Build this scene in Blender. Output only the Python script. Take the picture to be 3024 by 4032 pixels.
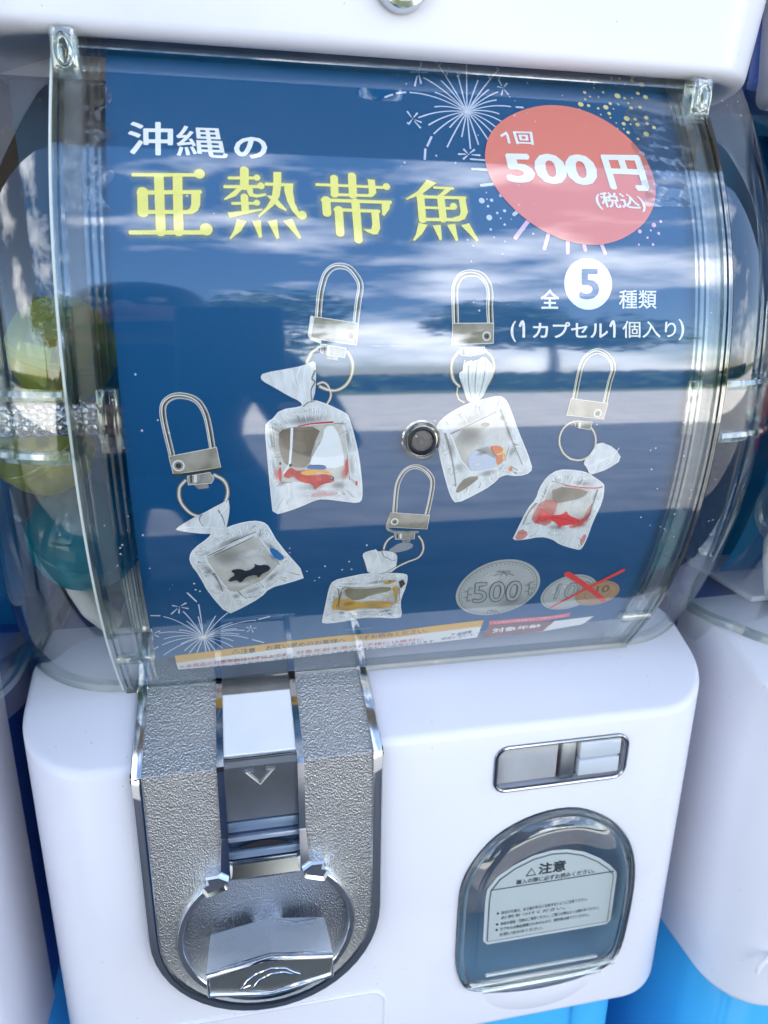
import bpy, bmesh, math, random
from mathutils import Vector, Matrix
import numpy as np
R_ = math.radians
for o in list(bpy.data.objects): bpy.data.objects.remove(o, do_unlink=True)
scene = bpy.context.scene
COL = scene.collection

# ---------------------------------------------------------------- camera
cam_d = bpy.data.cameras.new('camera'); cam = bpy.data.objects.new('camera', cam_d); COL.objects.link(cam)
yaw, pitch, roll = R_(11.732), R_(18.149), R_(-0.826)
fwd = Vector((math.sin(yaw)*math.cos(pitch), math.cos(yaw)*math.cos(pitch), -math.sin(pitch)))
rgt = Vector((math.cos(yaw), -math.sin(yaw), 0)); dwn = fwd.cross(rgt)
r2 = math.cos(roll)*rgt+math.sin(roll)*dwn; d2 = -math.sin(roll)*rgt+math.cos(roll)*dwn
cam.matrix_world = Matrix(((r2.x,-d2.x,-fwd.x,-0.0660),(r2.y,-d2.y,-fwd.y,-0.2643),(r2.z,-d2.z,-fwd.z,1.25),(0,0,0,1)))
cam_d.sensor_fit = 'VERTICAL'; cam_d.sensor_height = 24; cam_d.sensor_width = 18
cam_d.lens = 24*2887.3/4032; cam_d.clip_start = 0.01; cam_d.clip_end = 500
cam_d.dof.use_dof = True; cam_d.dof.focus_distance = 0.285; cam_d.dof.aperture_fstop = 9.0
scene.camera = cam

# ---------------------------------------------------------------- sky and sun
SUN_EL, SUN_AZ = R_(52), R_(62)       # azimuth measured from +Y clockwise
world = bpy.data.worlds.new('World'); scene.world = world; world.use_nodes = True
nt = world.node_tree; nt.nodes.clear()
out = nt.nodes.new('ShaderNodeOutputWorld'); bg = nt.nodes.new('ShaderNodeBackground')
sky = nt.nodes.new('ShaderNodeTexSky'); sky.sky_type = 'NISHITA'; sky.sun_disc = False
sky.sun_elevation = SUN_EL; sky.sun_rotation = SUN_AZ; sky.air_density = 1.0; sky.dust_density = 0.6
tc = nt.nodes.new('ShaderNodeTexCoord'); mp = nt.nodes.new('ShaderNodeMapping'); mp.inputs['Scale'].default_value = (1.3, 1.3, 2.0)
nz = nt.nodes.new('ShaderNodeTexNoise'); nz.inputs['Scale'].default_value = 2.3; nz.inputs['Detail'].default_value = 8; nz.inputs['Roughness'].default_value = .58
rp = nt.nodes.new('ShaderNodeValToRGB'); rp.color_ramp.elements[0].position = .50; rp.color_ramp.elements[1].position = .70
mx = nt.nodes.new('ShaderNodeMix'); mx.data_type = 'RGBA'; mx.inputs['B'].default_value = (16, 16.4, 17.2, 1)
L = nt.links.new
L(tc.outputs['Generated'], mp.inputs['Vector']); L(mp.outputs['Vector'], nz.inputs['Vector']); L(nz.outputs['Fac'], rp.inputs['Fac'])
L(rp.outputs['Color'], mx.inputs['Factor']); L(sky.outputs['Color'], mx.inputs['A']); L(mx.outputs['Result'], bg.inputs['Color'])
L(bg.outputs['Background'], out.inputs['Surface']); bg.inputs['Strength'].default_value = 0.09
sun_d = bpy.data.lights.new('sun', 'SUN'); sun_d.energy = 5.0; sun_d.angle = R_(.5); sun_d.color = (1, .95, .87)
sun = bpy.data.objects.new('sun', sun_d); COL.objects.link(sun)
sdir = Vector((math.sin(SUN_AZ)*math.cos(SUN_EL), math.cos(SUN_AZ)*math.cos(SUN_EL), math.sin(SUN_EL)))
sun.rotation_euler = sdir.to_track_quat('Z', 'Y').to_euler(); sun.location = (0, -3, 8)
vs = scene.view_settings; vs.view_transform = 'Standard'; vs.look = 'None'; vs.exposure = 2.36; vs.gamma = 1
scene.cycles.use_denoising = True
scene.cycles.max_bounces = 14; scene.cycles.transparent_max_bounces = 24; scene.cycles.transmission_bounces = 12
scene.cycles.sample_clamp_indirect = 6; scene.cycles.blur_glossy = .3
scene.cycles.caustics_reflective = False; scene.cycles.caustics_refractive = False

# ---------------------------------------------------------------- materials
MAT = {}
def new_mat(n):
    m = bpy.data.materials.new(n); m.use_nodes = True; MAT[n] = m
    return m, m.node_tree.nodes, m.node_tree.links, m.node_tree.nodes['Principled BSDF']
def plain(n, col, rough=.5, metal=0, spec=.5, noise=0, nscale=40, bump=0, bscale=600, coat=0, trans=0, ior=1.49):
    m, N, K, P = new_mat(n)
    P.inputs['Base Color'].default_value = (*col, 1); P.inputs['Roughness'].default_value = rough
    P.inputs['Metallic'].default_value = metal; P.inputs['Specular IOR Level'].default_value = spec
    P.inputs['Coat Weight'].default_value = coat; P.inputs['Transmission Weight'].default_value = trans; P.inputs['IOR'].default_value = ior
    if noise or bump:
        t = N.new('ShaderNodeTexCoord')
    if noise:
        a = N.new('ShaderNodeTexNoise'); a.inputs['Scale'].default_value = nscale; a.inputs['Detail'].default_value = 6
        h = N.new('ShaderNodeMapRange'); h.inputs['From Min'].default_value = .3; h.inputs['From Max'].default_value = .7; h.inputs['To Min'].default_value = 1-noise; h.inputs['To Max'].default_value = 1+noise
        c = N.new('ShaderNodeMix'); c.data_type = 'RGBA'; c.blend_type = 'MULTIPLY'; c.inputs['Factor'].default_value = 1; c.inputs['A'].default_value = (*col, 1)
        K.new(t.outputs['Object'], a.inputs['Vector']); K.new(a.outputs['Fac'], h.inputs['Value']); K.new(h.outputs['Result'], c.inputs['B']); K.new(c.outputs['Result'], P.inputs['Base Color'])
    if bump:
        a = N.new('ShaderNodeTexNoise'); a.inputs['Scale'].default_value = bscale; a.inputs['Detail'].default_value = 3
        b = N.new('ShaderNodeBump'); b.inputs['Strength'].default_value = bump; b.inputs['Distance'].default_value = .001
        K.new(t.outputs['Object'], a.inputs['Vector']); K.new(a.outputs['Fac'], b.inputs['Height']); K.new(b.outputs['Normal'], P.inputs['Normal'])
    return m
plain('white_plastic', (.80, .80, .87), .22, spec=.5, noise=.02, nscale=9, bump=.02, bscale=90)
mw = MAT['white_plastic']; N, K = mw.node_tree.nodes, mw.node_tree.links; P = N['Principled BSDF']
src = P.inputs['Base Color'].links[0].from_socket; t = N.new('ShaderNodeTexCoord')
v = N.new('ShaderNodeTexVoronoi'); v.inputs['Scale'].default_value = 120; c1 = N.new('ShaderNodeMath'); c1.operation = 'LESS_THAN'; c1.inputs[1].default_value = .045
n2 = N.new('ShaderNodeTexNoise'); n2.inputs['Scale'].default_value = 22; n2.inputs['Detail'].default_value = 5; r2_ = N.new('ShaderNodeMapRange'); r2_.inputs['From Min'].default_value = .58; r2_.inputs['From Max'].default_value = .85; r2_.inputs['To Max'].default_value = .12
mxx = N.new('ShaderNodeMath'); mxx.operation = 'MAXIMUM'; ml = N.new('ShaderNodeMath'); ml.operation = 'MULTIPLY'; ml.inputs[1].default_value = .45
dm = N.new('ShaderNodeMix'); dm.data_type = 'RGBA'; dm.inputs['B'].default_value = (.36, .34, .32, 1)
K.new(t.outputs['Object'], v.inputs['Vector']); K.new(t.outputs['Object'], n2.inputs['Vector']); K.new(v.outputs['Distance'], c1.inputs[0]); K.new(c1.outputs['Value'], ml.inputs[0]); K.new(n2.outputs['Fac'], r2_.inputs['Value'])
K.new(ml.outputs['Value'], mxx.inputs[0]); K.new(r2_.outputs['Result'], mxx.inputs[1]); K.new(mxx.outputs['Value'], dm.inputs['Factor']); K.new(src, dm.inputs['A']); K.new(dm.outputs['Result'], P.inputs['Base Color'])
plain('white_card', (.88, .9, .93), .35, noise=.03, nscale=60)
plain('blue_plastic', (.07, .47, .88), .16, noise=.03, nscale=12)
plain('gap_shade_blue', (.03, .10, .42), .3)  # blue shade between the machines, put into the colour of the rear shells
plain('drum_blue', (.004, .20, .50), .35, noise=.12, nscale=14)
plain('agitator_white', (.72, .72, .70), .4)
plain('chrome', (.62, .65, .68), .10, 1)
plain('chrome_dark', (.33, .36, .40), .16, 1)
plain('satin_metal', (.45, .47, .48), .32, 1, noise=.12, nscale=60)
plain('slot_shade', (.045, .075, .14), .35, .3)  # darkness inside the shallow coin slot, painted as a dark colour
plain('slot_bar', (.22, .31, .44), .28, .4)
plain('slot_ridge', (.42, .50, .62), .25, .5)
plain('black_rubber', (.01, .012, .016), .4)
plain('chute_wall', (.34, .52, .64), .3)  # bluish tone carries the cyan reflection inside the chute
plain('chute_back', (.42, .43, .50), .35, noise=.25, nscale=40)
plain('sticker', (.70, .75, .72), .4)
plain('sticker_edge', (.80, .83, .80), .4)
plain('ink', (.03, .035, .04), .6)
plain('ink_soft', (.16, .17, .18), .6)
plain('slot_red', (.25, .09, .09), .3)
plain('card_grey', (.62, .60, .60), .5, noise=.12, nscale=50)
plain('red_plastic', (.60, .03, .06), .25)
plain('brown_toy', (.42, .20, .09), .5, noise=.3, nscale=80)
plain('teal_toy', (.02, .34, .42), .4, noise=.25, nscale=45)
plain('paper_white', (.75, .75, .62), .6)
plain('olive_toy', (.10, .09, .03), .5, noise=.3, nscale=60)
# leather-grain silver of the coin plate
def grain(n, col, rough, scale, strength):
    m, N, K, P = new_mat(n)
    P.inputs['Base Color'].default_value = (*col, 1); P.inputs['Metallic'].default_value = 1; P.inputs['Roughness'].default_value = rough
    t = N.new('ShaderNodeTexCoord'); mpp = N.new('ShaderNodeMapping'); mpp.inputs['Scale'].default_value = (1.5, 1, 1)
    v = N.new('ShaderNodeTexVoronoi'); v.inputs['Scale'].default_value = scale; v.feature = 'SMOOTH_F1'
    a = N.new('ShaderNodeTexNoise'); a.inputs['Scale'].default_value = scale*1.3; a.inputs['Detail'].default_value = 2
    s = N.new('ShaderNodeMath'); s.operation = 'ADD'
    b = N.new('ShaderNodeBump'); b.inputs['Strength'].default_value = strength; b.inputs['Distance'].default_value = .0005
    K.new(t.outputs['Object'], mpp.inputs['Vector']); K.new(mpp.outputs['Vector'], v.inputs['Vector']); K.new(mpp.outputs['Vector'], a.inputs['Vector'])
    K.new(v.outputs['Distance'], s.inputs[0]); K.new(a.outputs['Fac'], s.inputs[1]); K.new(s.outputs['Value'], b.inputs['Height']); K.new(b.outputs['Normal'], P.inputs['Normal'])
grain('grained_silver', (.60, .62, .635), .28, 1050, .85)
grain('fine_grained_silver', (.33, .36, .41), .30, 1150, .7)  # dial disc, darkened to carry the knob's shade and dark reflection
grain('knob_silver', (.70, .73, .78), .42, 1500, .45)
plain('knob_front', (.36, .39, .39), .38, 1, noise=.08, nscale=80)
# clear plastic: thick pieces refract, sheets are a thin two-faced film
plain('clear_thick', (.95, .97, .95), .03, spec=.5, trans=1, ior=1.46, bump=.04, bscale=60)
def thin(n, tint, rough=.015, f0=.085, bump=.0, bscale=25, dust=0.0, stretch=(1,1,1)):
    m, N, K, P = new_mat(n); N.remove(P)
    o = N['Material Output']
    g = N.new('ShaderNodeNewGeometry'); dt = N.new('ShaderNodeVectorMath'); dt.operation = 'DOT_PRODUCT'
    ab = N.new('ShaderNodeMath'); ab.operation = 'ABSOLUTE'; iv = N.new('ShaderNodeMath'); iv.operation = 'SUBTRACT'; iv.inputs[0].default_value = 1
    pw = N.new('ShaderNodeMath'); pw.operation = 'POWER'; pw.inputs[1].default_value = 4.2
    ma = N.new('ShaderNodeMath'); ma.operation = 'MULTIPLY_ADD'; ma.inputs[1].default_value = 1-f0; ma.inputs[2].default_value = f0
    K.new(g.outputs['Normal'], dt.inputs[0]); K.new(g.outputs['Incoming'], dt.inputs[1]); K.new(dt.outputs['Value'], ab.inputs[0]); K.new(ab.outputs['Value'], iv.inputs[1])
    K.new(iv.outputs['Value'], pw.inputs[0]); K.new(pw.outputs['Value'], ma.inputs[0])
    tr = N.new('ShaderNodeBsdfTransparent'); tr.inputs['Color'].default_value = (*tint, 1)
    gl = N.new('ShaderNodeBsdfGlossy'); gl.inputs['Roughness'].default_value = rough; gl.inputs['Color'].default_value = (1, 1, 1, 1)
    mi = N.new('ShaderNodeMixShader'); K.new(ma.outputs['Value'], mi.inputs['Fac']); K.new(tr.outputs['BSDF'], mi.inputs[1]); K.new(gl.outputs['BSDF'], mi.inputs[2])
    last = mi
    t = N.new('ShaderNodeTexCoord'); mq = N.new('ShaderNodeMapping'); mq.inputs['Scale'].default_value = stretch; K.new(t.outputs['Object'], mq.inputs['Vector'])
    if bump:
        a = N.new('ShaderNodeTexNoise'); a.inputs['Scale'].default_value = bscale; a.inputs['Detail'].default_value = 2
        b = N.new('ShaderNodeBump'); b.inputs['Strength'].default_value = bump; b.inputs['Distance'].default_value = .002
        K.new(mq.outputs['Vector'], a.inputs['Vector']); K.new(a.outputs['Fac'], b.inputs['Height']); K.new(b.outputs['Normal'], gl.inputs['Normal'])
    if dust:
        # specks and a few hair-thin scratches
        v = N.new('ShaderNodeTexVoronoi'); v.inputs['Scale'].default_value = 230; v.inputs['Randomness'].default_value = 1
        c1 = N.new('ShaderNodeMath'); c1.operation = 'LESS_THAN'; c1.inputs[1].default_value = .085
        v2 = N.new('ShaderNodeTexNoise'); v2.inputs['Scale'].default_value = 16; c2 = N.new('ShaderNodeMath'); c2.operation = 'GREATER_THAN'; c2.inputs[1].default_value = .57
        mu = N.new('ShaderNodeMath'); mu.operation = 'MULTIPLY'
        sc = N.new('ShaderNodeMapping'); sc.inputs['Rotation'].default_value = (0, .5, .2); sc.inputs['Scale'].default_value = (3, 30, 150)
        v3 = N.new('ShaderNodeTexVoronoi'); v3.inputs['Scale'].default_value = 1.5; c3 = N.new('ShaderNodeMath'); c3.operation = 'LESS_THAN'; c3.inputs[1].default_value = .03
        mm = N.new('ShaderNodeMath'); mm.operation = 'MAXIMUM'; sm = N.new('ShaderNodeMath'); sm.operation = 'MULTIPLY'; sm.inputs[1].default_value = dust
        df = N.new('ShaderNodeBsdfDiffuse'); df.inputs['Color'].default_value = (.85, .87, .9, 1); m2 = N.new('ShaderNodeMixShader')
        K.new(t.outputs['Object'], v.inputs['Vector']); K.new(t.outputs['Object'], v2.inputs['Vector']); K.new(t.outputs['Object'], sc.inputs['Vector']); K.new(sc.outputs['Vector'], v3.inputs['Vector'])
        K.new(v.outputs['Distance'], c1.inputs[0]); K.new(v2.outputs['Fac'], c2.inputs[0]); K.new(c1.outputs['Value'], mu.inputs[0]); K.new(c2.outputs['Value'], mu.inputs[1])
        K.new(v3.outputs['Distance'], c3.inputs[0]); K.new(mu.outputs['Value'], mm.inputs[0]); K.new(c3.outputs['Value'], mm.inputs[1]); K.new(mm.outputs['Value'], sm.inputs[0])
        K.new(sm.outputs['Value'], m2.inputs['Fac']); K.new(mi.outputs['Shader'], m2.inputs[1]); K.new(df.outputs['BSDF'], m2.inputs[2]); last = m2
    K.new(last.outputs['Shader'], o.inputs['Surface'])
    return m
thin('clear_window', (.97, .98, .975), .045, .12, bump=.06, bscale=14, dust=.5, stretch=(.35, 1, 2.2))
thin('clear_edge', (.90, .94, .91), .03, .20, bump=.1, bscale=60)
thin('clear_cover', (.965, .98, .97), .03, .095, bump=.06, bscale=22, dust=.35)
thin('clear_door', (.90, .93, .95), .02, .12, bump=.05, bscale=30)
m = thin('clear_milky', (.93, .95, .94), .06, .12, bump=.1, bscale=80)
N, K = m.node_tree.nodes, m.node_tree.links; so = N['Material Output'].inputs['Surface'].links[0].from_socket
df = N.new('ShaderNodeBsdfTranslucent'); df.inputs['Color'].default_value = (.75, .78, .78, 1); ms = N.new('ShaderNodeMixShader'); ms.inputs['Fac'].default_value = .12; K.new(so, ms.inputs[1]); K.new(df.outputs['BSDF'], ms.inputs[2])
d3 = N.new('ShaderNodeBsdfDiffuse'); d3.inputs['Color'].default_value = (.75, .78, .78, 1); ms2 = N.new('ShaderNodeMixShader'); ms2.inputs['Fac'].default_value = .13; K.new(ms.outputs['Shader'], ms2.inputs[1]); K.new(d3.outputs['BSDF'], ms2.inputs[2]); K.new(ms2.outputs['Shader'], N['Material Output'].inputs['Surface'])
thin('clear_tape', (.95, .96, .96), .12, .13, bump=.5, bscale=120)
def shell(n, tint, dcol, fac):
    m = thin(n, tint, .04, .07); N, K = m.node_tree.nodes, m.node_tree.links; so = N['Material Output'].inputs['Surface'].links[0].from_socket
    d = N.new('ShaderNodeBsdfDiffuse'); d.inputs['Color'].default_value = (*dcol, 1); t = N.new('ShaderNodeBsdfTranslucent'); t.inputs['Color'].default_value = (*dcol, 1)
    a = N.new('ShaderNodeAddShader'); a = N.new('ShaderNodeMixShader'); K.new(d.outputs['BSDF'], a.inputs[1]); K.new(t.outputs['BSDF'], a.inputs[2])
    x = N.new('ShaderNodeMixShader'); x.inputs['Fac'].default_value = fac; K.new(so, x.inputs[1]); K.new(a.outputs['Shader'], x.inputs[2]); K.new(x.outputs['Shader'], N['Material Output'].inputs['Surface'])
shell('capsule_yellow', (.90, .92, .45), (.75, .80, .22), .42); shell('capsule_teal', (.25, .70, .78), (.02, .42, .52), .5)
shell('capsule_clear', (.92, .95, .96), (.7, .75, .78), .18); shell('capsule_red', (.85, .25, .28), (.75, .06, .09), .5)

# printing inks of the poster
def ink(n, col, rough=.55, noise=0, nscale=150, alpha=1, col2=None, stretch=(1, 1, 1)):
    m, N, K, P = new_mat(n)
    P.inputs['Base Color'].default_value = (*col, 1); P.inputs['Roughness'].default_value = rough; P.inputs['Specular IOR Level'].default_value = .25
    P.inputs['Alpha'].default_value = alpha
    if col2 or noise:
        t = N.new('ShaderNodeTexCoord'); mq = N.new('ShaderNodeMapping'); mq.inputs['Scale'].default_value = stretch
        a = N.new('ShaderNodeTexNoise'); a.inputs['Scale'].default_value = nscale; a.inputs['Detail'].default_value = 5; a.inputs['Distortion'].default_value = .6
        r = N.new('ShaderNodeValToRGB'); r.color_ramp.elements[0].position = .36; r.color_ramp.elements[1].position = .64
        c2 = col2 or tuple(c*(1-noise) for c in col)
        r.color_ramp.elements[0].color = (*c2, 1); r.color_ramp.elements[1].color = (*col, 1)
        K.new(t.outputs['Object'], mq.inputs['Vector']); K.new(mq.outputs['Vector'], a.inputs['Vector']); K.new(a.outputs['Fac'], r.inputs['Fac']); K.new(r.outputs['Color'], P.inputs['Base Color'])
ink('white', (.95, .96, .96)); ink('yellow', (.95, .87, .16)); ink('glow1', (.75, .78, .45), alpha=.035); ink('glow2', (.85, .82, .30), alpha=.055)
ink('coral', (.86, .25, .20)); ink('print_blue', (.035, .13, .33))
ink('fire_white', (.62, .70, .86)); ink('fire_pink', (.80, .52, .70)); ink('fire_yellow', (.80, .72, .30))
ink('metal_light', (.84, .84, .80)); ink('metal_mid', (.40, .39, .34), noise=.45, nscale=220); ink('metal_dark', (.07, .065, .055), noise=.5, nscale=200)
ink('metal_plate', (.42, .40, .34), nscale=110, col2=(.24, .22, .16))
ink('bag', (.84, .87, .88), nscale=190, col2=(.66, .69, .70), stretch=(1.6, 1, .7)); ink('bag_water', (.70, .70, .66), nscale=60, col2=(.50, .48, .42)); ink('bag_edge', (.90, .93, .94)); ink('bag_dark', (.13, .13, .12), alpha=.55)
ink('bag_brown', (.34, .29, .22), nscale=90, col2=(.21, .18, .13), alpha=.85); ink('bag_olive', (.20, .18, .09), nscale=90, col2=(.32, .30, .22)); ink('bag_alpha', (.6, .62, .62), alpha=.5)
ink('print_black', (.02, .025, .035)); ink('print_red', (.70, .05, .02), nscale=200, col2=(.50, .02, .02)); ink('print_red2', (.78, .05, .05)); ink('print_dark_red', (.28, .02, .02)); ink('red_alpha', (.72, .10, .06), alpha=.5)
ink('print_orange', (.85, .42, .06)); ink('print_orange2', (.78, .22, .07)); ink('print_amber', (.72, .42, .07), nscale=160, col2=(.45, .30, .10)); ink('print_pale', (.55, .62, .78)); ink('print_pink', (.75, .45, .42), alpha=.4)
ink('print_blue2', (.02, .16, .42)); ink('coin_silver', (.45, .48, .47), nscale=30, noise=.12); ink('coin_silver2', (.40, .43, .43)); ink('coin_ink', (.10, .11, .12)); ink('coin_bronze', (.42, .27, .15)); ink('coin_ink2', (.20, .11, .06)); ink('cross_red', (.82, .06, .05), alpha=.9)
ink('amber_strip', (.75, .45, .08)); ink('label_white', (.82, .83, .82)); ink('label_pink', (.75, .16, .16)); ink('label_brown', (.28, .15, .12))
for nm, c in (('fireglow', (.75, .82, .95)), ('fireglow2', (1, .93, .78)), ('soft_white', (.86, .88, .88)), ('soft_dark', (.10, .095, .08)), ('soft_red', (.72, .07, .04)), ('soft_amber', (.75, .45, .08)), ('soft_blue', (.02, .16, .42))):
    m, N, K, P = new_mat(nm); P.inputs['Base Color'].default_value = (*c, 1); P.inputs['Roughness'].default_value = .6
    at = N.new('ShaderNodeAttribute'); at.attribute_name = 'soft'; K.new(at.outputs['Fac'], P.inputs['Alpha'])
# poster paper: navy, brighter towards the bottom and the top, satin laminate
m, N, K, P = new_mat('poster_navy')
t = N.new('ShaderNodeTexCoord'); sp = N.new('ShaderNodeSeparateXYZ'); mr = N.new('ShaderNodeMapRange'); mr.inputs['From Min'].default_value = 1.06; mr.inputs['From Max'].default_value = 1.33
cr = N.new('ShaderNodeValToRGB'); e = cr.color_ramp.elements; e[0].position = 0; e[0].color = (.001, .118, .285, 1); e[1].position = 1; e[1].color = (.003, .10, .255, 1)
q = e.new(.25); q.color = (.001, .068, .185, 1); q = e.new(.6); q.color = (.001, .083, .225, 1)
no = N.new('ShaderNodeTexNoise'); no.inputs['Scale'].default_value = 900; bu = N.new('ShaderNodeBump'); bu.inputs['Strength'].default_value = .12; bu.inputs['Distance'].default_value = .0004
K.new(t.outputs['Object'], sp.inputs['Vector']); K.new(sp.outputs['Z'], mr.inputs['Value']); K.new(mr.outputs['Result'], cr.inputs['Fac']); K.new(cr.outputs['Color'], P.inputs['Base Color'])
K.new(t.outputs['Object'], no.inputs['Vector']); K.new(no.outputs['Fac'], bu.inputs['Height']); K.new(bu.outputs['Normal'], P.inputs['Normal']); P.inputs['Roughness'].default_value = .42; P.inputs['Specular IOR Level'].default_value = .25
# place materials
plain('pavement', (.48, .46, .43), .85, noise=.22, nscale=3)
plain('asphalt', (.11, .11, .115), .9, noise=.3, nscale=6)
plain('soffit', (.30, .27, .23), .8, noise=.1, nscale=4)
plain('grass_green', (.08, .12, .03), .9, noise=.4, nscale=3)
plain('leaf', (.055, .10, .03), .6, noise=.5, nscale=1.2)
plain('bark', (.09, .065, .045), .9, noise=.3, nscale=8)
plain('dark_cloth', (.012, .016, .03), .8); plain('denim', (.02, .10, .25), .8, noise=.2, nscale=50); plain('skin', (.45, .25, .17), .5); plain('hair', (.015, .01, .008), .5)

# ---------------------------------------------------------------- mesh helpers
def link(o, parent=None):
    COL.objects.link(o)
    if parent is not None: o.parent = parent
    return o
def obj(name, verts, faces, mats, parent=None, smooth=True, midx=None, sharp=None):
    me = bpy.data.meshes.new(name); me.from_pydata([tuple(v) for v in verts], [], [tuple(f) for f in faces])
    if isinstance(mats, str): mats = [mats]
    for k in mats: me.materials.append(MAT[k])
    if midx: me.polygons.foreach_set('material_index', midx)
    me.polygons.foreach_set('use_smooth', [smooth]*len(me.polygons))
    me.update()
    if smooth: me.set_sharp_from_angle(angle=R_(sharp or 38))
    return link(bpy.data.objects.new(name, me), parent)
def from_bm(name, bm, mats, parent=None, smooth=True, sharp=38):
    bmesh.ops.recalc_face_normals(bm, faces=bm.faces[:])
    me = bpy.data.meshes.new(name); bm.to_mesh(me); bm.free()
    if isinstance(mats, str): mats = [mats]
    for k in mats: me.materials.append(MAT[k])
    me.polygons.foreach_set('use_smooth', [smooth]*len(me.polygons))
    if smooth: me.set_sharp_from_angle(angle=R_(sharp))
    return link(bpy.data.objects.new(name, me), parent)
def empty(name, loc=(0, 0, 0)):
    o = bpy.data.objects.new(name, None); o.location = loc; o.empty_display_size = .02; COL.objects.link(o); return o
def tag(o, label=None, cat=None, group=None, kind=None):
    for k, v in (('label', label), ('category', cat), ('group', group), ('kind', kind)):
        if v: o[k] = v
    return o
def box_bm(bm, lo, hi, bev=0, seg=2, rot=None, at=None):
    g = bmesh.ops.create_cube(bm, size=1)['verts']
    for v in g: v.co = Vector((lo[i]+(v.co[i]+.5)*(hi[i]-lo[i]) for i in range(3)))
    if bev:
        ed = list({e for v in g for e in v.link_edges}); r = bmesh.ops.bevel(bm, geom=ed, offset=bev, segments=seg, profile=.5, affect='EDGES')
def box(name, lo, hi, mat, parent=None, bev=0, seg=2):
    bm = bmesh.new(); box_bm(bm, lo, hi, bev, seg); return from_bm(name, bm, mat, parent)
def loft(name, rings, mat, parent=None, closed=True, cap0=False, cap1=False, smooth=True, sharp=38):
    n = len(rings[0]); V = [p for r in rings for p in r]; F = []
    for i in range(len(rings)-1):
        for j in range(n if closed else n-1):
            a = i*n+j; b = i*n+(j+1) % n; F.append((a, b, b+n, a+n))
    if cap0: F.append(tuple(range(n))[::-1])
    if cap1: F.append(tuple(range((len(rings)-1)*n, len(rings)*n)))
    bm = bmesh.new(); vs_ = [bm.verts.new(p) for p in V]
    for f in F:
        try: bm.faces.new([vs_[k] for k in f])
        except ValueError: pass
    return from_bm(name, bm, mat, parent, smooth, sharp)
def tube(name, pts, rad, mat, parent=None, seg=10, closed=False, sx=1.0):
    pts = [Vector(p) for p in pts]; n = len(pts); rings = []
    for i, p in enumerate(pts):
        a = pts[(i-1) % n] if (closed or i) else pts[i]; b = pts[(i+1) % n] if (closed or i < n-1) else pts[i]
        t_ = (b-a).normalized(); up = Vector((0, -1, 0)) if abs(t_.y) < .9 else Vector((0, 0, 1))
        u = t_.cross(up).normalized(); w = u.cross(t_).normalized(); r = rad(i/(n-1)) if callable(rad) else rad
        rings.append([p+u*math.cos(2*math.pi*k/seg)*r*sx+w*math.sin(2*math.pi*k/seg)*r for k in range(seg)])
    if closed: rings.append(rings[0])
    V = [q for r in rings for q in r]
    bm = bmesh.new(); vv = [[bm.verts.new(q) for q in r] for r in (rings[:-1] if closed else rings)]
    if closed: vv.append(vv[0])
    for i in range(len(vv)-1):
        for k in range(seg): bm.faces.new((vv[i][k], vv[i][(k+1) % seg], vv[i+1][(k+1) % seg], vv[i+1][k]))
    if not closed: bm.faces.new(vv[0]); bm.faces.new(vv[-1])
    return from_bm(name, bm, mat, parent)
def fill2d(loops):
    """triangulated area of 2D loops (first outer, rest holes)"""
    cu = bpy.data.curves.new('fill', 'CURVE'); cu.dimensions = '2D'; cu.fill_mode = 'BOTH'
    for lp in loops:
        s = cu.splines.new('POLY'); s.points.add(len(lp)-1)
        for q, (x, y) in zip(s.points, lp): q.co = (x, y, 0, 1)
        s.use_cyclic_u = True
    o = bpy.data.objects.new('fill', cu); COL.objects.link(o)
    dg = bpy.context.evaluated_depsgraph_get(); me = o.evaluated_get(dg).to_mesh()
    V = [(v.co.x, v.co.y) for v in me.vertices]; F = [tuple(p.vertices) for p in me.polygons]
    o.evaluated_get(dg).to_mesh_clear(); bpy.data.objects.remove(o); bpy.data.curves.remove(cu)
    return V, F
def rrect(x0, x1, z0, z1, rt, rb=None, n=10):
    rb = rt if rb is None else rb; P_ = []
    for cx, cz, r, a0 in ((x1-rt, z1-rt, rt, 90), (x1-rb, z0+rb, rb, 0), (x0+rb, z0+rb, rb, -90), (x0+rt, z1-rt, rt, -180)):
        for k in range(n+1):
            a = R_(a0-90*k/n); P_.append((cx+r*math.cos(a), cz+r*math.sin(a)))
    return P_
_fonts = {}
def text2d(s, fat):
    k = (s, fat)
    if k in _fonts: return _fonts[k]
    cu = bpy.data.curves.new('txt', 'FONT'); cu.body = s; cu.size = 1; cu.resolution_u = 3; cu.fill_mode = 'FRONT'; cu.offset = 0
    o = bpy.data.objects.new('txt', cu); COL.objects.link(o)
    dg = bpy.context.evaluated_depsgraph_get(); me = o.evaluated_get(dg).to_mesh()
    V = np.array([(v.co.x, v.co.y) for v in me.vertices]); F = [tuple(p.vertices) for p in me.polygons]
    o.evaluated_get(dg).to_mesh_clear(); bpy.data.objects.remove(o); bpy.data.curves.remove(cu)
    n0 = len(V); W_ = [V]
    if fat > .002:      # bold: the same print laid over itself with small shifts
        W_ += [V+fat*np.array((math.cos(q_), math.sin(q_))) for q_ in [math.pi*k_/3 for k_ in range(6)]]
    V = np.concatenate(W_)
    lo, hi = V.min(0), V.max(0); V = (V-lo)/(hi-lo)
    _fonts[k] = (V, F); return _fonts[k]
def text_quad(s, quad, fat):
    V, F = text2d(s, fat); q = np.array(quad, float); u = V[:, :1]; v = 1-V[:, 1:2]
    P_ = (1-u)*(1-v)*q[0]+u*(1-v)*q[1]+u*v*q[2]+(1-u)*v*q[3]
    n0 = max(max(f) for f in F)+1; n0 = len(P_)//round(len(P_)/n0)
    return [(P_[i:i+n0], F) for i in range(0, len(P_), n0)]
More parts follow.
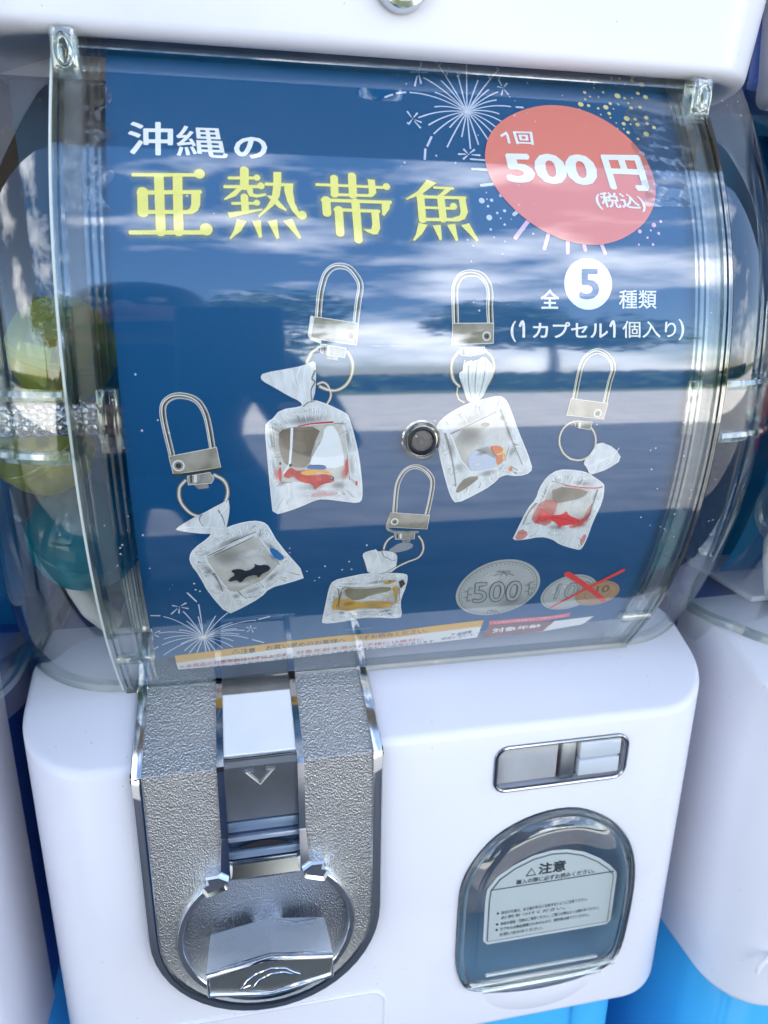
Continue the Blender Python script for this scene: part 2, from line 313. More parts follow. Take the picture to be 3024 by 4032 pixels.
def flat_obj(name, P_, F, y, mat, parent):
    return obj(name, [(p[0], y, p[1]) for p in P_], F, mat, parent, smooth=False)

# ---------------------------------------------------------------- the bulging front: profile y(z) of the window
CO = (-2213.45490, -85.0256364, 81.1308402, 2.16454806, 2.14151617, -0.0242287805, -0.00789551805); ZC = 1.195
def yp(z): return float(np.polyval(CO, z-ZC))
_zs = np.linspace(1.03, 1.345, 2000); _ys = np.polyval(CO, _zs-ZC)
_ss = np.concatenate([[0], np.cumsum(np.hypot(np.diff(_zs), np.diff(_ys)))]); _s0 = float(np.interp(ZC, _zs, _ss))
def z_of_s(s): return np.interp(np.asarray(s)+_s0, _ss, _zs)
def nrm(z):
    d = (yp(z+1e-4)-yp(z-1e-4))/2e-4; l_ = math.hypot(1, d); return (-1/l_, d/l_)       # (ny, nz) towards the viewer
def on_win(x, z, off=0.0):
    ny, nz_ = nrm(z); return Vector((x, yp(z)+ny*off, z+nz_*off))
XL, XR = -.1186, .1220
ZB, ZT = 1.0735, 1.336

# ================================================================ the machine
M = empty('capsule_machine', (0, 0, 0))
tag(M, 'white capsule vending machine in the middle with blue fish poster in its window', 'vending machine', 'white capsule machines side by side')
def rel(o): return o
# --- lower housing with the openings for the prize door and the price slot
ZL = 1.0565; ZBOT = .8735
door_pts = [(83.4,1008.1),(92.3,1005),(101.8,999.3),(108.9,992.5),(115.2,983.5),(119.2,972.4),(121.1,958.5),(121.1,943),(120.5,931.3),(119.5,917.7),(117.4,909),(112.2,903.5),(103.7,900.6),(83.6,899.8),(57.2,900),(40.9,902),(34,905.6),(30.6,914),(28.8,924.5),(28.7,938.4),(28.7,961),(29.4,971),(31.9,979.2),(36.7,988.2),(43.4,996.2),(51.3,1001.8),(61.7,1006.3),(72.4,1008.4)]
def smooth_loop(pts, it=2):
    for _ in range(it):
        q = []
        for i in range(len(pts)):
            a, b = pts[i], pts[(i+1) % len(pts)]
            q += [(a[0]*.75+b[0]*.25, a[1]*.75+b[1]*.25), (a[0]*.25+b[0]*.75, a[1]*.25+b[1]*.75)]
        pts = q
    return pts
door = smooth_loop([(x/1000, z/1000) for x, z in door_pts], 1)
def scale_loop(lp, d):
    """inset a loop by d (positive inwards)"""
    n = len(lp); out_ = []; area = sum(lp[i][0]*lp[(i+1) % n][1]-lp[(i+1) % n][0]*lp[i][1] for i in range(n)); sg = 1 if area > 0 else -1
    for i in range(n):
        a, b, c = lp[i-1], lp[i], lp[(i+1) % n]; tx, tz = c[0]-a[0], c[1]-a[1]; l_ = math.hypot(tx, tz) or 1
        out_.append((b[0]-sg*tz/l_*d, b[1]+sg*tx/l_*d))
    return out_
slot = rrect(.0422, .1073, 1.0230, 1.0466, .006)
LK = .42; YS = .052; HL, HR, RX, RY = .161, .157, .032, .033
def ledge(y): return ZL+LK*min(max(y, 0), YS)
def body_plan(d, n=16):
    P_ = [(-HL+d, .090), (-HL+d, YS), (-HL+d, .045)]
    for k in range(n+1):
        a = R_(90*k/n); P_.append((-HL+RX-(RX-d)*math.cos(a), RY-(RY-d)*math.sin(a)))
    for k in range(n+1):
        a = R_(90*k/n); P_.append((HR-RX+(RX-d)*math.sin(a), RY-(RY-d)*math.cos(a)))
    return P_+[(HR-d, .045), (HR-d, YS), (HR-d, .090)]
eB, eT = .005, .0032
V2, F2 = fill2d([[(-HL+RX, ZBOT+eB), (HR-RX, ZBOT+eB), (HR-RX, ZL-eT), (-HL+RX, ZL-eT)], door, slot])
bm = bmesh.new()
vv = [bm.verts.new((x, 0, z)) for x, z in V2]
for f in F2: bm.faces.new([vv[i] for i in f])
rings = []
rings.append([(x, y, ZBOT-.014) for x, y in body_plan(.016)])
rings.append([(x, y, ZBOT-.002) for x, y in body_plan(.012)])
for k in range(5):
    a = R_(90*k/4); rings.append([(x, y, ZBOT+eB*(1-math.sin(a))) for x, y in body_plan(eB*(1-math.cos(a)))][::1])
rings[2:7] = rings[2:7][::-1]
nb_ = 6
for k in range(5):
    a = R_(90*k/4); rings.append([(x, y, ledge(y)-eT*(1-math.sin(a))) for x, y in body_plan(eT*(1-math.cos(a)))])
rv = [[bm.verts.new(p) for p in r] for r in rings]; n_ = len(rv[0]); mid = n_//2-1
for i in range(len(rv)-1):
    for j in range(n_-1):
        if i == nb_ and j == mid: continue
        bm.faces.new((rv[i][j], rv[i][j+1], rv[i+1][j+1], rv[i+1][j]))
top = rv[-1]; bm.faces.new(top[1:-1]); bm.faces.new((top[0], top[1], top[-2], top[-1]))
for lp, dep in ((door, .004), (slot, .005)):
    a = [bm.verts.new((x, 0, z)) for x, z in lp]; b = [bm.verts.new((x, dep, z)) for x, z in scale_loop(lp, .0006)]
    for j in range(len(lp)): bm.faces.new((a[j], a[(j+1) % len(lp)], b[(j+1) % len(lp)], b[j]))
bmesh.ops.remove_doubles(bm, verts=bm.verts[:], dist=1e-5)
lower = rel(from_bm('lower_housing', bm, 'white_plastic', M, True, 30))
# shallow moulded frame below the coin plate
g1 = rrect(-.150, -.0068, .80, .9135, .0085)
g1 = [(x, z) for x, z in g1 if z > .880]
g1 = sorted([p for p in g1 if p[0] < -.08], key=lambda p: p[1])[::1]+sorted([p for p in g1 if p[0] >= -.08], key=lambda p: -p[1])
gr = [(-.147, .880)]+[(-.150+.0085-.0085*math.cos(R_(a)), .9135-.0085+.0085*math.sin(R_(a))) for a in range(0, 91, 10)][0:]+[(-.0068-.0085+.0085*math.sin(R_(a)), .9135-.0085+.0085*math.cos(R_(a))) for a in range(0, 91, 10)]+[(-.0068, .880)]
gr = gr[1:]
rel(tube('moulded_bead', [(x, .0004, z) for x, z in gr], .0013, 'white_plastic', M, 8))
# rear half in deep blue, its colour standing in for blue shade in the gaps
r0 = [(x, .0895, z) for x, z in rrect(-.1595, .1555, ZBOT-.012, 1.0775, .006, .02, 14)]; r1 = [(x, .30, z) for x, _, z in r0]
rel(loft('rear_housing', [r0, r1], 'gap_shade_blue', M, cap0=True))
# --- upper housing
def plan(hw, yf, rx, ry, yb, n=14):
    P_ = [(-hw, yb)]
    for k in range(n+1):
        a = R_(90*k/n); P_.append((-hw+rx*(1-math.cos(a)), yf+ry*(1-math.sin(a))))
    for k in range(n+1):
        a = R_(90*k/n); P_.append((hw-rx+rx*math.sin(a), yf+ry*(1-math.cos(a))))
    P_.append((hw, yb)); return P_
up = []
for k in range(6):
    a = R_(90*k/5); d = .005*(1-math.sin(a)); up.append([(x, y, 1.3235+.005*(1-math.cos(a))) for x, y in plan(.1575-d, .0285+d, .036, .045, .096)])
up.append([(x*1.05, y-.003, 1.395) for x, y, _ in up[-1]])
up.append([(x, y-.003, 1.56) for x, y, _ in up[-1]])
rel(box('upper_rear_housing', (-.164, .095, 1.330), (.164, .30, 1.555), 'gap_shade_blue', M, .004))
under = [(x*.86, y+.03, 1.331) for x, y, _ in up[0]]
rel(loft('upper_housing', [under]+up, 'white_plastic', M, cap1=True))
upo = bpy.data.objects['upper_housing']
def lathe_y(name, prof, c, mat, parent, seg=40):
    """prof: list of (radius, y) ; axis along y through c=(x,z)"""
    return loft(name, [[(c[0]+r*math.cos(2*math.pi*k/seg), y, c[1]+r*math.sin(2*math.pi*k/seg)) for k in range(seg)] for r, y in prof], mat, parent, cap0=True, cap1=True)
lk = lathe_y('lock_ring', [(.0066, .0275), (.0066, .0235), (.0073, .0225), (.0090, .0228), (.0098, .0245), (.0099, .0285)], (-.002, 1.3456), 'chrome', M)
rel(lk)
rel(lathe_y('lock_core', [(.0005, .0245), (.0045, .0247), (.0060, .0252), (.0063, .0285)], (-.002, 1.3456), 'satin_metal', M)); 
rel(box('key_slot', (-.0026, .0238, 1.3426), (-.0014, .0250, 1.3486), 'black_rubber', M))
# --- window panel
def sheet(name, x0, x1, z0, z1, off, mat, nx=24, nz_=60, parent=None, zlow=None):
    V, F = [], []
    for j in range(nz_+1):
        for i in range(nx+1):
            x = x0+(x1-x0)*i/nx; zz = z0+(z1-z0)*j/nz_
            V.append(on_win(x, zz, off))
    for j in range(nz_):
        for i in range(nx):
            a = j*(nx+1)+i; F.append((a, a+1, a+nx+2, a+nx+1))
    return obj(name, V, F, mat, parent)
win = rel(sheet('window_panel', XL+.0008, XR-.0008, ZB, ZT, 0, 'clear_window', parent=M))
def sweep(name, x, half, d0, d1, z0, z1, mat, n=50, parent=None):
    rings_ = []
    for j in range(n+1):
        z = z0+(z1-z0)*j/n
        rings_.append([on_win(x-half, z, d0), on_win(x+half, z, d0), on_win(x+half, z, d1), on_win(x-half, z, d1)])
    return loft(name, rings_, mat, parent, cap0=True, cap1=True, sharp=30)
for side, xs in ((1, XL), (-1, XR)):
    rel(sweep('window_rib', xs, .0008, .0012, -.0050, ZB-.006, ZT, 'clear_edge', parent=M))
    rel(sweep('window_rib', xs+side*.0022, .0006, .0010, -.0030, ZB, ZT, 'clear_edge', parent=M))
    for k, (dx, hw) in enumerate(((.0088, .0006), (.0112, .0008), (.0135, .0005))):
        rel(sweep('window_rib', xs+side*dx, hw, -.0004, -.0034, ZB+.004, ZT-.006, 'clear_edge', parent=M))
    rel(sweep('seam_gap', xs-side*.0014, .0005, .0002, -.006, ZB-.006, ZT, 'black_rubber' if side < 0 else 'sticker', parent=M))
    a_, b_ = sorted((xs+side*.0026, xs+side*.0084)); rel(sheet('window_flange', a_, b_, ZB+.003, ZT-.004, -.0018, 'clear_milky', 4, 50, M))
    # latch on top and little clip at the foot of the seam
    zt = 1.3175 if side > 0 else 1.3155
    bm = bmesh.new(); c = on_win(xs+side*.0035, zt, .002)
    box_bm(bm, (c.x-.0045, c.y-.005, c.z-.008), (c.x+.0045, c.y+.004, c.z+.007), .002, 3)
    lt = rel(from_bm('window_latch', bm, 'clear_edge', M))
    lp_ = [(c.x+.0024*math.cos(R_(a))*(1), c.y-.0055, c.z-.001+.0046*math.sin(R_(a))) for a in range(0, 360, 24)]
    rel(tube('latch_loop', lp_, .0008, 'clear_thick', M, 8, True))
    c = on_win(xs+side*.008, 1.098, .0012)
    rel(box('window_clip', (c.x-.0075, c.y-.0015, c.z-.0018), (c.x+.0075, c.y+.003, c.z+.0018), 'clear_edge', M, .0006))
    c = on_win(xs+side*.011, 1.2005, -.002)
    rel(box('window_boss', (c.x-.0035, c.y-.001, c.z-.011), (c.x+.0035, c.y+.006, c.z+.011), 'clear_edge', M, .001))
# bottom lip and top rail of the panel
rl = []
lipn = 24
for i in range(lipn+1):
    x = XL+(XR-XL)*i/lipn; p = on_win(x, ZB, 0)
    rl.append([p+Vector((0, -.0012, .0012)), p+Vector((0, -.0016, -.0016)), p+Vector((0, .0085, -.0022)), p+Vector((0, .0085, .0006))])
rel(loft('window_lip', rl, 'clear_edge', M, cap0=True, cap1=True, sharp=30))
rl = []
for i in range(lipn+1):
    x = XL+(XR-XL)*i/lipn; p = on_win(x, 1.3215, .0006)
    rl.append([p+Vector((0, -.0010, .0018)), p+Vector((0, -.0018, -.0014)), p+Vector((0, .005, -.0014)), p+Vector((0, .007, .0026))])
rel(loft('window_rail', rl, 'clear_edge', M, cap0=True, cap1=True, sharp=30))
# --- rounded clear side covers
def cover_pt(sd, t_, z, off=0.0):
    xs = XR if sd > 0 else XL
    y0 = yp(z)
    if t_ <= 1:
        a = t_*math.pi/2; x = .0462*math.sin(a); y = .046*(1-math.cos(a)); nx_, ny_ = math.sin(a), -math.cos(a)
    else:
        x = .0462; y = .046+(t_-1)*.07; nx_, ny_ = 1, 0
    return Vector((xs+sd*(x+nx_*off), y0+y+ny_*off, z))
def cover(sd, z0, z1, off, mat, name, nz_=46, nt_=26, tmax=2.0):
    V, F = [], []
    for j in range(nz_+1):
        z = z0+(z1-z0)*j/nz_
        for i in range(nt_+1): V.append(cover_pt(sd, tmax*i/nt_, z, off))
    for j in range(nz_):
        for i in range(nt_):
            a = j*(nt_+1)+i; F.append((a, a+1, a+nt_+2, a+nt_+1) if sd > 0 else (a+1, a, a+nt_+1, a+nt_+2))
    return rel(obj(name, V, F, mat, M))
for sd in (-1, 1):
    cover(sd, 1.062, 1.334, 0, 'clear_cover', 'side_cover')
    def rim_pt(t_, o_):
        z = 1.07
        for _ in range(12): z = ledge(cover_pt(sd, t_, z).y)
        return cover_pt(sd, t_, z, o_)
    rim = [[rim_pt(2*i/26, o_)+Vector((0, 0, dz)) for o_, dz in ((.0012, 0), (.0012, .0035), (-.0035, .0035), (-.0035, 0))] for i in range(27)]
    rel(loft('cover_rim', rim, 'clear_edge', M, cap0=True, cap1=True, sharp=30))
    bd = [[cover_pt(sd, 2*i/26, 1.199, 0)+Vector((0, 0, 0)) for _ in (0,)][0] for i in range(27)]
    for zc_, h_ in ((1.2095, .0018), (1.1885, .0018)):
        br = [[cover_pt(sd, .03+1.95*i/26, zc_+dz, o_) for o_, dz in ((.0016, -h_), (.0022, 0), (.0016, h_), (-.004, h_), (-.004, -h_))] for i in range(27)]
        rel(loft('cover_band', br, 'clear_edge', M, cap0=True, cap1=True, sharp=30))
    cover(sd, 1.1885, 1.2095, .0008, 'clear_cover', 'cover_band_web', 4)
# knurled metal screw behind the left seam
m, N, K, P = new_mat('knurled_steel'); P.inputs['Metallic'].default_value = 1; P.inputs['Base Color'].default_value = (.60, .61, .62, 1); P.inputs['Roughness'].default_value = .2
seg = 40; rings = []
for i in range(45):
    x = -.150+.036*i/44
    rings.append([(x, .0125+(.0056+.0007*max(math.cos(10*(2*math.pi*k/seg)+i*.9), math.cos(10*(2*math.pi*k/seg)-i*.9)))*math.cos(2*math.pi*k/seg), 1.1985+(.0056+.0007*max(math.cos(10*(2*math.pi*k/seg)+i*.9), math.cos(10*(2*math.pi*k/seg)-i*.9)))*math.sin(2*math.pi*k/seg)) for k in range(seg)])
rel(loft('knurled_screw', rings, 'knurled_steel', M, cap0=True, cap1=True, sharp=60))
rel(loft('screw_flange', [[(x, .0125+r*math.cos(2*math.pi*k/32), 1.1985+r*math.sin(2*math.pi*k/32)) for k in range(32)] for x, r in ((-.1135, .0055), (-.1135, .009), (-.1115, .0095), (-.1105, .009), (-.1105, .003))], 'chrome', M, cap0=True, cap1=True))
# centre fixing screw seen through the poster
cz = float(z_of_s(-.0041)); c = on_win(.0013, cz, 0)
rel(lathe_y('centre_screw', [(.0003, c.y+.0004), (.0012, c.y+.0002), (.0014, c.y+.0010), (.0034, c.y+.0012), (.0036, c.y+.0004), (.0046, c.y-.0008), (.0054, c.y-.0004), (.0057, c.y+.0025)], (c.x, c.z), 'black_rubber', M))
rel(lathe_y('screw_washer', [(.0058, c.y+.0022), (.0060, c.y-.0006), (.0070, c.y-.0004), (.0074, c.y+.0022)], (c.x, c.z), 'clear_thick', M))
# --- drum and agitator inside
dz0 = []
for k in range(25):
    a = math.pi*k/24; dz0.append((.115-.052*math.sin(a)*1, 1.195+.125*math.cos(a)))
rings = [[(x, y+.018, z) for y, z in dz0] for x in (-.125, -.10, .10, .125)]
rel(loft('drum', rings, 'drum_blue', M, closed=False))
rel(box('drum_back', (-.158, .135, 1.05), (.158, .14, 1.335), 'drum_blue', M))
rel(box('drum_floor', (-.128, .075, 1.0800), (.128, .134, 1.0840), 'white_plastic', M, .0015))
for pts in (((-.141, .053, 1.131), (-.137, .055, 1.115), (-.133, .057, 1.104), (-.126, .062, 1.093)), ((-.114, .053, 1.130), (-.114, .056, 1.112), (-.112, .060, 1.094)), ((.128, .053, 1.125), (.124, .055, 1.110), (.116, .060, 1.094))):
    q = []
    for i in range(len(pts)-1):
        for k in range(5): q.append(Vector(pts[i]).lerp(Vector(pts[i+1]), k/5))
    q.append(Vector(pts[-1]))
    rel(tube('agitator_fin', q, lambda u: .0056*(.55+.45*min(1, u*6+.15)), 'agitator_white', M, 14))

# --- coin plate
KS = .44
def cpt(x, t_, out_=0.0):
    """coin-plate surface: t<=0 front face below the fold (z = ZF+t), t>0 the shelf running back"""
    ZF = 1.0568; Y0 = -.006
    if t_ <= 0: return Vector((x, Y0-out_, ZF+t_))
    l_ = math.hypot(1, KS); return Vector((x, Y0+t_/l_+out_*KS/l_*-1, ZF+t_*KS/l_+out_/l_))
CX, HW = -.0625, .0520
def ushape(hw, top, n=24):
    zc_ = .972-1.0568
    P_ = [(CX-hw, top), (CX-hw, .0004), (CX-hw, -.0004)]+[(CX-hw, zc_*k/8) for k in range(1, 8)]
    for k in range(n+1):
        a = math.pi*k/n; P_.append((CX-hw*math.cos(a), zc_-hw*math.sin(a)))
    P_ += [(CX+hw, zc_*k/8) for k in range(7, 0, -1)]+[(CX+hw, -.0004), (CX+hw, .0004), (CX+hw, top)]
    return P_
TOP = .060
rings = [[cpt(x, t_, o_) for x, t_ in ushape(HW-i_, TOP)] for i_, o_ in ((0, -.0075), (.0002, -.002), (.0010, -.0004), (.0036, .0002), (.0048, .0002), (.0054, -.0010))]
rel(loft('coin_plate_frame', rings, 'chrome', M, closed=False))
cpf = bpy.data.objects['coin_plate_frame']
# textured field with the channel cut out
CHL, CHR = -.0790, -.0460
chan = [(CHL, .0), (CHR, .0), (CHR, -.0565), (CHL, -.0565)]
ZFm = 1.0568
inner = [(x, t_) for x, t_ in ushape(HW-.0052, 0) if t_ <= 0]
inner = [(CX-HW+.0052, 0)]+[p for p in inner if p[1] < -.001]+[(CX+HW-.0052, 0)]
for lo_x, hi_x, nm in ((CX-HW+.0052, CHL, 'l'), (CHR, CX+HW-.0052, 'r')):
    rel(obj('grained_shelf', [cpt(lo_x, .0003, -.0009), cpt(hi_x, .0003, -.0009), cpt(hi_x, TOP, -.0009), cpt(lo_x, TOP, -.0009)], [(0, 1, 2, 3)], 'grained_silver', M, smooth=False))
RC = (-.0628, .9700)
ringhole = [(RC[0]+.0372*math.cos(2*math.pi*k/64), RC[1]-ZFm+.0372*math.sin(2*math.pi*k/64)) for k in range(64)]
fld = [(CX-HW+.0052, -.0003), (CHL, -.0003), (CHL, -.040)]+[(x, z) for x, z in [(RC[0]+.0372*math.cos(R_(a)), RC[1]-ZFm+.0372*math.sin(R_(a))) for a in range(116, 116+308+1, 4)]]+[(CHR, -.040), (CHR, -.0003), (CX+HW-.0052, -.0003)]
fld += [p for p in inner[::-1] if p[1] < -.001]
V2, F2 = fill2d([fld])
rel(obj('grained_field', [cpt(x, t_, -.0009) for x, t_ in V2], F2, 'grained_silver', M, smooth=False))
# dial disc and ring
disc_ = [(RC[0]+.0360*math.cos(2*math.pi*k/72), RC[1]+.0360*math.sin(2*math.pi*k/72)) for k in range(72)]
rel(obj('dial_disc', [(x, -.0042, min(z, .9995)) for x, z in disc_], [tuple(range(72))], 'fine_grained_silver', M, smooth=False))
ang = [R_(a) for a in range(126, 126+289, 4)]
prof = [(.0357, -.0040), (.0358, -.0078), (.0366, -.0088), (.0386, -.0088), (.0394, -.0078), (.0395, -.0040)]
rel(loft('dial_ring', [[(RC[0]+r*math.cos(a), y, RC[1]+r*math.sin(a)) for r, y in prof] for a in ang], 'chrome', M, closed=False))
for sg, ex in ((-1, CHL), (1, CHR)):
    # angular ear where ring and channel meet
    pts = [(ex+sg*-.001, 1.0000), (ex+sg*.0005, .9985), (ex+sg*.0085, .9960), (ex+sg*.0118, 1.0010), (ex+sg*.0092, 1.0035), (ex+sg*.0088, 1.0065), (ex+sg*.0030, 1.0068), (ex-sg*.001, 1.0040)]
    rr = [[(x, y, z) for x, z in scale_loop(pts, d)] for d, y in ((0, -.004), (0, -.0095), (.0007, -.0105), (.0022, -.0098))]
    rel(loft('ring_ear', rr, 'chrome', M, cap1=True, sharp=25))
    # channel rails on shelf, front face and the flaring foot
    rel(loft('channel_rail', [[cpt(ex-sg*.0016, t_, -.002), cpt(ex-sg*.0016, t_, .0012), cpt(ex+sg*.0012, t_, .0012), cpt(ex+sg*.0016, t_, -.002)] for t_ in (TOP, .03, .0004, -.0004, -.02, -.034)], 'chrome', M, cap0=True, cap1=True, sharp=30))
    rel(loft('channel_foot', [[cpt(ex-sg*.0018-w, t_, -.004) if sg > 0 else cpt(ex-sg*.0018+w, t_, -.004), cpt(ex-sg*.0016, t_, .0016+w*.4), cpt(ex+sg*(.0012+w*.6), t_, .0016+w*.4), cpt(ex+sg*(.0016+w*1.6), t_, -.002)] for t_, w in ((-.034, 0), (-.044, .0012), (-.052, .0022), (-.0545, .0024))], 'chrome', M, cap0=True, cap1=True, sharp=30))
# channel floor, arrow, white label
rel(obj('channel_floor', [cpt(CHL, -.0002, -.0008), cpt(CHR, -.0002, -.0008), cpt(CHR, -.030, -.0044), cpt(CHL, -.030, -.0044)], [(0, 3, 2, 1)], 'satin_metal', M, smooth=False))
rel(obj('label_bed', [cpt(CHL, .0003, -.0006), cpt(CHR, .0003, -.0006), cpt(CHR, TOP, -.0006), cpt(CHL, TOP, -.0006)], [(0, 1, 2, 3)], 'satin_metal', M, smooth=False))
bm = bmesh.new()
lo_, hi_ = (-.0778, .0048), (-.0472, .0352)
wv = [bm.verts.new(cpt(x, t_, o_)) for o_, ins in ((-.0006, 0), (.0007, .0002), (.0010, .0007)) for x, t_ in ((lo_[0]+ins, lo_[1]+ins), (hi_[0]-ins, lo_[1]+ins), (hi_[0]-ins, hi_[1]-ins), (lo_[0]+ins, hi_[1]-ins))]
for i in range(2):
    for j in range(4): bm.faces.new((wv[4*i+j], wv[4*i+(j+1) % 4], wv[4*i+4+(j+1) % 4], wv[4*i+4+j]))
bm.faces.new(wv[8:12]); rel(from_bm('blank_label', bm, 'white_card', M, True, 20))
for bx, bw in (((-.0790, -.0466), 0),):
    for pts in ([(-.0785, .0040), (-.0465, .0040)],):
        rel(tube('label_edge', [cpt(x, t_, .0004) for x, t_ in pts], .0006, 'chrome', M, 8))
AC = -.0630
arrow = [(-.0025, -.0008), (-.0025, -.0030), (-.0060, -.0030), (0, -.0105), (.0058, -.0030), (.0024, -.0030), (.0024, -.0008)]
rel(tube('arrow_emboss', [cpt(AC+x, t_, -.0006-(-t_)*.12+.0003) for x, t_ in arrow], .00055, 'satin_metal', M, 8))
# coin slot
rel(box('coin_slot_back', (CHL, -.0012, .9995), (CHR, -.0006, 1.0285), 'slot_shade', M))
for z0, z1, y0, mt in ((1.0212, 1.0262, -.0022, 'slot_bar'), (1.0172, 1.0196, -.0036, 'slot_ridge'), (1.0085, 1.0124, -.0040, 'slot_bar'), (1.0066, 1.0080, -.0046, 'chrome_dark')):
    rel(box('slot_bar', (CHL+.0014, y0, z0), (CHR-.0014, -.0010, z1), mt, M, .0005))
wv_ = [(CHL+.004+(CHR-CHL-.008)*k/16, 1.0126+.0036*math.sin(math.pi*k/16)) for k in range(17)]
V2, F2 = fill2d([wv_])
rel(flat_obj('coin_mouth', V2, F2, -.0030, 'black_rubber', M))  # flat black sheet painted in for the dark opening
rel(loft('slot_lip', [[(x, -.0010, 1.0070), (x, -.0052, 1.0066), (x, -.0072, 1.0010), (x, -.0066, .9996), (x, -.0010, .9990)] for x in (CHL, CHR)], 'chrome_dark', M, cap0=True, cap1=True, sharp=30))
# turning knob
KN = empty('turn_knob'); KN.parent = M; pass
def hexa(d, s=1.0): return scale_loop([(-.0260*s, .0058*s), (0, .0106*s), (.0260*s, .0058*s), (.0260*s, -.0058*s), (0, -.0106*s), (-.0260*s, -.0058*s)], d)
KCX, KCZ = -.0625, .9702
kr = [[(KCX+x, y, KCZ+z) for x, z in hexa(d)] for d, y in ((.0022, -.0085), (.0016, -.0100), (0, -.0284), (.0006, -.0290))]
krim = loft('knob_rim', [[(KCX+x, y, KCZ+z) for x, z in hexa(d)] for d, y in ((-.0002, -.0282), (-.0003, -.0296), (.0003, -.0305), (.0012, -.0308), (.0019, -.0304), (.0022, -.0292))], 'chrome', KN, sharp=60)
bm = bmesh.new(); rv = [[bm.verts.new(p) for p in r] for r in kr]
for i in range(len(rv)-1):
    for j in range(6): bm.faces.new((rv[i][j], rv[i][(j+1) % 6], rv[i+1][(j+1) % 6], rv[i+1][j]))
bm.faces.new(rv[0]); bmesh.ops.recalc_face_normals(bm, faces=bm.faces[:])
ed = [e for e in bm.edges if not e.is_boundary and abs(e.verts[0].co.y-e.verts[1].co.y) > .01]
bmesh.ops.bevel(bm, geom=ed, offset=.0008, segments=3, profile=.5, affect='EDGES')
kb = from_bm('knob_body', bm, 'knob_silver', KN, True, 22)
kf = obj('knob_face', [(KCX+x, -.0294, KCZ+z) for x, z in hexa(.0018)], [tuple(range(6))], 'knob_front', KN, smooth=False)
kh = lathe_y('knob_hub', [(.0085, -.004), (.0085, -.0125)], (KCX, KCZ), 'chrome', KN)
sw1 = [(-.0125, -.0050), (-.0098, -.0010), (-.006, .0018), (0, .0035), (.006, .0022), (.0095, -.0008), (.0120, -.0022)]
sw2 = [(-.0125, -.0050), (-.0088, -.0040), (-.0078, -.0056), (-.005, -.0018), (0, .0005), (.005, .0003), (.009, -.0015)]
for s_ in (sw1, sw2): tube('knob_emblem', [(KCX+x, -.0294, KCZ+z) for x, z in s_], .0004, 'chrome', KN, 6)
for pts in ([(.004, -.012, .0104), (.012, -.013, .0088), (.021, -.011, .0070)],): tube('knob_score', [(KCX+x, y, KCZ+z-.0006) for x, y, z in pts], .0005, 'chrome_dark', KN, 6)

# --- price slot
rel(flat_obj('slot_back', *fill2d([slot]), .005, 'slot_red', M))
rel(box('price_card', (.0445, .0022, 1.0252), (.0735, .0040, 1.0450), 'card_grey', M, .0004))
rel(box('price_divider', (.0748, .0010, 1.0245), (.0820, .0035, 1.0455), 'satin_metal', M, .0006))
for z0, z1 in ((1.0357, 1.0448), (1.0262, 1.0349)): rel(box('price_button', (.0832, -.0006, z0), (.1040, .0040, z1), 'white_card', M, .0010))
rel(tube('slot_frame', [(x, -.0001, z) for x, z in scale_loop(slot, .0002)], .0010, 'chrome_dark', M, 8, True))
rel(flat_obj('slot_cover', *fill2d([scale_loop(slot, .0008)]), -.0008, 'clear_door', M))
# --- prize door
PD = empty('prize_door'); PD.parent = M; pass
n = len(door)
obj('chute_wall', [(x, .003, z) for x, z in scale_loop(door, .0004)]+[(x, .050, z) for x, z in scale_loop(door, .0060)], [(j, (j+1) % n, n+(j+1) % n, n+j) for j in range(n)], 'chute_wall', PD)
flat_obj('chute_back', *fill2d([scale_loop(door, .005)]), .042, 'chute_back', PD)
tube('door_rim', [(x, -.0004, z) for x, z in scale_loop(door, .0016)], .0022, 'clear_thick', PD, 10, True)
tube('door_seal', [(x, .0006, z) for x, z in scale_loop(door, .0002)], .0011, 'chrome_dark', PD, 8, True)
# domed pane
def dome(lp, prof):
    rg = [[(x, y, z) for x, z in scale_loop(lp, d)] for d, y in prof]; return rg
dc = (.075, .952)
rg = []
for k, (s_, y) in enumerate(((.955, -.0008), (.90, -.0036), (.84, -.0050), (.70, -.0056), (.4, -.0060), (.05, -.0061))):
    rg.append([(dc[0]+(x-dc[0])*s_, y, dc[1]+(z-dc[1])*s_) for x, z in door])
loft('door_pane', rg, 'clear_door', PD, cap1=True)
# caution sticker on the pane
stk = [(44.3,961.6),(49,968.6),(57.2,974.4),(66.8,978.6),(76.8,980.2),(85,979.5),(94.3,976.4),(103.3,970.8),(109.8,965.1),(113.6,960.5),(114.2,957.5),(114.3,928.5),(112,926.2),(46.4,926.2),(44.1,928.8),(43.7,953.9)]
stk = [(x/1000, z/1000) for x, z in stk]
st = flat_obj('caution_sticker', *fill2d([stk]), .0040, 'sticker_edge', PD)
inn = scale_loop(stk, .0024); flat_obj('sticker_border', *fill2d([scale_loop(stk, .0018)]), .0038, 'ink_soft', PD); flat_obj('sticker_field', *fill2d([inn]), .0036, 'sticker', PD)
Vt, Ft = [], []
def add_txt(s, x0, z1, x1, z0, fat=0.01):
    for n_, (P_, F_) in enumerate(text_quad(s, [(x0, z1), (x1, z1), (x1, z0), (x0, z0)], fat)):
        b = len(Vt); Vt.extend((p[0], .0034-n_*3e-6, p[1]) for p in P_); Ft.extend(tuple(i+b for i in f) for f in F_)
add_txt('注意', .0702, .9738, .0848, .9668, .03); add_txt('購入の際に必ずお読みください。', .0590, .9655, .1010, .9625, .01)
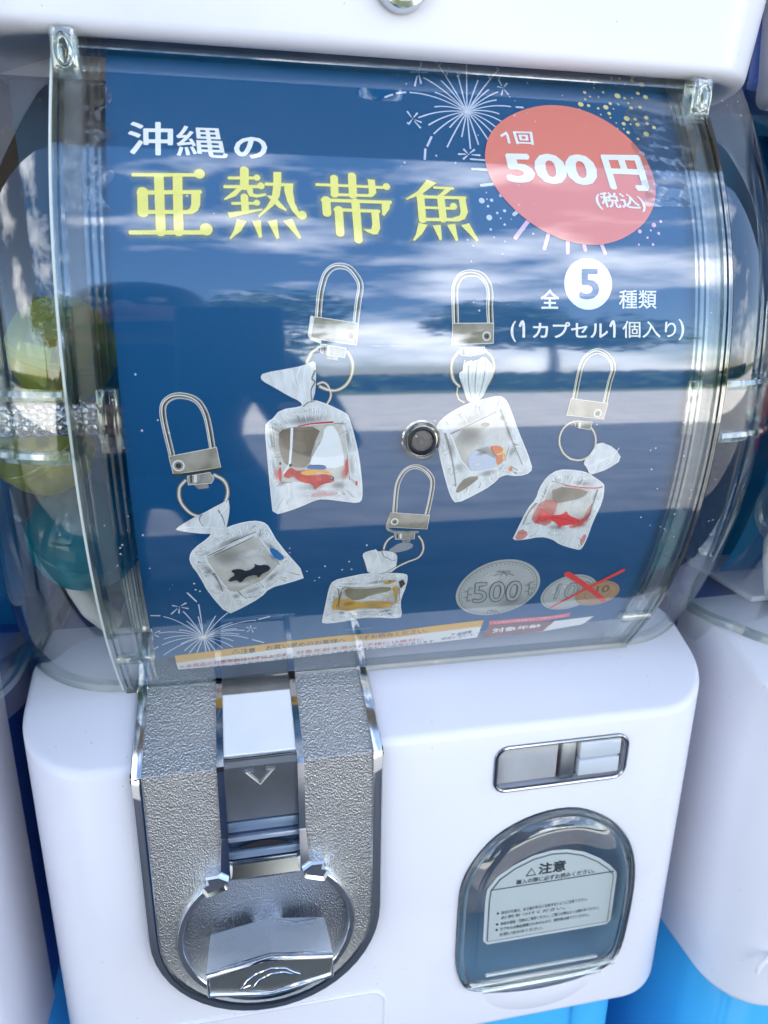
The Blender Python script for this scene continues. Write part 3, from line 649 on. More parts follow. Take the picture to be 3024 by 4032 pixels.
rows = ((.0525, .0990, .9472, '取出口の扉は、お子様が手などを挟まないようご注意ください。'), (.0525, .0870, .9440, 'お気をつけください。'), (.0525, .1062, .9402, '商品の返品・交換はご容赦ください。ご購入の際はよくお確かめください。'), (.0525, .1010, .9366, 'カプセルは商品保護のためのもので、開封後は捨ててください。'), (.0525, .0760, .9330, 'お問い合わせください。'))
for x0, x1, z, s in rows: add_txt(s, x0, z, x1, z-.0022, .004)
for z in (.9461, .9391, .9355): add_txt('●', .0500, z+.0007, .0513, z-.0007, .01)
obj('sticker_text', Vt, Ft, 'ink', PD, smooth=False)
tube('warning_sign', [(.0640, .0034, .9672), (.0690, .0034, .9672), (.0665, .0034, .9715)], .00025, 'ink', PD, 6, True)
tube('sticker_rule', [(.0462, .0034, .9616), (.1118, .0034, .9616)], .0002, 'ink', PD, 6)
for z, x0, x1, r in ((.9165, .043, .103, .0013), (.9110, .036, .113, .0016), (.9060, .042, .106, .0012)): tube('door_bar', [(x0, -.0048, z), (x1, -.0048, z)], r, 'clear_edge', PD, 10)
# pocket bulge below the door
V, F = [], []
for j_ in range(9):
    th = math.pi/2*j_/8
    for i_ in range(25):
        ph = math.pi+math.pi*i_/24
        V.append((.075+.052*math.cos(ph)*math.cos(th), .013-.0160*math.sin(th)*1.0-(.0), .8985+.030*math.sin(ph)*math.cos(th)))
for j_ in range(8):
    for i_ in range(24):
        a = j_*25+i_; F.append((a, a+1, a+26, a+25))
rel(obj('pocket_bulge', V, F, 'white_plastic', M))
# --- blue base
bs = []
for z, d in ((0, 0), (.845, 0), (.855, .003), (.866, .006)): bs.append([(x, y, z) for x, y in plan(.148-d, .024+d, .03, .03, .30)])
rel(loft('blue_base', bs, 'blue_plastic', M, cap1=True))
for x in (-.098, .112): rel(tube('base_rib', [(x, .0235, .20), (x, .0235, .852)], .0022, 'blue_plastic', M, 8))
tag(lower, 'white lower housing with prize door')
tag(bpy.data.objects['blue_base'], 'bright blue glossy base below the white housing')

# ================================================================ the poster behind the window
PRINT=[
('T','T1','white',1,'沖',((-96.4,108.9),(-81.6,109.7),(-82,96.3),(-96.4,96)),0.02),
('T','T1','white',1,'縄',((-80.7,108.4),(-65.4,108.7),(-63.7,96.2),(-80.9,96.2)),0.01),
('T','T1','white',1,'の',((-61.6,104.8),(-50.2,105.5),(-50.5,96.7),(-61.8,96.3)),0.03),
('L','headline_lettering','glow1',1,((-95.1,88.4),(-74.5,89.2)),5.6,5.6,0),
('L','headline_lettering','glow2',1.3,((-95.1,88.4),(-74.5,89.2)),3.8,3.8,0),
('L','headline_lettering','glow2',1.6,((-95.1,88.4),(-74.5,89.2)),2.55,2.55,0),
('L','headline_lettering','yellow',3,((-95.1,88.4),(-74.5,89.2)),1.27,1.27,0),
('D','headline_lettering','glow1',1,(-73.6,89.7),3.9,3.9),
('D','headline_lettering','glow2',1.3,(-73.6,89.7),3,3),
('D','headline_lettering','glow2',1.6,(-73.6,89.7),2.41,2.41),
('D','headline_lettering','yellow',3,(-73.6,89.7),1.82,1.82),
('L','headline_lettering','glow1',1,((-86.8,88.1),(-86.9,68.3)),7.4,7.4,0),
('L','headline_lettering','glow2',1.3,((-86.8,88.1),(-86.9,68.3)),5.6,5.6,0),
('L','headline_lettering','glow2',1.6,((-86.8,88.1),(-86.9,68.3)),4.4,4.4,0),
('L','headline_lettering','yellow',3,((-86.8,88.1),(-86.9,68.3)),3.1,3.1,0),
('L','headline_lettering','glow1',1,((-80.8,88.4),(-81.2,68.4)),7.4,7.4,0),
('L','headline_lettering','glow2',1.3,((-80.8,88.4),(-81.2,68.4)),5.6,5.6,0),
('L','headline_lettering','glow2',1.6,((-80.8,88.4),(-81.2,68.4)),4.4,4.4,0),
('L','headline_lettering','yellow',3,((-80.8,88.4),(-81.2,68.4)),3.1,3.1,0),
('L','headline_lettering','glow1',1,((-92.2,82.7),(-92.3,74.8)),7.7,7.7,0),
('L','headline_lettering','glow2',1.3,((-92.2,82.7),(-92.3,74.8)),5.9,5.9,0),
('L','headline_lettering','glow2',1.6,((-92.2,82.7),(-92.3,74.8)),4.7,4.7,0),
('L','headline_lettering','yellow',3,((-92.2,82.7),(-92.3,74.8)),3.4,3.4,0),
('L','headline_lettering','glow1',1,((-93.5,82),(-73.6,83)),5.8,5.8,0),
('L','headline_lettering','glow2',1.3,((-93.5,82),(-73.6,83)),4,4,0),
('L','headline_lettering','glow2',1.6,((-93.5,82),(-73.6,83)),2.73,2.73,0),
('L','headline_lettering','yellow',3,((-93.5,82),(-73.6,83)),1.46,1.46,0),
('L','headline_lettering','glow1',1,((-93.6,75.2),(-77.3,75.7)),5.7,5.7,0),
('L','headline_lettering','glow2',1.3,((-93.6,75.2),(-77.3,75.7)),3.9,3.9,0),
('L','headline_lettering','glow2',1.6,((-93.6,75.2),(-77.3,75.7)),2.64,2.64,0),
('L','headline_lettering','yellow',3,((-93.6,75.2),(-77.3,75.7)),1.36,1.36,0),
('L','headline_lettering','glow1',1,((-76.5,83.3),(-73.5,83.4),(-73.8,78.2),(-74.7,76.2),(-76.5,75.1),(-78.8,75),(-78.7,76.1),(-77.2,76.9),(-76.7,78.5)),3.6,3.6,1),
('L','headline_lettering','glow2',1.3,((-76.5,83.3),(-73.5,83.4),(-73.8,78.2),(-74.7,76.2),(-76.5,75.1),(-78.8,75),(-78.7,76.1),(-77.2,76.9),(-76.7,78.5)),2.09,2.09,1),
('L','headline_lettering','glow2',1.6,((-76.5,83.3),(-73.5,83.4),(-73.8,78.2),(-74.7,76.2),(-76.5,75.1),(-78.8,75),(-78.7,76.1),(-77.2,76.9),(-76.7,78.5)),1,1,1),
('P','headline_lettering','yellow',3,((-76.5,83.3),(-73.5,83.4),(-73.8,78.2),(-74.7,76.2),(-76.5,75.1),(-78.8,75),(-78.7,76.1),(-77.2,76.9),(-76.7,78.5))),
('L','headline_lettering','glow1',1,((-96.6,68.1),(-73.2,68.7)),5.8,5.8,0),
('L','headline_lettering','glow2',1.3,((-96.6,68.1),(-73.2,68.7)),4,4,0),
('L','headline_lettering','glow2',1.6,((-96.6,68.1),(-73.2,68.7)),2.73,2.73,0),
('L','headline_lettering','yellow',3,((-96.6,68.1),(-73.2,68.7)),1.46,1.46,0),
('D','headline_lettering','glow1',1,(-72.2,69.8),4.1,4.1),
('D','headline_lettering','glow2',1.3,(-72.2,69.8),3.3,3.3),
('D','headline_lettering','glow2',1.6,(-72.2,69.8),2.68,2.68),
('D','headline_lettering','yellow',3,(-72.2,69.8),2.09,2.09),
('L','headline_lettering','glow1',1,((-58.6,91.9),(-58.9,85.4)),7.3,7.3,0),
('L','headline_lettering','glow2',1.3,((-58.6,91.9),(-58.9,85.4)),5.5,5.5,0),
('L','headline_lettering','glow2',1.6,((-58.6,91.9),(-58.9,85.4)),4.2,4.2,0),
('L','headline_lettering','yellow',3,((-58.6,91.9),(-58.9,85.4)),2.96,2.96,0),
('L','headline_lettering','glow1',1,((-63.9,88.5),(-54.5,88.9)),5.4,5.4,0),
('L','headline_lettering','glow2',1.3,((-63.9,88.5),(-54.5,88.9)),3.6,3.6,0),
('L','headline_lettering','glow2',1.6,((-63.9,88.5),(-54.5,88.9)),2.37,2.37,0),
('L','headline_lettering','yellow',3,((-63.9,88.5),(-54.5,88.9)),1.09,1.09,0),
('D','headline_lettering','glow1',1,(-54.5,89),3.2,3.2),
('D','headline_lettering','glow2',1.3,(-54.5,89),2.37,2.37),
('D','headline_lettering','glow2',1.6,(-54.5,89),1.77,1.77),
('D','headline_lettering','yellow',3,(-54.5,89),1.18,1.18),
('L','headline_lettering','glow1',1,((-65.5,85.2),(-53.5,85.7)),5.5,5.5,0),
('L','headline_lettering','glow2',1.3,((-65.5,85.2),(-53.5,85.7)),3.7,3.7,0),
('L','headline_lettering','glow2',1.6,((-65.5,85.2),(-53.5,85.7)),2.46,2.46,0),
('L','headline_lettering','yellow',3,((-65.5,85.2),(-53.5,85.7)),1.18,1.18,0),
('D','headline_lettering','glow1',1,(-53.3,86),3.3,3.3),
('D','headline_lettering','glow2',1.3,(-53.3,86),2.46,2.46),
('D','headline_lettering','glow2',1.6,(-53.3,86),1.87,1.87),
('D','headline_lettering','yellow',3,(-53.3,86),1.27,1.27),
('L','headline_lettering','glow1',1,((-60.8,85.3),(-59.1,85.1),(-62.1,81.8),(-65.7,80.3),(-65.9,80.8),(-63.5,82.9)),3.6,3.6,1),
('L','headline_lettering','glow2',1.3,((-60.8,85.3),(-59.1,85.1),(-62.1,81.8),(-65.7,80.3),(-65.9,80.8),(-63.5,82.9)),2.09,2.09,1),
('L','headline_lettering','glow2',1.6,((-60.8,85.3),(-59.1,85.1),(-62.1,81.8),(-65.7,80.3),(-65.9,80.8),(-63.5,82.9)),1,1,1),
('P','headline_lettering','yellow',3,((-60.8,85.3),(-59.1,85.1),(-62.1,81.8),(-65.7,80.3),(-65.9,80.8),(-63.5,82.9))),
('L','headline_lettering','glow1',1,((-58.1,85.5),(-56.2,85.6),(-56,83),(-54.5,82.8),(-51.8,83.3),(-51.7,82.4),(-54.9,81.6),(-57.4,82),(-58.1,83.6)),3.6,3.6,1),
('L','headline_lettering','glow2',1.3,((-58.1,85.5),(-56.2,85.6),(-56,83),(-54.5,82.8),(-51.8,83.3),(-51.7,82.4),(-54.9,81.6),(-57.4,82),(-58.1,83.6)),2.09,2.09,1),
('L','headline_lettering','glow2',1.6,((-58.1,85.5),(-56.2,85.6),(-56,83),(-54.5,82.8),(-51.8,83.3),(-51.7,82.4),(-54.9,81.6),(-57.4,82),(-58.1,83.6)),1,1,1),
('P','headline_lettering','yellow',3,((-58.1,85.5),(-56.2,85.6),(-56,83),(-54.5,82.8),(-51.8,83.3),(-51.7,82.4),(-54.9,81.6),(-57.4,82),(-58.1,83.6))),
('L','headline_lettering','glow1',1,((-59.1,81.9),(-59,76.5)),6.8,6.8,0),
('L','headline_lettering','glow2',1.3,((-59.1,81.9),(-59,76.5)),5,5,0),
('L','headline_lettering','glow2',1.6,((-59.1,81.9),(-59,76.5)),3.8,3.8,0),
('L','headline_lettering','yellow',3,((-59.1,81.9),(-59,76.5)),2.5,2.5,0),
('L','headline_lettering','glow1',1,((-63.2,79.2),(-55,79.5)),5.3,5.3,0),
('L','headline_lettering','glow2',1.3,((-63.2,79.2),(-55,79.5)),3.5,3.5,0),
('L','headline_lettering','glow2',1.6,((-63.2,79.2),(-55,79.5)),2.27,2.27,0),
('L','headline_lettering','yellow',3,((-63.2,79.2),(-55,79.5)),1,1,0),
('D','headline_lettering','glow1',1,(-55,79.7),3.1,3.1),
('D','headline_lettering','glow2',1.3,(-55,79.7),2.27,2.27),
('D','headline_lettering','glow2',1.6,(-55,79.7),1.68,1.68),
('D','headline_lettering','yellow',3,(-55,79.7),1.09,1.09),
('L','headline_lettering','glow1',1,((-65,75.9),(-53.4,77.6),(-53.2,77.1),(-64.3,74.1)),3.6,3.6,1),
('L','headline_lettering','glow2',1.3,((-65,75.9),(-53.4,77.6),(-53.2,77.1),(-64.3,74.1)),2.09,2.09,1),
('L','headline_lettering','glow2',1.6,((-65,75.9),(-53.4,77.6),(-53.2,77.1),(-64.3,74.1)),1,1,1),
('P','headline_lettering','yellow',3,((-65,75.9),(-53.4,77.6),(-53.2,77.1),(-64.3,74.1))),
('L','headline_lettering','glow1',1,((-48.8,91.4),(-46.1,91.5),(-46.4,86.5),(-47.2,82.3),(-49.3,79),(-52.1,76.5),(-54.5,74.5),(-54.8,75),(-52,78.1),(-50,81.4),(-49.1,86)),3.6,3.6,1),
('L','headline_lettering','glow2',1.3,((-48.8,91.4),(-46.1,91.5),(-46.4,86.5),(-47.2,82.3),(-49.3,79),(-52.1,76.5),(-54.5,74.5),(-54.8,75),(-52,78.1),(-50,81.4),(-49.1,86)),2.09,2.09,1),
('L','headline_lettering','glow2',1.6,((-48.8,91.4),(-46.1,91.5),(-46.4,86.5),(-47.2,82.3),(-49.3,79),(-52.1,76.5),(-54.5,74.5),(-54.8,75),(-52,78.1),(-50,81.4),(-49.1,86)),1,1,1),
('P','headline_lettering','yellow',3,((-48.8,91.4),(-46.1,91.5),(-46.4,86.5),(-47.2,82.3),(-49.3,79),(-52.1,76.5),(-54.5,74.5),(-54.8,75),(-52,78.1),(-50,81.4),(-49.1,86))),
('L','headline_lettering','glow1',1,((-51.6,86.7),(-42.7,86.7)),5.5,5.5,0),
('L','headline_lettering','glow2',1.3,((-51.6,86.7),(-42.7,86.7)),3.7,3.7,0),
('L','headline_lettering','glow2',1.6,((-51.6,86.7),(-42.7,86.7)),2.46,2.46,0),
('L','headline_lettering','yellow',3,((-51.6,86.7),(-42.7,86.7)),1.18,1.18,0),
('L','headline_lettering','glow1',1,((-45.4,87.2),(-42.3,87.3),(-42.5,84.2),(-42.1,80),(-40.9,76.8),(-39.4,76.5),(-39.9,74.5),(-41.2,74.7),(-43.2,77.2),(-44.6,80.4),(-45.4,84.1)),3.6,3.6,1),
('L','headline_lettering','glow2',1.3,((-45.4,87.2),(-42.3,87.3),(-42.5,84.2),(-42.1,80),(-40.9,76.8),(-39.4,76.5),(-39.9,74.5),(-41.2,74.7),(-43.2,77.2),(-44.6,80.4),(-45.4,84.1)),2.09,2.09,1),
('L','headline_lettering','glow2',1.6,((-45.4,87.2),(-42.3,87.3),(-42.5,84.2),(-42.1,80),(-40.9,76.8),(-39.4,76.5),(-39.9,74.5),(-41.2,74.7),(-43.2,77.2),(-44.6,80.4),(-45.4,84.1)),1,1,1),
('P','headline_lettering','yellow',3,((-45.4,87.2),(-42.3,87.3),(-42.5,84.2),(-42.1,80),(-40.9,76.8),(-39.4,76.5),(-39.9,74.5),(-41.2,74.7),(-43.2,77.2),(-44.6,80.4),(-45.4,84.1))),
('D','headline_lettering','glow1',1,(-39.8,75.7),3.6,3.6),
('D','headline_lettering','glow2',1.3,(-39.8,75.7),2.73,2.73),
('D','headline_lettering','glow2',1.6,(-39.8,75.7),2.14,2.14),
('D','headline_lettering','yellow',3,(-39.8,75.7),1.55,1.55),
('L','headline_lettering','glow1',1,((-51.6,82.4),(-48.9,82.5),(-47.3,80.3),(-45.1,77.6),(-45.2,77),(-47.8,78.2),(-49.6,80.2)),3.6,3.6,1),
('L','headline_lettering','glow2',1.3,((-51.6,82.4),(-48.9,82.5),(-47.3,80.3),(-45.1,77.6),(-45.2,77),(-47.8,78.2),(-49.6,80.2)),2.09,2.09,1),
('L','headline_lettering','glow2',1.6,((-51.6,82.4),(-48.9,82.5),(-47.3,80.3),(-45.1,77.6),(-45.2,77),(-47.8,78.2),(-49.6,80.2)),1,1,1),
('P','headline_lettering','yellow',3,((-51.6,82.4),(-48.9,82.5),(-47.3,80.3),(-45.1,77.6),(-45.2,77),(-47.8,78.2),(-49.6,80.2))),
('L','headline_lettering','glow1',1,((-61.9,73.6),(-58.8,72.9),(-60.8,69.5),(-64.3,66.7),(-64.7,66.9),(-63.1,69.8)),3.6,3.6,1),
('L','headline_lettering','glow2',1.3,((-61.9,73.6),(-58.8,72.9),(-60.8,69.5),(-64.3,66.7),(-64.7,66.9),(-63.1,69.8)),2.09,2.09,1),
('L','headline_lettering','glow2',1.6,((-61.9,73.6),(-58.8,72.9),(-60.8,69.5),(-64.3,66.7),(-64.7,66.9),(-63.1,69.8)),1,1,1),
('P','headline_lettering','yellow',3,((-61.9,73.6),(-58.8,72.9),(-60.8,69.5),(-64.3,66.7),(-64.7,66.9),(-63.1,69.8))),
('L','headline_lettering','glow1',1,((-56.9,73),(-54,73.4),(-53.9,67.5),(-54.8,67.3)),3.6,3.6,1),
('L','headline_lettering','glow2',1.3,((-56.9,73),(-54,73.4),(-53.9,67.5),(-54.8,67.3)),2.09,2.09,1),
('L','headline_lettering','glow2',1.6,((-56.9,73),(-54,73.4),(-53.9,67.5),(-54.8,67.3)),1,1,1),
('P','headline_lettering','yellow',3,((-56.9,73),(-54,73.4),(-53.9,67.5),(-54.8,67.3))),
('L','headline_lettering','glow1',1,((-51.7,73.1),(-48.6,73.8),(-48.1,67.3),(-49,67)),3.6,3.6,1),
('L','headline_lettering','glow2',1.3,((-51.7,73.1),(-48.6,73.8),(-48.1,67.3),(-49,67)),2.09,2.09,1),
('L','headline_lettering','glow2',1.6,((-51.7,73.1),(-48.6,73.8),(-48.1,67.3),(-49,67)),1,1,1),
('P','headline_lettering','yellow',3,((-51.7,73.1),(-48.6,73.8),(-48.1,67.3),(-49,67))),
('L','headline_lettering','glow1',1,((-46.4,73.3),(-43.4,74.3),(-40.6,67.6),(-41.3,67.2)),3.6,3.6,1),
('L','headline_lettering','glow2',1.3,((-46.4,73.3),(-43.4,74.3),(-40.6,67.6),(-41.3,67.2)),2.09,2.09,1),
('L','headline_lettering','glow2',1.6,((-46.4,73.3),(-43.4,74.3),(-40.6,67.6),(-41.3,67.2)),1,1,1),
('P','headline_lettering','yellow',3,((-46.4,73.3),(-43.4,74.3),(-40.6,67.6),(-41.3,67.2))),
('L','headline_lettering','glow1',1,((-27.9,90.1),(-28.1,83.6)),7,7,0),
('L','headline_lettering','glow2',1.3,((-27.9,90.1),(-28.1,83.6)),5.2,5.2,0),
('L','headline_lettering','glow2',1.6,((-27.9,90.1),(-28.1,83.6)),4,4,0),
('L','headline_lettering','yellow',3,((-27.9,90.1),(-28.1,83.6)),2.74,2.74,0),
('L','headline_lettering','glow1',1,((-21.5,91.2),(-21.7,83.5)),7.1,7.1,0),
('L','headline_lettering','glow2',1.3,((-21.5,91.2),(-21.7,83.5)),5.3,5.3,0),
('L','headline_lettering','glow2',1.6,((-21.5,91.2),(-21.7,83.5)),4.1,4.1,0),
('L','headline_lettering','yellow',3,((-21.5,91.2),(-21.7,83.5)),2.88,2.88,0),
('L','headline_lettering','glow1',1,((-16,90),(-13.5,89.9),(-13.3,84.8),(-14.4,83.5),(-16.8,83.2),(-16.7,84.1),(-15.9,84.7)),3.5,3.5,1),
('L','headline_lettering','glow2',1.3,((-16,90),(-13.5,89.9),(-13.3,84.8),(-14.4,83.5),(-16.8,83.2),(-16.7,84.1),(-15.9,84.7)),2.04,2.04,1),
('L','headline_lettering','glow2',1.6,((-16,90),(-13.5,89.9),(-13.3,84.8),(-14.4,83.5),(-16.8,83.2),(-16.7,84.1),(-15.9,84.7)),0.97,0.97,1),
('P','headline_lettering','yellow',3,((-16,90),(-13.5,89.9),(-13.3,84.8),(-14.4,83.5),(-16.8,83.2),(-16.7,84.1),(-15.9,84.7))),
('L','headline_lettering','glow1',1,((-34.2,87.2),(-10.2,87)),5.3,5.3,0),
('L','headline_lettering','glow2',1.3,((-34.2,87.2),(-10.2,87)),3.5,3.5,0),
('L','headline_lettering','glow2',1.6,((-34.2,87.2),(-10.2,87)),2.3,2.3,0),
('L','headline_lettering','yellow',3,((-34.2,87.2),(-10.2,87)),1.06,1.06,0),
('D','headline_lettering','glow1',1,(-9.4,87.4),3.3,3.3),
('D','headline_lettering','glow2',1.3,(-9.4,87.4),2.48,2.48),
('D','headline_lettering','glow2',1.6,(-9.4,87.4),1.9,1.9),
('D','headline_lettering','yellow',3,(-9.4,87.4),1.33,1.33),
('L','headline_lettering','glow1',1,((-29,83.6),(-15.2,83.7)),5.3,5.3,0),
('L','headline_lettering','glow2',1.3,((-29,83.6),(-15.2,83.7)),3.5,3.5,0),
('L','headline_lettering','glow2',1.6,((-29,83.6),(-15.2,83.7)),2.3,2.3,0),
('L','headline_lettering','yellow',3,((-29,83.6),(-15.2,83.7)),1.06,1.06,0),
('L','headline_lettering','glow1',1,((-32.6,81.4),(-8.4,81.4)),5.4,5.4,0),
('L','headline_lettering','glow2',1.3,((-32.6,81.4),(-8.4,81.4)),3.7,3.7,0),
('L','headline_lettering','glow2',1.6,((-32.6,81.4),(-8.4,81.4)),2.48,2.48,0),
('L','headline_lettering','yellow',3,((-32.6,81.4),(-8.4,81.4)),1.24,1.24,0),
('L','headline_lettering','glow1',1,((-31.3,81.7),(-31.2,76.5)),7.2,7.2,0),
('L','headline_lettering','glow2',1.3,((-31.3,81.7),(-31.2,76.5)),5.4,5.4,0),
('L','headline_lettering','glow2',1.6,((-31.3,81.7),(-31.2,76.5)),4.2,4.2,0),
('L','headline_lettering','yellow',3,((-31.3,81.7),(-31.2,76.5)),3,3,0),
('L','headline_lettering','glow1',1,((-11.6,81.8),(-8.4,81.7),(-9,78.8),(-11,76.2),(-11.8,76.7)),3.5,3.5,1),
('L','headline_lettering','glow2',1.3,((-11.6,81.8),(-8.4,81.7),(-9,78.8),(-11,76.2),(-11.8,76.7)),2.04,2.04,1),
('L','headline_lettering','glow2',1.6,((-11.6,81.8),(-8.4,81.7),(-9,78.8),(-11,76.2),(-11.8,76.7)),0.97,0.97,1),
('P','headline_lettering','yellow',3,((-11.6,81.8),(-8.4,81.7),(-9,78.8),(-11,76.2),(-11.8,76.7))),
('L','headline_lettering','glow1',1,((-21,81.2),(-20.7,67.2)),7.1,7.1,0),
('L','headline_lettering','glow2',1.3,((-21,81.2),(-20.7,67.2)),5.4,5.4,0),
('L','headline_lettering','glow2',1.6,((-21,81.2),(-20.7,67.2)),4.2,4.2,0),
('L','headline_lettering','yellow',3,((-21,81.2),(-20.7,67.2)),2.92,2.92,0),
('L','headline_lettering','glow1',1,((-28.4,78),(-12.8,77.9)),5.4,5.4,0),
('L','headline_lettering','glow2',1.3,((-28.4,78),(-12.8,77.9)),3.6,3.6,0),
('L','headline_lettering','glow2',1.6,((-28.4,78),(-12.8,77.9)),2.39,2.39,0),
('L','headline_lettering','yellow',3,((-28.4,78),(-12.8,77.9)),1.15,1.15,0),
('L','headline_lettering','glow1',1,((-27.1,78.2),(-27,69.4)),7.1,7.1,0),
('L','headline_lettering','glow2',1.3,((-27.1,78.2),(-27,69.4)),5.4,5.4,0),
('L','headline_lettering','glow2',1.6,((-27.1,78.2),(-27,69.4)),4.2,4.2,0),
('L','headline_lettering','yellow',3,((-27.1,78.2),(-27,69.4)),2.92,2.92,0),
('L','headline_lettering','glow1',1,((-15.6,78),(-12.9,78.1),(-12.8,71.5),(-13.8,69.5),(-15.3,69.3),(-17.6,70.2),(-18.9,71.3),(-16,71.2),(-15.5,73)),3.5,3.5,1),
('L','headline_lettering','glow2',1.3,((-15.6,78),(-12.9,78.1),(-12.8,71.5),(-13.8,69.5),(-15.3,69.3),(-17.6,70.2),(-18.9,71.3),(-16,71.2),(-15.5,73)),2.04,2.04,1),
('L','headline_lettering','glow2',1.6,((-15.6,78),(-12.9,78.1),(-12.8,71.5),(-13.8,69.5),(-15.3,69.3),(-17.6,70.2),(-18.9,71.3),(-16,71.2),(-15.5,73)),0.97,0.97,1),
('P','headline_lettering','yellow',3,((-15.6,78),(-12.9,78.1),(-12.8,71.5),(-13.8,69.5),(-15.3,69.3),(-17.6,70.2),(-18.9,71.3),(-16,71.2),(-15.5,73))),
('L','headline_lettering','glow1',1,((5.6,90.7),(9,89.5),(3.3,85),(-2.55,82.5),(-2.74,83),(1.77,86)),3.5,3.5,1),
('L','headline_lettering','glow2',1.3,((5.6,90.7),(9,89.5),(3.3,85),(-2.55,82.5),(-2.74,83),(1.77,86)),2.04,2.04,1),
('L','headline_lettering','glow2',1.6,((5.6,90.7),(9,89.5),(3.3,85),(-2.55,82.5),(-2.74,83),(1.77,86)),0.97,0.97,1),
('P','headline_lettering','yellow',3,((5.6,90.7),(9,89.5),(3.3,85),(-2.55,82.5),(-2.74,83),(1.77,86))),
('L','headline_lettering','glow1',1,((8,87.7),(15,87.6)),5.2,5.2,0),
('L','headline_lettering','glow2',1.3,((8,87.7),(15,87.6)),3.4,3.4,0),
('L','headline_lettering','glow2',1.6,((8,87.7),(15,87.6)),2.21,2.21,0),
('L','headline_lettering','yellow',3,((8,87.7),(15,87.6)),0.97,0.97,0),
('L','headline_lettering','glow1',1,((12.6,88),(15.2,87.7),(11,84.4),(9.2,84.4)),3.5,3.5,1),
('L','headline_lettering','glow2',1.3,((12.6,88),(15.2,87.7),(11,84.4),(9.2,84.4)),2.04,2.04,1),
('L','headline_lettering','glow2',1.6,((12.6,88),(15.2,87.7),(11,84.4),(9.2,84.4)),0.97,0.97,1),
('P','headline_lettering','yellow',3,((12.6,88),(15.2,87.7),(11,84.4),(9.2,84.4))),
('L','headline_lettering','glow1',1,((1.59,83.9),(19.2,84)),5.4,5.4,0),
('L','headline_lettering','glow2',1.3,((1.59,83.9),(19.2,84)),3.6,3.6,0),
('L','headline_lettering','glow2',1.6,((1.59,83.9),(19.2,84)),2.39,2.39,0),
('L','headline_lettering','yellow',3,((1.59,83.9),(19.2,84)),1.15,1.15,0),
('L','headline_lettering','glow1',1,((2.63,84.2),(2.75,75.1)),7,7,0),
('L','headline_lettering','glow2',1.3,((2.63,84.2),(2.75,75.1)),5.2,5.2,0),
('L','headline_lettering','glow2',1.6,((2.63,84.2),(2.75,75.1)),4,4,0),
('L','headline_lettering','yellow',3,((2.63,84.2),(2.75,75.1)),2.74,2.74,0),
('L','headline_lettering','glow1',1,((10.1,84),(10.4,75.5)),7,7,0),
('L','headline_lettering','glow2',1.3,((10.1,84),(10.4,75.5)),5.2,5.2,0),
('L','headline_lettering','glow2',1.6,((10.1,84),(10.4,75.5)),4,4,0),
('L','headline_lettering','yellow',3,((10.1,84),(10.4,75.5)),2.74,2.74,0),
('L','headline_lettering','glow1',1,((16.7,84.1),(19.2,84.2),(19.8,78.5),(18.5,76),(16.4,75.1),(13.9,75),(14,76.3),(16.6,77.2),(17.1,78.8)),3.5,3.5,1),
('L','headline_lettering','glow2',1.3,((16.7,84.1),(19.2,84.2),(19.8,78.5),(18.5,76),(16.4,75.1),(13.9,75),(14,76.3),(16.6,77.2),(17.1,78.8)),2.04,2.04,1),
('L','headline_lettering','glow2',1.6,((16.7,84.1),(19.2,84.2),(19.8,78.5),(18.5,76),(16.4,75.1),(13.9,75),(14,76.3),(16.6,77.2),(17.1,78.8)),0.97,0.97,1),
('P','headline_lettering','yellow',3,((16.7,84.1),(19.2,84.2),(19.8,78.5),(18.5,76),(16.4,75.1),(13.9,75),(14,76.3),(16.6,77.2),(17.1,78.8))),
('L','headline_lettering','glow1',1,((3.9,79.8),(14.7,79.8)),5.2,5.2,0),
('L','headline_lettering','glow2',1.3,((3.9,79.8),(14.7,79.8)),3.4,3.4,0),
('L','headline_lettering','glow2',1.6,((3.9,79.8),(14.7,79.8)),2.21,2.21,0),
('L','headline_lettering','yellow',3,((3.9,79.8),(14.7,79.8)),0.97,0.97,0),
('D','headline_lettering','glow1',1,(14.6,80.6),3.3,3.3),
('D','headline_lettering','glow2',1.3,(14.6,80.6),2.48,2.48),
('D','headline_lettering','glow2',1.6,(14.6,80.6),1.9,1.9),
('D','headline_lettering','yellow',3,(14.6,80.6),1.33,1.33),
('L','headline_lettering','glow1',1,((2.16,75.3),(16.4,75.6)),5.4,5.4,0),
('L','headline_lettering','glow2',1.3,((2.16,75.3),(16.4,75.6)),3.7,3.7,0),
('L','headline_lettering','glow2',1.6,((2.16,75.3),(16.4,75.6)),2.48,2.48,0),
('L','headline_lettering','yellow',3,((2.16,75.3),(16.4,75.6)),1.24,1.24,0),
('L','headline_lettering','glow1',1,((1.26,74),(4.5,73.4),(2.21,69.9),(-0.55,67.4),(-1.22,67.6),(-0.01,69.8)),3.5,3.5,1),
('L','headline_lettering','glow2',1.3,((1.26,74),(4.5,73.4),(2.21,69.9),(-0.55,67.4),(-1.22,67.6),(-0.01,69.8)),2.04,2.04,1),
('L','headline_lettering','glow2',1.6,((1.26,74),(4.5,73.4),(2.21,69.9),(-0.55,67.4),(-1.22,67.6),(-0.01,69.8)),0.97,0.97,1),
('P','headline_lettering','yellow',3,((1.26,74),(4.5,73.4),(2.21,69.9),(-0.55,67.4),(-1.22,67.6),(-0.01,69.8))),
('L','headline_lettering','glow1',1,((6.3,73.2),(9.3,73.5),(9.4,68.1),(8.6,67.8)),3.5,3.5,1),
('L','headline_lettering','glow2',1.3,((6.3,73.2),(9.3,73.5),(9.4,68.1),(8.6,67.8)),2.04,2.04,1),
('L','headline_lettering','glow2',1.6,((6.3,73.2),(9.3,73.5),(9.4,68.1),(8.6,67.8)),0.97,0.97,1),
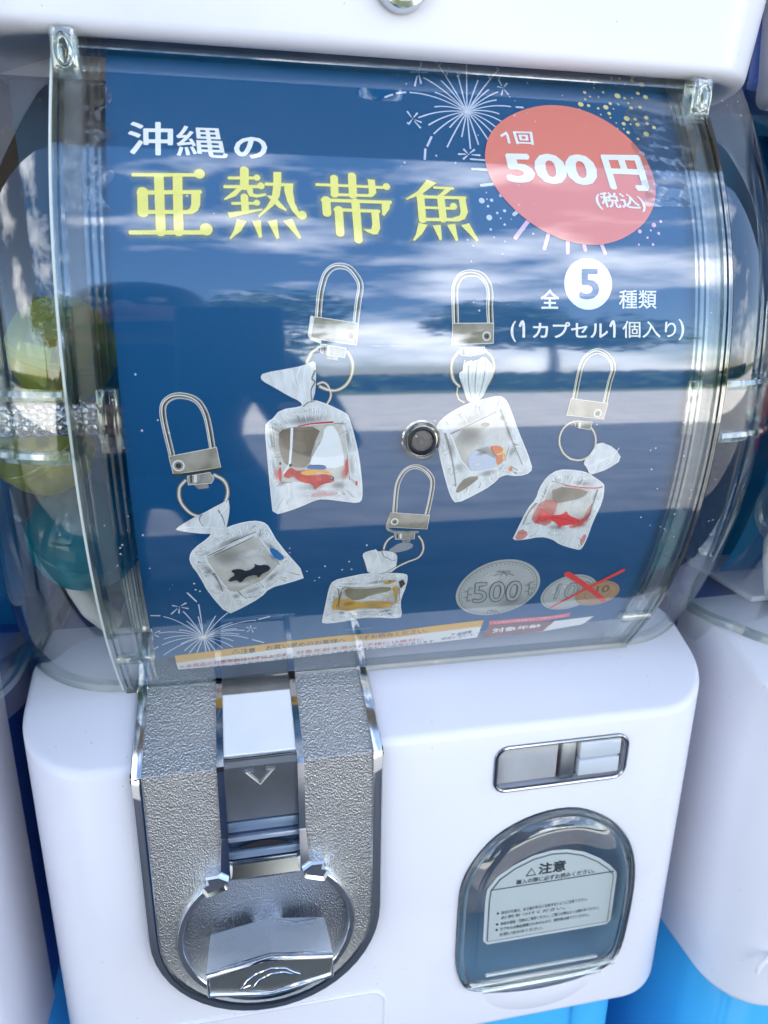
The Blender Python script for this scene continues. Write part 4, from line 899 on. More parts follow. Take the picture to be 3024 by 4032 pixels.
('P','headline_lettering','yellow',3,((6.3,73.2),(9.3,73.5),(9.4,68.1),(8.6,67.8))),
('L','headline_lettering','glow1',1,((11.6,73.5),(14.7,74),(15.4,68),(14.6,67.6)),3.5,3.5,1),
('L','headline_lettering','glow2',1.3,((11.6,73.5),(14.7,74),(15.4,68),(14.6,67.6)),2.04,2.04,1),
('L','headline_lettering','glow2',1.6,((11.6,73.5),(14.7,74),(15.4,68),(14.6,67.6)),0.97,0.97,1),
('P','headline_lettering','yellow',3,((11.6,73.5),(14.7,74),(15.4,68),(14.6,67.6))),
('L','headline_lettering','glow1',1,((16.8,73.5),(19.9,74.4),(23.1,68),(22.3,67.7)),3.5,3.5,1),
('L','headline_lettering','glow2',1.3,((16.8,73.5),(19.9,74.4),(23.1,68),(22.3,67.7)),2.04,2.04,1),
('L','headline_lettering','glow2',1.6,((16.8,73.5),(19.9,74.4),(23.1,68),(22.3,67.7)),0.97,0.97,1),
('P','headline_lettering','yellow',3,((16.8,73.5),(19.9,74.4),(23.1,68),(22.3,67.7))),
('P','price_badge','coral',4,((59.1,126.9),(65.1,126.8),(70.7,125.6),(76.1,123.4),(81.3,120.1),(85.8,116),(89.8,111.4),(92.8,106.2),(94.6,101.7),(95.7,96.6),(95.9,91.7),(95.4,87.8),(94,83.5),(91.5,79.2),(88.2,75.5),(83.6,72.2),(78.6,69.6),(72.8,67.9),(68.1,67.4),(62.5,67.7),(57,68.8),(51.7,70.7),(46.4,73.4),(41.3,77),(37.1,80.9),(33.1,85.7),(30.5,90.4),(29,95),(28.4,99.8),(29.2,104.8),(31.1,110),(34,114.3),(38.3,118.6),(44,122.2),(50,124.9),(55,126.3))),
('L','price_badge','white',6,((36.2,110.7),(38.2,112.1),(38.6,111.2),(38.9,107.8)),1.03,1.03,0),
('T','price_badge','white',6,'回',((40.9,113),(48.7,113.3),(48.6,107.3),(41.6,107.3)),0.03),
('T','price_badge','white',6,'500',((35.2,103.1),(71.8,104.3),(72.9,91),(36.1,90.9)),0.04),
('T','price_badge','white',6,'円',((74.7,104.5),(91.3,105.1),(93.3,89.3),(76.9,89.7)),0.04),
('T','price_badge','white',6,'(税込)',((69.5,88.5),(89.2,88.1),(91.2,80.8),(70.7,81.3)),0.02),
('D','T2','white',1,(65.3,52.9),9.6,9.6),
('T','T2','print_blue',3,'5',((61.8,58.4),(69.7,58.5),(69.5,47.2),(61.6,47.1)),0.02),
('T','T2','white',1,'全',((46.2,50.6),(53.7,50.7),(53.6,43.6),(46.2,43.6)),0.02),
('T','T2','white',1,'種類',((77.7,50.7),(93.3,50.8),(93.3,43.8),(77.7,43.7)),0.01),
('T','T3','white',1,'(',((34.6,39.1),(36.8,39.1),(36.9,31.5),(34.7,31.6)),0.01),
('T','T3','white',1,'カプセル',((43.2,38.7),(73.4,38.8),(73.6,32.8),(43.3,32.9)),0.02),
('T','T3','white',1,'個入り',((79.2,39.2),(101.7,39.2),(102.1,32.8),(79.5,32.8)),0.01),
('T','T3','white',1,')',((102.7,39.9),(105.1,39.9),(105.6,31.9),(103.1,31.9)),0.01),
('L','T3','white',1,((38.3,37.3),(39.5,38.6),(39.8,33.4)),1.02,1.02,0),
('L','T3','white',1,((74.4,37.3),(75.7,38.6),(76.1,33.3)),1.02,1.02,0),
('L','W1','fire_white',1,((23.9,123),(19.5,135.5),(15.2,145.5)),0.47,0.59,0),
('L','W1','fire_white',1,((24.4,122.7),(23.8,132),(23.3,140.2)),0.47,0.59,0),
('L','W1','fire_white',1,((24.7,123.2),(26.5,136.6),(28.3,149.3)),0.47,0.59,0),
('L','W1','fire_white',1,((24.9,122.5),(28.1,130.3),(31.1,137.1)),0.47,0.59,0),
('L','W1','fire_white',1,((25.4,122.9),(33.5,134.6),(41,143.9)),0.47,0.59,0),
('L','W1','fire_white',1,((25.1,122.3),(30.1,128.3),(34.6,132.7)),0.47,0.59,0),
('L','W1','fire_white',1,((25.3,122.2),(32.1,128.1),(38.2,131.9)),0.47,0.59,0),
('L','W1','fire_white',1,((25.2,122),(31.4,125.9),(36.9,127.9)),0.47,0.59,0),
('L','W1','fire_white',1,((25.5,121.8),(34.4,124.8),(42.2,125.1)),0.47,0.59,0),
('L','W1','fire_white',1,((25.2,121.6),(31.5,122.4),(37,121.3)),0.47,0.59,0),
('L','W1','fire_white',1,((25.2,121.4),(31.7,120.5),(37.4,117.8)),0.47,0.59,0),
('L','W1','fire_white',1,((25.1,121.3),(30.1,118.9),(34.6,115.2)),0.47,0.59,0),
('L','W1','fire_white',1,((25,121.1),(29.2,117.2),(32.9,112.4)),0.47,0.59,0),
('L','W1','fire_white',1,((24.9,120.9),(28,115.3),(30.8,109.3)),0.47,0.59,0),
('L','W1','fire_white',1,((24.6,120.7),(25.8,113.7),(26.9,106.8)),0.47,0.59,0),
('L','W1','fire_white',1,((24.4,120.6),(23.9,112.3),(23.6,104.8)),0.47,0.59,0),
('L','W1','fire_white',1,((24.2,120.9),(22.5,115.2),(20.9,109.8)),0.47,0.59,0),
('L','W1','fire_white',1,((23.9,120.6),(19.1,112.8),(14.8,105)),0.47,0.59,0),
('L','W1','fire_white',1,((24,121.2),(20.3,117.7),(16.8,113.7)),0.47,0.59,0),
('L','W1','fire_white',1,((23.6,121),(16.7,116.3),(10.4,110.5)),0.47,0.59,0),
('L','W1','fire_white',1,((23.5,121.2),(16,118.6),(8.9,114.3)),0.47,0.59,0),
('L','W1','fire_white',1,((23.3,121.4),(14.1,120.6),(5.5,117.4)),0.47,0.59,0),
('L','W1','fire_white',1,((23.7,121.7),(17.8,123.2),(12.2,122.8)),0.47,0.59,0),
('L','W1','fire_white',1,((23.2,122.1),(13.1,127.3),(3.5,128.9)),0.47,0.59,0),
('L','W1','fire_white',1,((23.8,122.1),(18.4,127),(13.3,129.7)),0.47,0.59,0),
('L','W1','fire_white',1,((23.6,122.5),(16.5,131),(9.7,136.5)),0.47,0.59,0),
('L','W1','fire_white',1,((24,122.5),(20.1,130),(16.4,135.6)),0.47,0.59,0),
('D','W1','fire_white',1,(24.5,121.6),1.24,1.24),
('G','W1','fireglow',2,(24.5,121.6),3.8,0),
('L','W1','fire_white',1,((13.6,147.6),(14.2,147.1)),0.83,0.83,0),
('L','W1','fire_white',1,((-1.65,128.1),(1.75,128.9)),0.83,0.83,0),
('L','W1','fire_white',1,((-6.2,125.9),(-3.3,127.4)),0.83,0.83,0),
('L','W1','fire_white',1,((9.3,109),(7.3,105)),0.83,0.83,0),
('L','W1','fire_white',1,((6.4,103.6),(5.7,99.3)),0.83,0.83,0),
('L','W1','fire_white',1,((44.5,125),(47.1,125)),0.83,0.83,0),
('L','W1','fire_white',1,((8.4,140.5),(10,144.1)),0.41,0.83,0),
('L','W1','fire_white',1,((7,139),(5,138.8)),0.41,0.83,0),
('L','W1','fire_white',1,((8.8,139.1),(11.2,139.2)),0.41,0.83,0),
('L','W1','fire_white',1,((7.2,137.1),(5.7,132.2)),0.41,0.83,0),
('L','W1','fire_white',1,((8,137.6),(8.3,133.8)),0.41,0.83,0),
('D','W1','fire_white',1,(7.8,139.1),0.29,0.29),
('L','W1','fire_white',1,((40.3,135.1),(39.5,137.8)),0.38,0.76,0),
('L','W1','fire_white',1,((40.1,134.2),(38.6,134.5)),0.38,0.76,0),
('L','W1','fire_white',1,((41.2,134.7),(42.6,136.5)),0.38,0.76,0),
('L','W1','fire_white',1,((40.3,133.1),(39.5,130.6)),0.38,0.76,0),
('L','W1','fire_white',1,((41,133.2),(42.2,131)),0.38,0.76,0),
('D','W1','fire_white',1,(40.6,134),0.27,0.27),
('L','W1','fire_white',1,((2.58,117.5),(1.45,119.8)),0.38,0.76,0),
('L','W1','fire_white',1,((3.6,117.4),(5.1,119.3)),0.38,0.76,0),
('L','W1','fire_white',1,((2.53,115.9),(1.3,114.2)),0.38,0.76,0),
('L','W1','fire_white',1,((3.9,116.2),(6.1,115.3)),0.38,0.76,0),
('L','W1','fire_white',1,((3.7,115.5),(5.5,112.8)),0.38,0.76,0),
('D','W1','fire_white',1,(3,116.6),0.27,0.27),
('L','W1','fire_white',1,((22.1,102.7),(21,104.2)),0.41,0.83,0),
('L','W1','fire_white',1,((21.5,102.2),(18.8,102.1)),0.41,0.83,0),
('L','W1','fire_white',1,((23.2,102.8),(25,104.3)),0.41,0.83,0),
('L','W1','fire_white',1,((22,101.6),(20.4,100.2)),0.41,0.83,0),
('L','W1','fire_white',1,((23.8,102.1),(26.8,102)),0.41,0.83,0),
('D','W1','fire_white',1,(22.6,102.2),0.29,0.29),
('L','W1','fire_white',1,((23.2,96.1),(29.1,96.1)),0.9,0.9,0),
('L','W1','fire_white',1,((23,100.2),(29.2,100)),0.69,0.69,0),
('L','W1','fire_white',1,((25.3,96.1),(29.3,96)),1.03,1.03,0),
('L','W1','fire_white',1,((25.9,89.5),(31.4,90.4)),1.12,1.12,0),
('L','W1','fire_white',1,((37.4,78.4),(39,79.7)),1.4,1.4,0),
('L','W2','fire_pink',1,((37.3,69.5),(43,76.4)),1.59,1.59,0),
('L','W2','fire_pink',1,((48.4,65.7),(50.3,71.3)),1.5,1.5,0),
('L','W2','fire_pink',1,((57.5,64.3),(57.8,68.9)),1.5,1.5,0),
('L','W2','fire_pink',1,((64.6,65.5),(64.2,67.7)),1.5,1.5,0),
('L','W2','fire_pink',1,((72.6,64.4),(71.2,67.9)),1.4,1.4,0),
('D','W3','fire_white',1,(25.6,83.5),1.12,1.12),
('D','W3','fire_white',1,(29.4,83.8),0.65,0.65),
('D','W3','fire_white',1,(27.8,81.4),0.51,0.51),
('D','W3','fire_white',1,(33.1,85.8),0.7,0.7),
('D','W3','fire_white',1,(34,79.8),0.61,0.61),
('D','W3','fire_white',1,(31.1,78.9),0.47,0.47),
('D','W3','fire_white',1,(27.9,77),1.12,1.12),
('D','W3','fire_white',1,(33.6,74.5),0.47,0.47),
('D','W3','fire_white',1,(28.1,72.5),0.47,0.47),
('D','W3','fire_white',1,(44.4,71.3),0.42,0.42),
('D','W4','fire_pink',1,(93.4,76),0.93,0.93),
('D','W4','fire_pink',1,(96.4,77.5),0.61,0.61),
('D','W4','fire_pink',1,(87.3,73.3),0.79,0.79),
('D','W4','fire_pink',1,(91.9,73.8),0.42,0.42),
('D','W4','fire_pink',1,(95.1,72.7),0.61,0.61),
('D','W4','fire_pink',1,(90.3,70.9),0.47,0.47),
('D','W4','fire_pink',1,(86.5,68.1),0.42,0.42),
('D','W4','fire_pink',1,(92.4,68.3),0.56,0.56),
('D','W5','fire_yellow',1,(71.5,128.4),1.17,1.17),
('D','W5','fire_yellow',1,(74.7,128),0.7,0.7),
('D','W5','fire_yellow',1,(78.5,126.9),0.56,0.56),
('D','W5','fire_yellow',1,(81.9,127.7),1.12,1.12),
('D','W5','fire_yellow',1,(84.2,129.7),0.7,0.7),
('D','W5','fire_yellow',1,(82.7,124.7),0.79,0.79),
('D','W5','fire_yellow',1,(79,123.9),0.37,0.37),
('D','W5','fire_yellow',1,(73.6,124.3),0.42,0.42),
('D','W5','fire_yellow',1,(88.2,133.9),1.31,1.31),
('D','W5','fire_yellow',1,(91.1,132.9),0.61,0.61),
('D','W5','fire_yellow',1,(92.1,130.5),0.56,0.56),
('D','W5','fire_yellow',1,(92.8,128.2),0.79,0.79),
('D','W5','fire_yellow',1,(96.8,128.8),0.75,0.75),
('D','W5','fire_yellow',1,(100.4,134.2),1.03,1.03),
('D','W5','fire_yellow',1,(89.7,122.7),1.21,1.21),
('D','W5','fire_yellow',1,(93.3,122.6),0.75,0.75),
('D','W5','fire_yellow',1,(98.3,123.7),0.93,0.93),
('D','W5','fire_yellow',1,(87.9,120),0.84,0.84),
('D','W5','fire_yellow',1,(90.8,120),0.47,0.47),
('D','W5','fire_yellow',1,(93.7,120),0.93,0.93),
('D','W5','fire_yellow',1,(98,120.7),0.75,0.75),
('D','W5','fire_yellow',1,(100.6,119.1),0.79,0.79),
('D','W5','fire_yellow',1,(88.9,115.9),0.75,0.75),
('D','W5','fire_yellow',1,(96.5,115.6),1.17,1.17),
('D','W5','fire_yellow',1,(92.5,113),0.61,0.61),
('D','W5','fire_yellow',1,(84.8,120.2),0.33,0.33),
('D','W5','fire_yellow',1,(82.8,122.6),0.42,0.42),
('D','W5','fire_yellow',1,(84.7,117.5),0.37,0.37),
('D','W5','fire_yellow',1,(87.4,117.5),0.37,0.37),
('D','W5','fire_yellow',1,(73.9,131),0.47,0.47),
('D','W5','fire_yellow',1,(76.2,132.6),0.42,0.42),
('D','W5','fire_yellow',1,(94.3,133.3),0.42,0.42),
('D','W5','fire_yellow',1,(85,127.1),0.37,0.37),
('D','W5','fire_yellow',1,(87.7,129.4),0.33,0.33),
('D','W5','fire_yellow',1,(100.2,140.6),1.3,1.3),
('D','W5','fire_yellow',1,(96.3,142.1),0.84,0.84),
('D','W5','fire_yellow',1,(91,143.1),0.74,0.74),
('D','W5','fire_yellow',1,(77.3,140.7),0.65,0.65),
('D','W5','fire_yellow',1,(74.3,134.5),0.74,0.74),
('D','W5','fire_yellow',1,(82.3,135.2),0.56,0.56),
('D','W5','fire_yellow',1,(87.4,142.5),0.46,0.46),
('D','W5','fire_yellow',1,(97.4,135.8),0.84,0.84),
('D','W5','fire_yellow',1,(78.8,137.2),0.37,0.37),
('D','W5','fire_yellow',1,(92.9,140.2),0.37,0.37),
('D','W5','fire_yellow',1,(79.8,132.6),0.37,0.37),
('D','W5','fire_yellow',1,(88.7,139.2),0.37,0.37),
('L','W6','fire_white',1,((-84,-94.5),(-91,-84.9),(-97.5,-79.8)),0.38,0.47,0),
('L','W6','fire_white',1,((-83.6,-94.3),(-86.8,-84.3),(-89.8,-77.5)),0.38,0.47,0),
('L','W6','fire_white',1,((-83.5,-94.8),(-86.3,-88.2),(-88.9,-83.8)),0.38,0.47,0),
('L','W6','fire_white',1,((-83.2,-94.6),(-83.8,-87.2),(-84.3,-81.4)),0.38,0.47,0),
('L','W6','fire_white',1,((-83.2,-94.1),(-83.3,-82.9),(-83.6,-74)),0.38,0.47,0),
('L','W6','fire_white',1,((-82.8,-94.7),(-79.9,-87.2),(-77.5,-81.8)),0.38,0.47,0),
('L','W6','fire_white',1,((-82.5,-94.6),(-77.2,-86),(-72.6,-80.4)),0.38,0.47,0),
('L','W6','fire_white',1,((-82.4,-95),(-76.4,-89.5),(-71,-86.9)),0.38,0.47,0),
('L','W6','fire_white',1,((-81.8,-95),(-71.2,-88.3),(-61.6,-86.5)),0.38,0.47,0),
('L','W6','fire_white',1,((-82.3,-95.3),(-75.7,-91.9),(-69.6,-91.6)),0.38,0.47,0),
('L','W6','fire_white',1,((-82.2,-95.4),(-73.9,-92.5),(-66.4,-93.2)),0.38,0.47,0),
('L','W6','fire_white',1,((-82.3,-95.5),(-75.2,-94),(-68.7,-95.7)),0.38,0.47,0),
('L','W6','fire_white',1,((-82.1,-95.8),(-73.2,-95.7),(-65,-99.5)),0.38,0.47,0),
('L','W6','fire_white',1,((-82.5,-95.8),(-76.6,-96.8),(-71.3,-100.4)),0.38,0.47,0),
('L','W6','fire_white',1,((-82.5,-96.1),(-76.8,-99.6),(-71.5,-105.7)),0.38,0.47,0),
('L','W6','fire_white',1,((-82.7,-96.1),(-79.2,-100.2),(-76,-105.9)),0.38,0.47,0),
('L','W6','fire_white',1,((-82.9,-96.2),(-81,-101.1),(-79.2,-107)),0.38,0.47,0),
('L','W6','fire_white',1,((-83,-96.2),(-82.1,-101.6),(-81.3,-107.6)),0.38,0.47,0),
('L','W6','fire_white',1,((-83.1,-96.2),(-83,-101.9),(-82.9,-107.8)),0.38,0.47,0),
('L','W6','fire_white',1,((-83.4,-96.2),(-85,-101.7),(-86.7,-107.8)),0.38,0.47,0),
('L','W6','fire_white',1,((-83.5,-96.2),(-86.7,-101.4),(-89.8,-107.8)),0.38,0.47,0),
('L','W6','fire_white',1,((-83.7,-96.1),(-87.7,-99.9),(-91.6,-105.3)),0.38,0.47,0),
('L','W6','fire_white',1,((-83.7,-95.8),(-88.1,-96.7),(-92.4,-99.5)),0.38,0.47,0),
('L','W6','fire_white',1,((-84.2,-96.2),(-92.3,-100),(-100.3,-107.5)),0.38,0.47,0),
('L','W6','fire_white',1,((-84.2,-95.8),(-92.3,-95.7),(-100.1,-99.2)),0.38,0.47,0),
('L','W6','fire_white',1,((-84.1,-95.5),(-91.8,-93.4),(-99,-94.8)),0.38,0.47,0),
('L','W6','fire_white',1,((-84.2,-95.2),(-92.6,-90.7),(-100.4,-90.3)),0.38,0.47,0),
('L','W6','fire_white',1,((-83.7,-95.2),(-88.2,-91),(-92.3,-89.2)),0.38,0.47,0),
('G','W6','fireglow2',2,(-83.2,-95.5),3.2,0),
('L','W6','fire_white',1,((-102.2,-78.5),(-98.9,-79)),0.65,0.65,0),
('L','W6','fire_white',1,((-87.4,-67),(-84.3,-72.2)),0.65,0.65,0),
('L','W6','fire_white',1,((-63.2,-100.7),(-58.5,-103.9)),0.65,0.65,0),
('L','W6','fire_white',1,((-60.3,-86.1),(-55.9,-84.7)),0.65,0.65,0),
('L','W6','fire_white',1,((-103.5,-101.8),(-101.9,-100.3)),0.65,0.65,0),
('L','W6','fire_white',1,((-91.7,-74.3),(-93.4,-73.5)),0.34,0.69,0),
('L','W6','fire_white',1,((-90.3,-74),(-88.4,-72.6)),0.34,0.69,0),
('L','W6','fire_white',1,((-90.1,-75),(-87.8,-75.9)),0.34,0.69,0),
('L','W6','fire_white',1,((-91.2,-75.6),(-91.5,-78.2)),0.34,0.69,0),
('L','W6','fire_white',1,((-92,-75.6),(-94.4,-78.4)),0.34,0.69,0),
('D','W6','fire_white',1,(-91,-74.6),0.24,0.24),
('L','W6','fire_white',1,((-64,-91.9),(-65.5,-91)),0.26,0.52,0),
('L','W6','fire_white',1,((-63.6,-91.6),(-63.8,-90)),0.26,0.52,0),
('L','W6','fire_white',1,((-63,-92.1),(-61.6,-91.9)),0.26,0.52,0),
('L','W6','fire_white',1,((-63.3,-93),(-62.9,-94.9)),0.26,0.52,0),
('L','W6','fire_white',1,((-64,-92.8),(-65.3,-94.2)),0.26,0.52,0),
('D','W6','fire_white',1,(-63.5,-92.2),0.18,0.18),
('L','W6','fire_white',1,((-103,-89.4),(-103.1,-87)),0.32,0.65,0),
('L','W6','fire_white',1,((-102.1,-89.9),(-100,-88.8)),0.32,0.65,0),
('L','W6','fire_white',1,((-102.4,-91),(-100.9,-92.7)),0.32,0.65,0),
('L','W6','fire_white',1,((-103.1,-91.6),(-103.5,-94.9)),0.32,0.65,0),
('D','W6','fire_white',1,(-102.9,-90.3),0.23,0.23),
('L','K1','metal_dark',1,((-84.3,-16.9),(-86.4,-19.4),(-86.9,-23.2),(-85.8,-26.8),(-83,-30.3),(-79.5,-31.5),(-75.2,-30.7),(-71.8,-27.5),(-70,-23.6),(-69.9,-20.1),(-71.3,-17.1),(-74.2,-15.2)),1.95,1.95,0),
('L','K1','metal_mid',1.5,((-84.3,-16.9),(-86.4,-19.4),(-86.9,-23.2),(-85.8,-26.8),(-83,-30.3),(-79.5,-31.5),(-75.2,-30.7),(-71.8,-27.5),(-70,-23.6),(-69.9,-20.1),(-71.3,-17.1),(-74.2,-15.2)),1.4,1.4,0),
('L','K1','metal_light',2,((-84.3,-16.9),(-86.4,-19.4),(-86.9,-23.2),(-85.8,-26.8),(-83,-30.3),(-79.5,-31.5),(-75.2,-30.7),(-71.8,-27.5),(-70,-23.6),(-69.9,-20.1),(-71.3,-17.1),(-74.2,-15.2)),0.55,0.55,0),
('L','K1','metal_light',1,((-88.2,-7),(-89.8,4.1),(-90,9.1),(-88.9,11.9),(-86.2,13.6),(-82.9,13.8),(-79.3,12.6),(-76.9,9.9),(-75.3,4.9),(-74.2,-5.2)),2.16,2.16,0),
('L','K1','metal_mid',1.5,((-88.2,-7),(-89.8,4.1),(-90,9.1),(-88.9,11.9),(-86.2,13.6),(-82.9,13.8),(-79.3,12.6),(-76.9,9.9),(-75.3,4.9),(-74.2,-5.2)),1.71,1.71,0),
('L','K1','metal_dark',2,((-88.2,-7),(-89.8,4.1),(-90,9.1),(-88.9,11.9),(-86.2,13.6),(-82.9,13.8),(-79.3,12.6),(-76.9,9.9),(-75.3,4.9),(-74.2,-5.2)),0.86,0.86,0),
('L','K1','metal_light',2.5,((-88.5,-6.9),(-90.1,4.2),(-90.3,9.2),(-89.2,12),(-86.5,13.7),(-83.2,13.9),(-79.6,12.7),(-77.2,10),(-75.7,5),(-74.6,-5.1)),0.41,0.41,0),
('L','K1','metal_light',2.5,((-89.1,-7.7),(-72.9,-4.9),(-71.9,-12.2),(-88.1,-14.3)),0.45,0.45,1),
('P','K1','metal_plate',3,((-89.1,-7.7),(-72.9,-4.9),(-71.9,-12.2),(-88.1,-14.3))),
('D','K1','metal_light',3.5,(-86.2,-11.1),2.14,2.14),
('D','K1','metal_mid',4,(-86.2,-11.1),1.63,1.63),
('D','K1','metal_dark',4.5,(-86.2,-11.1),1.02,1.02),
('P','K1','metal_mid',2.6,((-81.4,-18.8),(-76.7,-18.1),(-76.3,-20.1),(-80,-20.5))),
('L','K1','metal_light',2.8,((-83.4,-15.3),(-75.7,-14.2),(-74.4,-16.5),(-75.4,-18.2),(-83.3,-18.5)),0.41,0.41,1),
('P','K1','metal_mid',3,((-83.4,-15.3),(-75.7,-14.2),(-74.4,-16.5),(-75.4,-18.2),(-83.3,-18.5))),
('L','K1','metal_light',3.5,((-80.7,-15.1),(-80.9,-17.4)),1.02,1.02,0),
('L','K1','metal_dark',3.6,((-82.2,-15.1),(-82.3,-17.6)),0.61,0.61,0),
('L','K1','metal_dark',2.9,((-88.3,-14.5),(-84.1,-14.4),(-71.9,-12.8)),0.97,0.97,0),
('P','K1','bag',5,((-89.5,-36.1),(-84.3,-32.7),(-79.8,-30.3),(-78.2,-29.6),(-75,-27.8),(-69.7,-25),(-69.3,-28.6),(-70.7,-35.8),(-71.6,-38.4),(-77.2,-39),(-82,-38.4),(-88.2,-36.9))),
('L','K1','bag_dark',5.5,((-79.5,-30.5),(-80.4,-32.9),(-79,-35.8)),0.53,0.18,0),
('L','K1','bag_dark',5.5,((-73.5,-29.2),(-72.1,-32.5),(-71.5,-35.8)),0.53,0.18,0),
('L','K1','bag_edge',5.5,((-69.8,-25.4),(-71.5,-29.3),(-75.2,-31.9)),0.53,0.18,0),
('L','K1','bag_edge',5.5,((-88.5,-35.9),(-81,-35.7),(-72.3,-37.1)),0.53,0.18,0),
('L','K1','bag_edge',1.2,((-85,-49),(-83.3,-45.6),(-77,-40.7),(-76.4,-38.8),(-71.6,-37.9),(-69.9,-36.6),(-63.4,-34.9),(-59.4,-34.9),(-56.5,-36.2),(-55,-39.2),(-52.6,-44.8),(-41.1,-62.4),(-47.6,-64.8),(-55.9,-67),(-59.5,-72.2),(-68.4,-78.5),(-72.5,-80.8),(-79,-67.8),(-82.1,-57.7),(-84.6,-52.7)),0.8,0.8,1),
('P','K1','bag',2,((-85,-49),(-83.3,-45.6),(-77,-40.7),(-76.4,-38.8),(-71.6,-37.9),(-69.9,-36.6),(-63.4,-34.9),(-59.4,-34.9),(-56.5,-36.2),(-55,-39.2),(-52.6,-44.8),(-41.1,-62.4),(-47.6,-64.8),(-55.9,-67),(-59.5,-72.2),(-68.4,-78.5),(-72.5,-80.8),(-79,-67.8),(-82.1,-57.7),(-84.6,-52.7))),
('P','K1','bag_water',2.6,((-79.6,-50),(-76.2,-48.7),(-61.2,-41.2),(-58.8,-42.4),(-52.7,-53.1),(-51.9,-55.3),(-58.4,-63.2),(-68,-68.3),(-71.8,-67.3),(-75.2,-60))),
('S','K1','soft_dark',2.65,(-70.8,-49.8),8.9,5.9,0,0.38),
('S','K1','soft_white',2.7,(-60.4,-54.4),7.1,6.8,-0.5,0.75),
('S','K1','soft_white',2.7,(-67.8,-64),8.9,2.71,0,0.6),
('S','K1','soft_dark',2.75,(-78.8,-47.6),1.89,1.56,0.36,0.28),
('S','K1','soft_white',2.8,(-79.8,-45.5),1.74,1.44,0.36,0.75),
('S','K1','soft_dark',2.75,(-69.6,-42.8),8.8,1.86,0.44,0.42),
('S','K1','soft_white',2.8,(-70.6,-40.3),8.1,1.71,0.44,0.75),
('S','K1','soft_dark',2.75,(-58.6,-40.8),1.4,1.53,-0.32,0.28),
('S','K1','soft_white',2.8,(-56.9,-39.6),1.29,1.41,-0.32,0.75),
('S','K1','soft_dark',2.75,(-54.8,-46.8),5.5,1.11,-0.93,0.42),
('S','K1','soft_white',2.8,(-53.7,-45.8),5.1,1.02,-0.93,0.75),
('S','K1','soft_dark',2.75,(-51.2,-53.1),0.99,1.27,-1.11,0.28),
('S','K1','soft_white',2.8,(-49.9,-51.8),0.91,1.18,-1.11,0.75),
('S','K1','soft_dark',2.75,(-54.8,-61.3),4.7,1.46,-2.36,0.42),
('S','K1','soft_white',2.8,(-54.3,-63.9),4.3,1.35,-2.36,0.75),
('S','K1','soft_dark',2.75,(-62.5,-67.9),5.3,1.51,-2.71,0.28),
('S','K1','soft_white',2.8,(-61.6,-70.5),4.9,1.39,-2.71,0.75),
('S','K1','soft_dark',2.75,(-69,-70.5),2,1.91,3,0.42),
('S','K1','soft_white',2.8,(-67.9,-74),1.84,1.77,3,0.75),
('S','K1','soft_dark',2.75,(-75,-65.2),3.3,1.69,2.21,0.28),
('S','K1','soft_white',2.8,(-76.8,-67.1),3,1.56,2.21,0.75),
('S','K1','soft_dark',2.75,(-78.8,-55.7),4.8,1.44,2.16,0.42),
('S','K1','soft_white',2.8,(-80.5,-56.8),4.4,1.33,2.16,0.75),
('L','K1','bag_edge',3,((-83,-51.7),(-81,-52.1),(-79.1,-52)),0.44,0.09,0),
('L','K1','bag_edge',3,((-59,-38),(-59.6,-38.4),(-59.9,-38.8)),0.35,0.09,0),
('L','K1','bag_edge',3,((-82.1,-47),(-80.9,-47.4),(-79.6,-47.3)),0.22,0.09,0),
('L','K1','bag_edge',3,((-83.5,-51.1),(-81.8,-51),(-80.4,-51.7)),0.45,0.09,0),
('L','K1','bag_edge',3,((-55.3,-41.7),(-56.7,-42.5),(-57.8,-43.2)),0.48,0.09,0),
('L','K1','bag_edge',3,((-51.8,-64),(-53.4,-62.2),(-54.4,-61.1)),0.43,0.09,0),
('L','K1','bag_dark',3,((-80.2,-56.9),(-79.2,-56.7),(-78.7,-56.8)),0.39,0.09,0),
('L','K1','bag_edge',3,((-66.8,-37.7),(-66.7,-38.1),(-65.9,-37.9)),0.44,0.09,0),
('L','K1','bag_edge',3,((-82.3,-47.6),(-80.9,-48.1),(-79.3,-48.1)),0.37,0.09,0),
('L','K1','bag_edge',3,((-63.3,-36.2),(-63.7,-37.8),(-64.2,-39.5)),0.42,0.09,0),
('L','K1','bag_edge',3,((-72.7,-40),(-72.5,-40.6),(-72.2,-41.5)),0.24,0.09,0),
('L','K1','bag_edge',3,((-75,-69.1),(-74,-68.1),(-72.9,-66.3)),0.39,0.09,0),
('L','K1','bag_edge',3,((-55.4,-40.9),(-55.6,-42.2),(-56.3,-43.3)),0.4,0.09,0),
('L','K1','bag_edge',3,((-75.4,-40.2),(-75,-40.9),(-74.6,-42.1)),0.32,0.09,0),
('L','K1','bag_edge',3,((-58.2,-65),(-59,-63.4),(-59.5,-61.4)),0.22,0.09,0),
('L','K1','bag_edge',3,((-82.4,-52.7),(-81,-52.1),(-79.6,-52.1)),0.2,0.09,0),
('L','K1','bag_dark',3,((-58.1,-66.6),(-58.7,-65.5),(-59.9,-63.7)),0.47,0.09,0),
('L','K1','bag_edge',3,((-49,-52.8),(-50.9,-52.1),(-52.7,-52.1)),0.37,0.09,0),
('L','K1','bag_edge',3,((-71.5,-77.8),(-71.1,-75.4),(-70.7,-72.9)),0.2,0.09,0),
('L','K1','bag_edge',3,((-48.5,-62.4),(-50.7,-61.2),(-53.2,-60.2)),0.44,0.09,0),
('L','K1','bag_edge',3,((-56.8,-40.1),(-57,-41.4),(-57.4,-42.1)),0.32,0.09,0),
('L','K1','bag_edge',3,((-57,-38.4),(-57.6,-39.5),(-58.4,-40.5)),0.28,0.09,0),
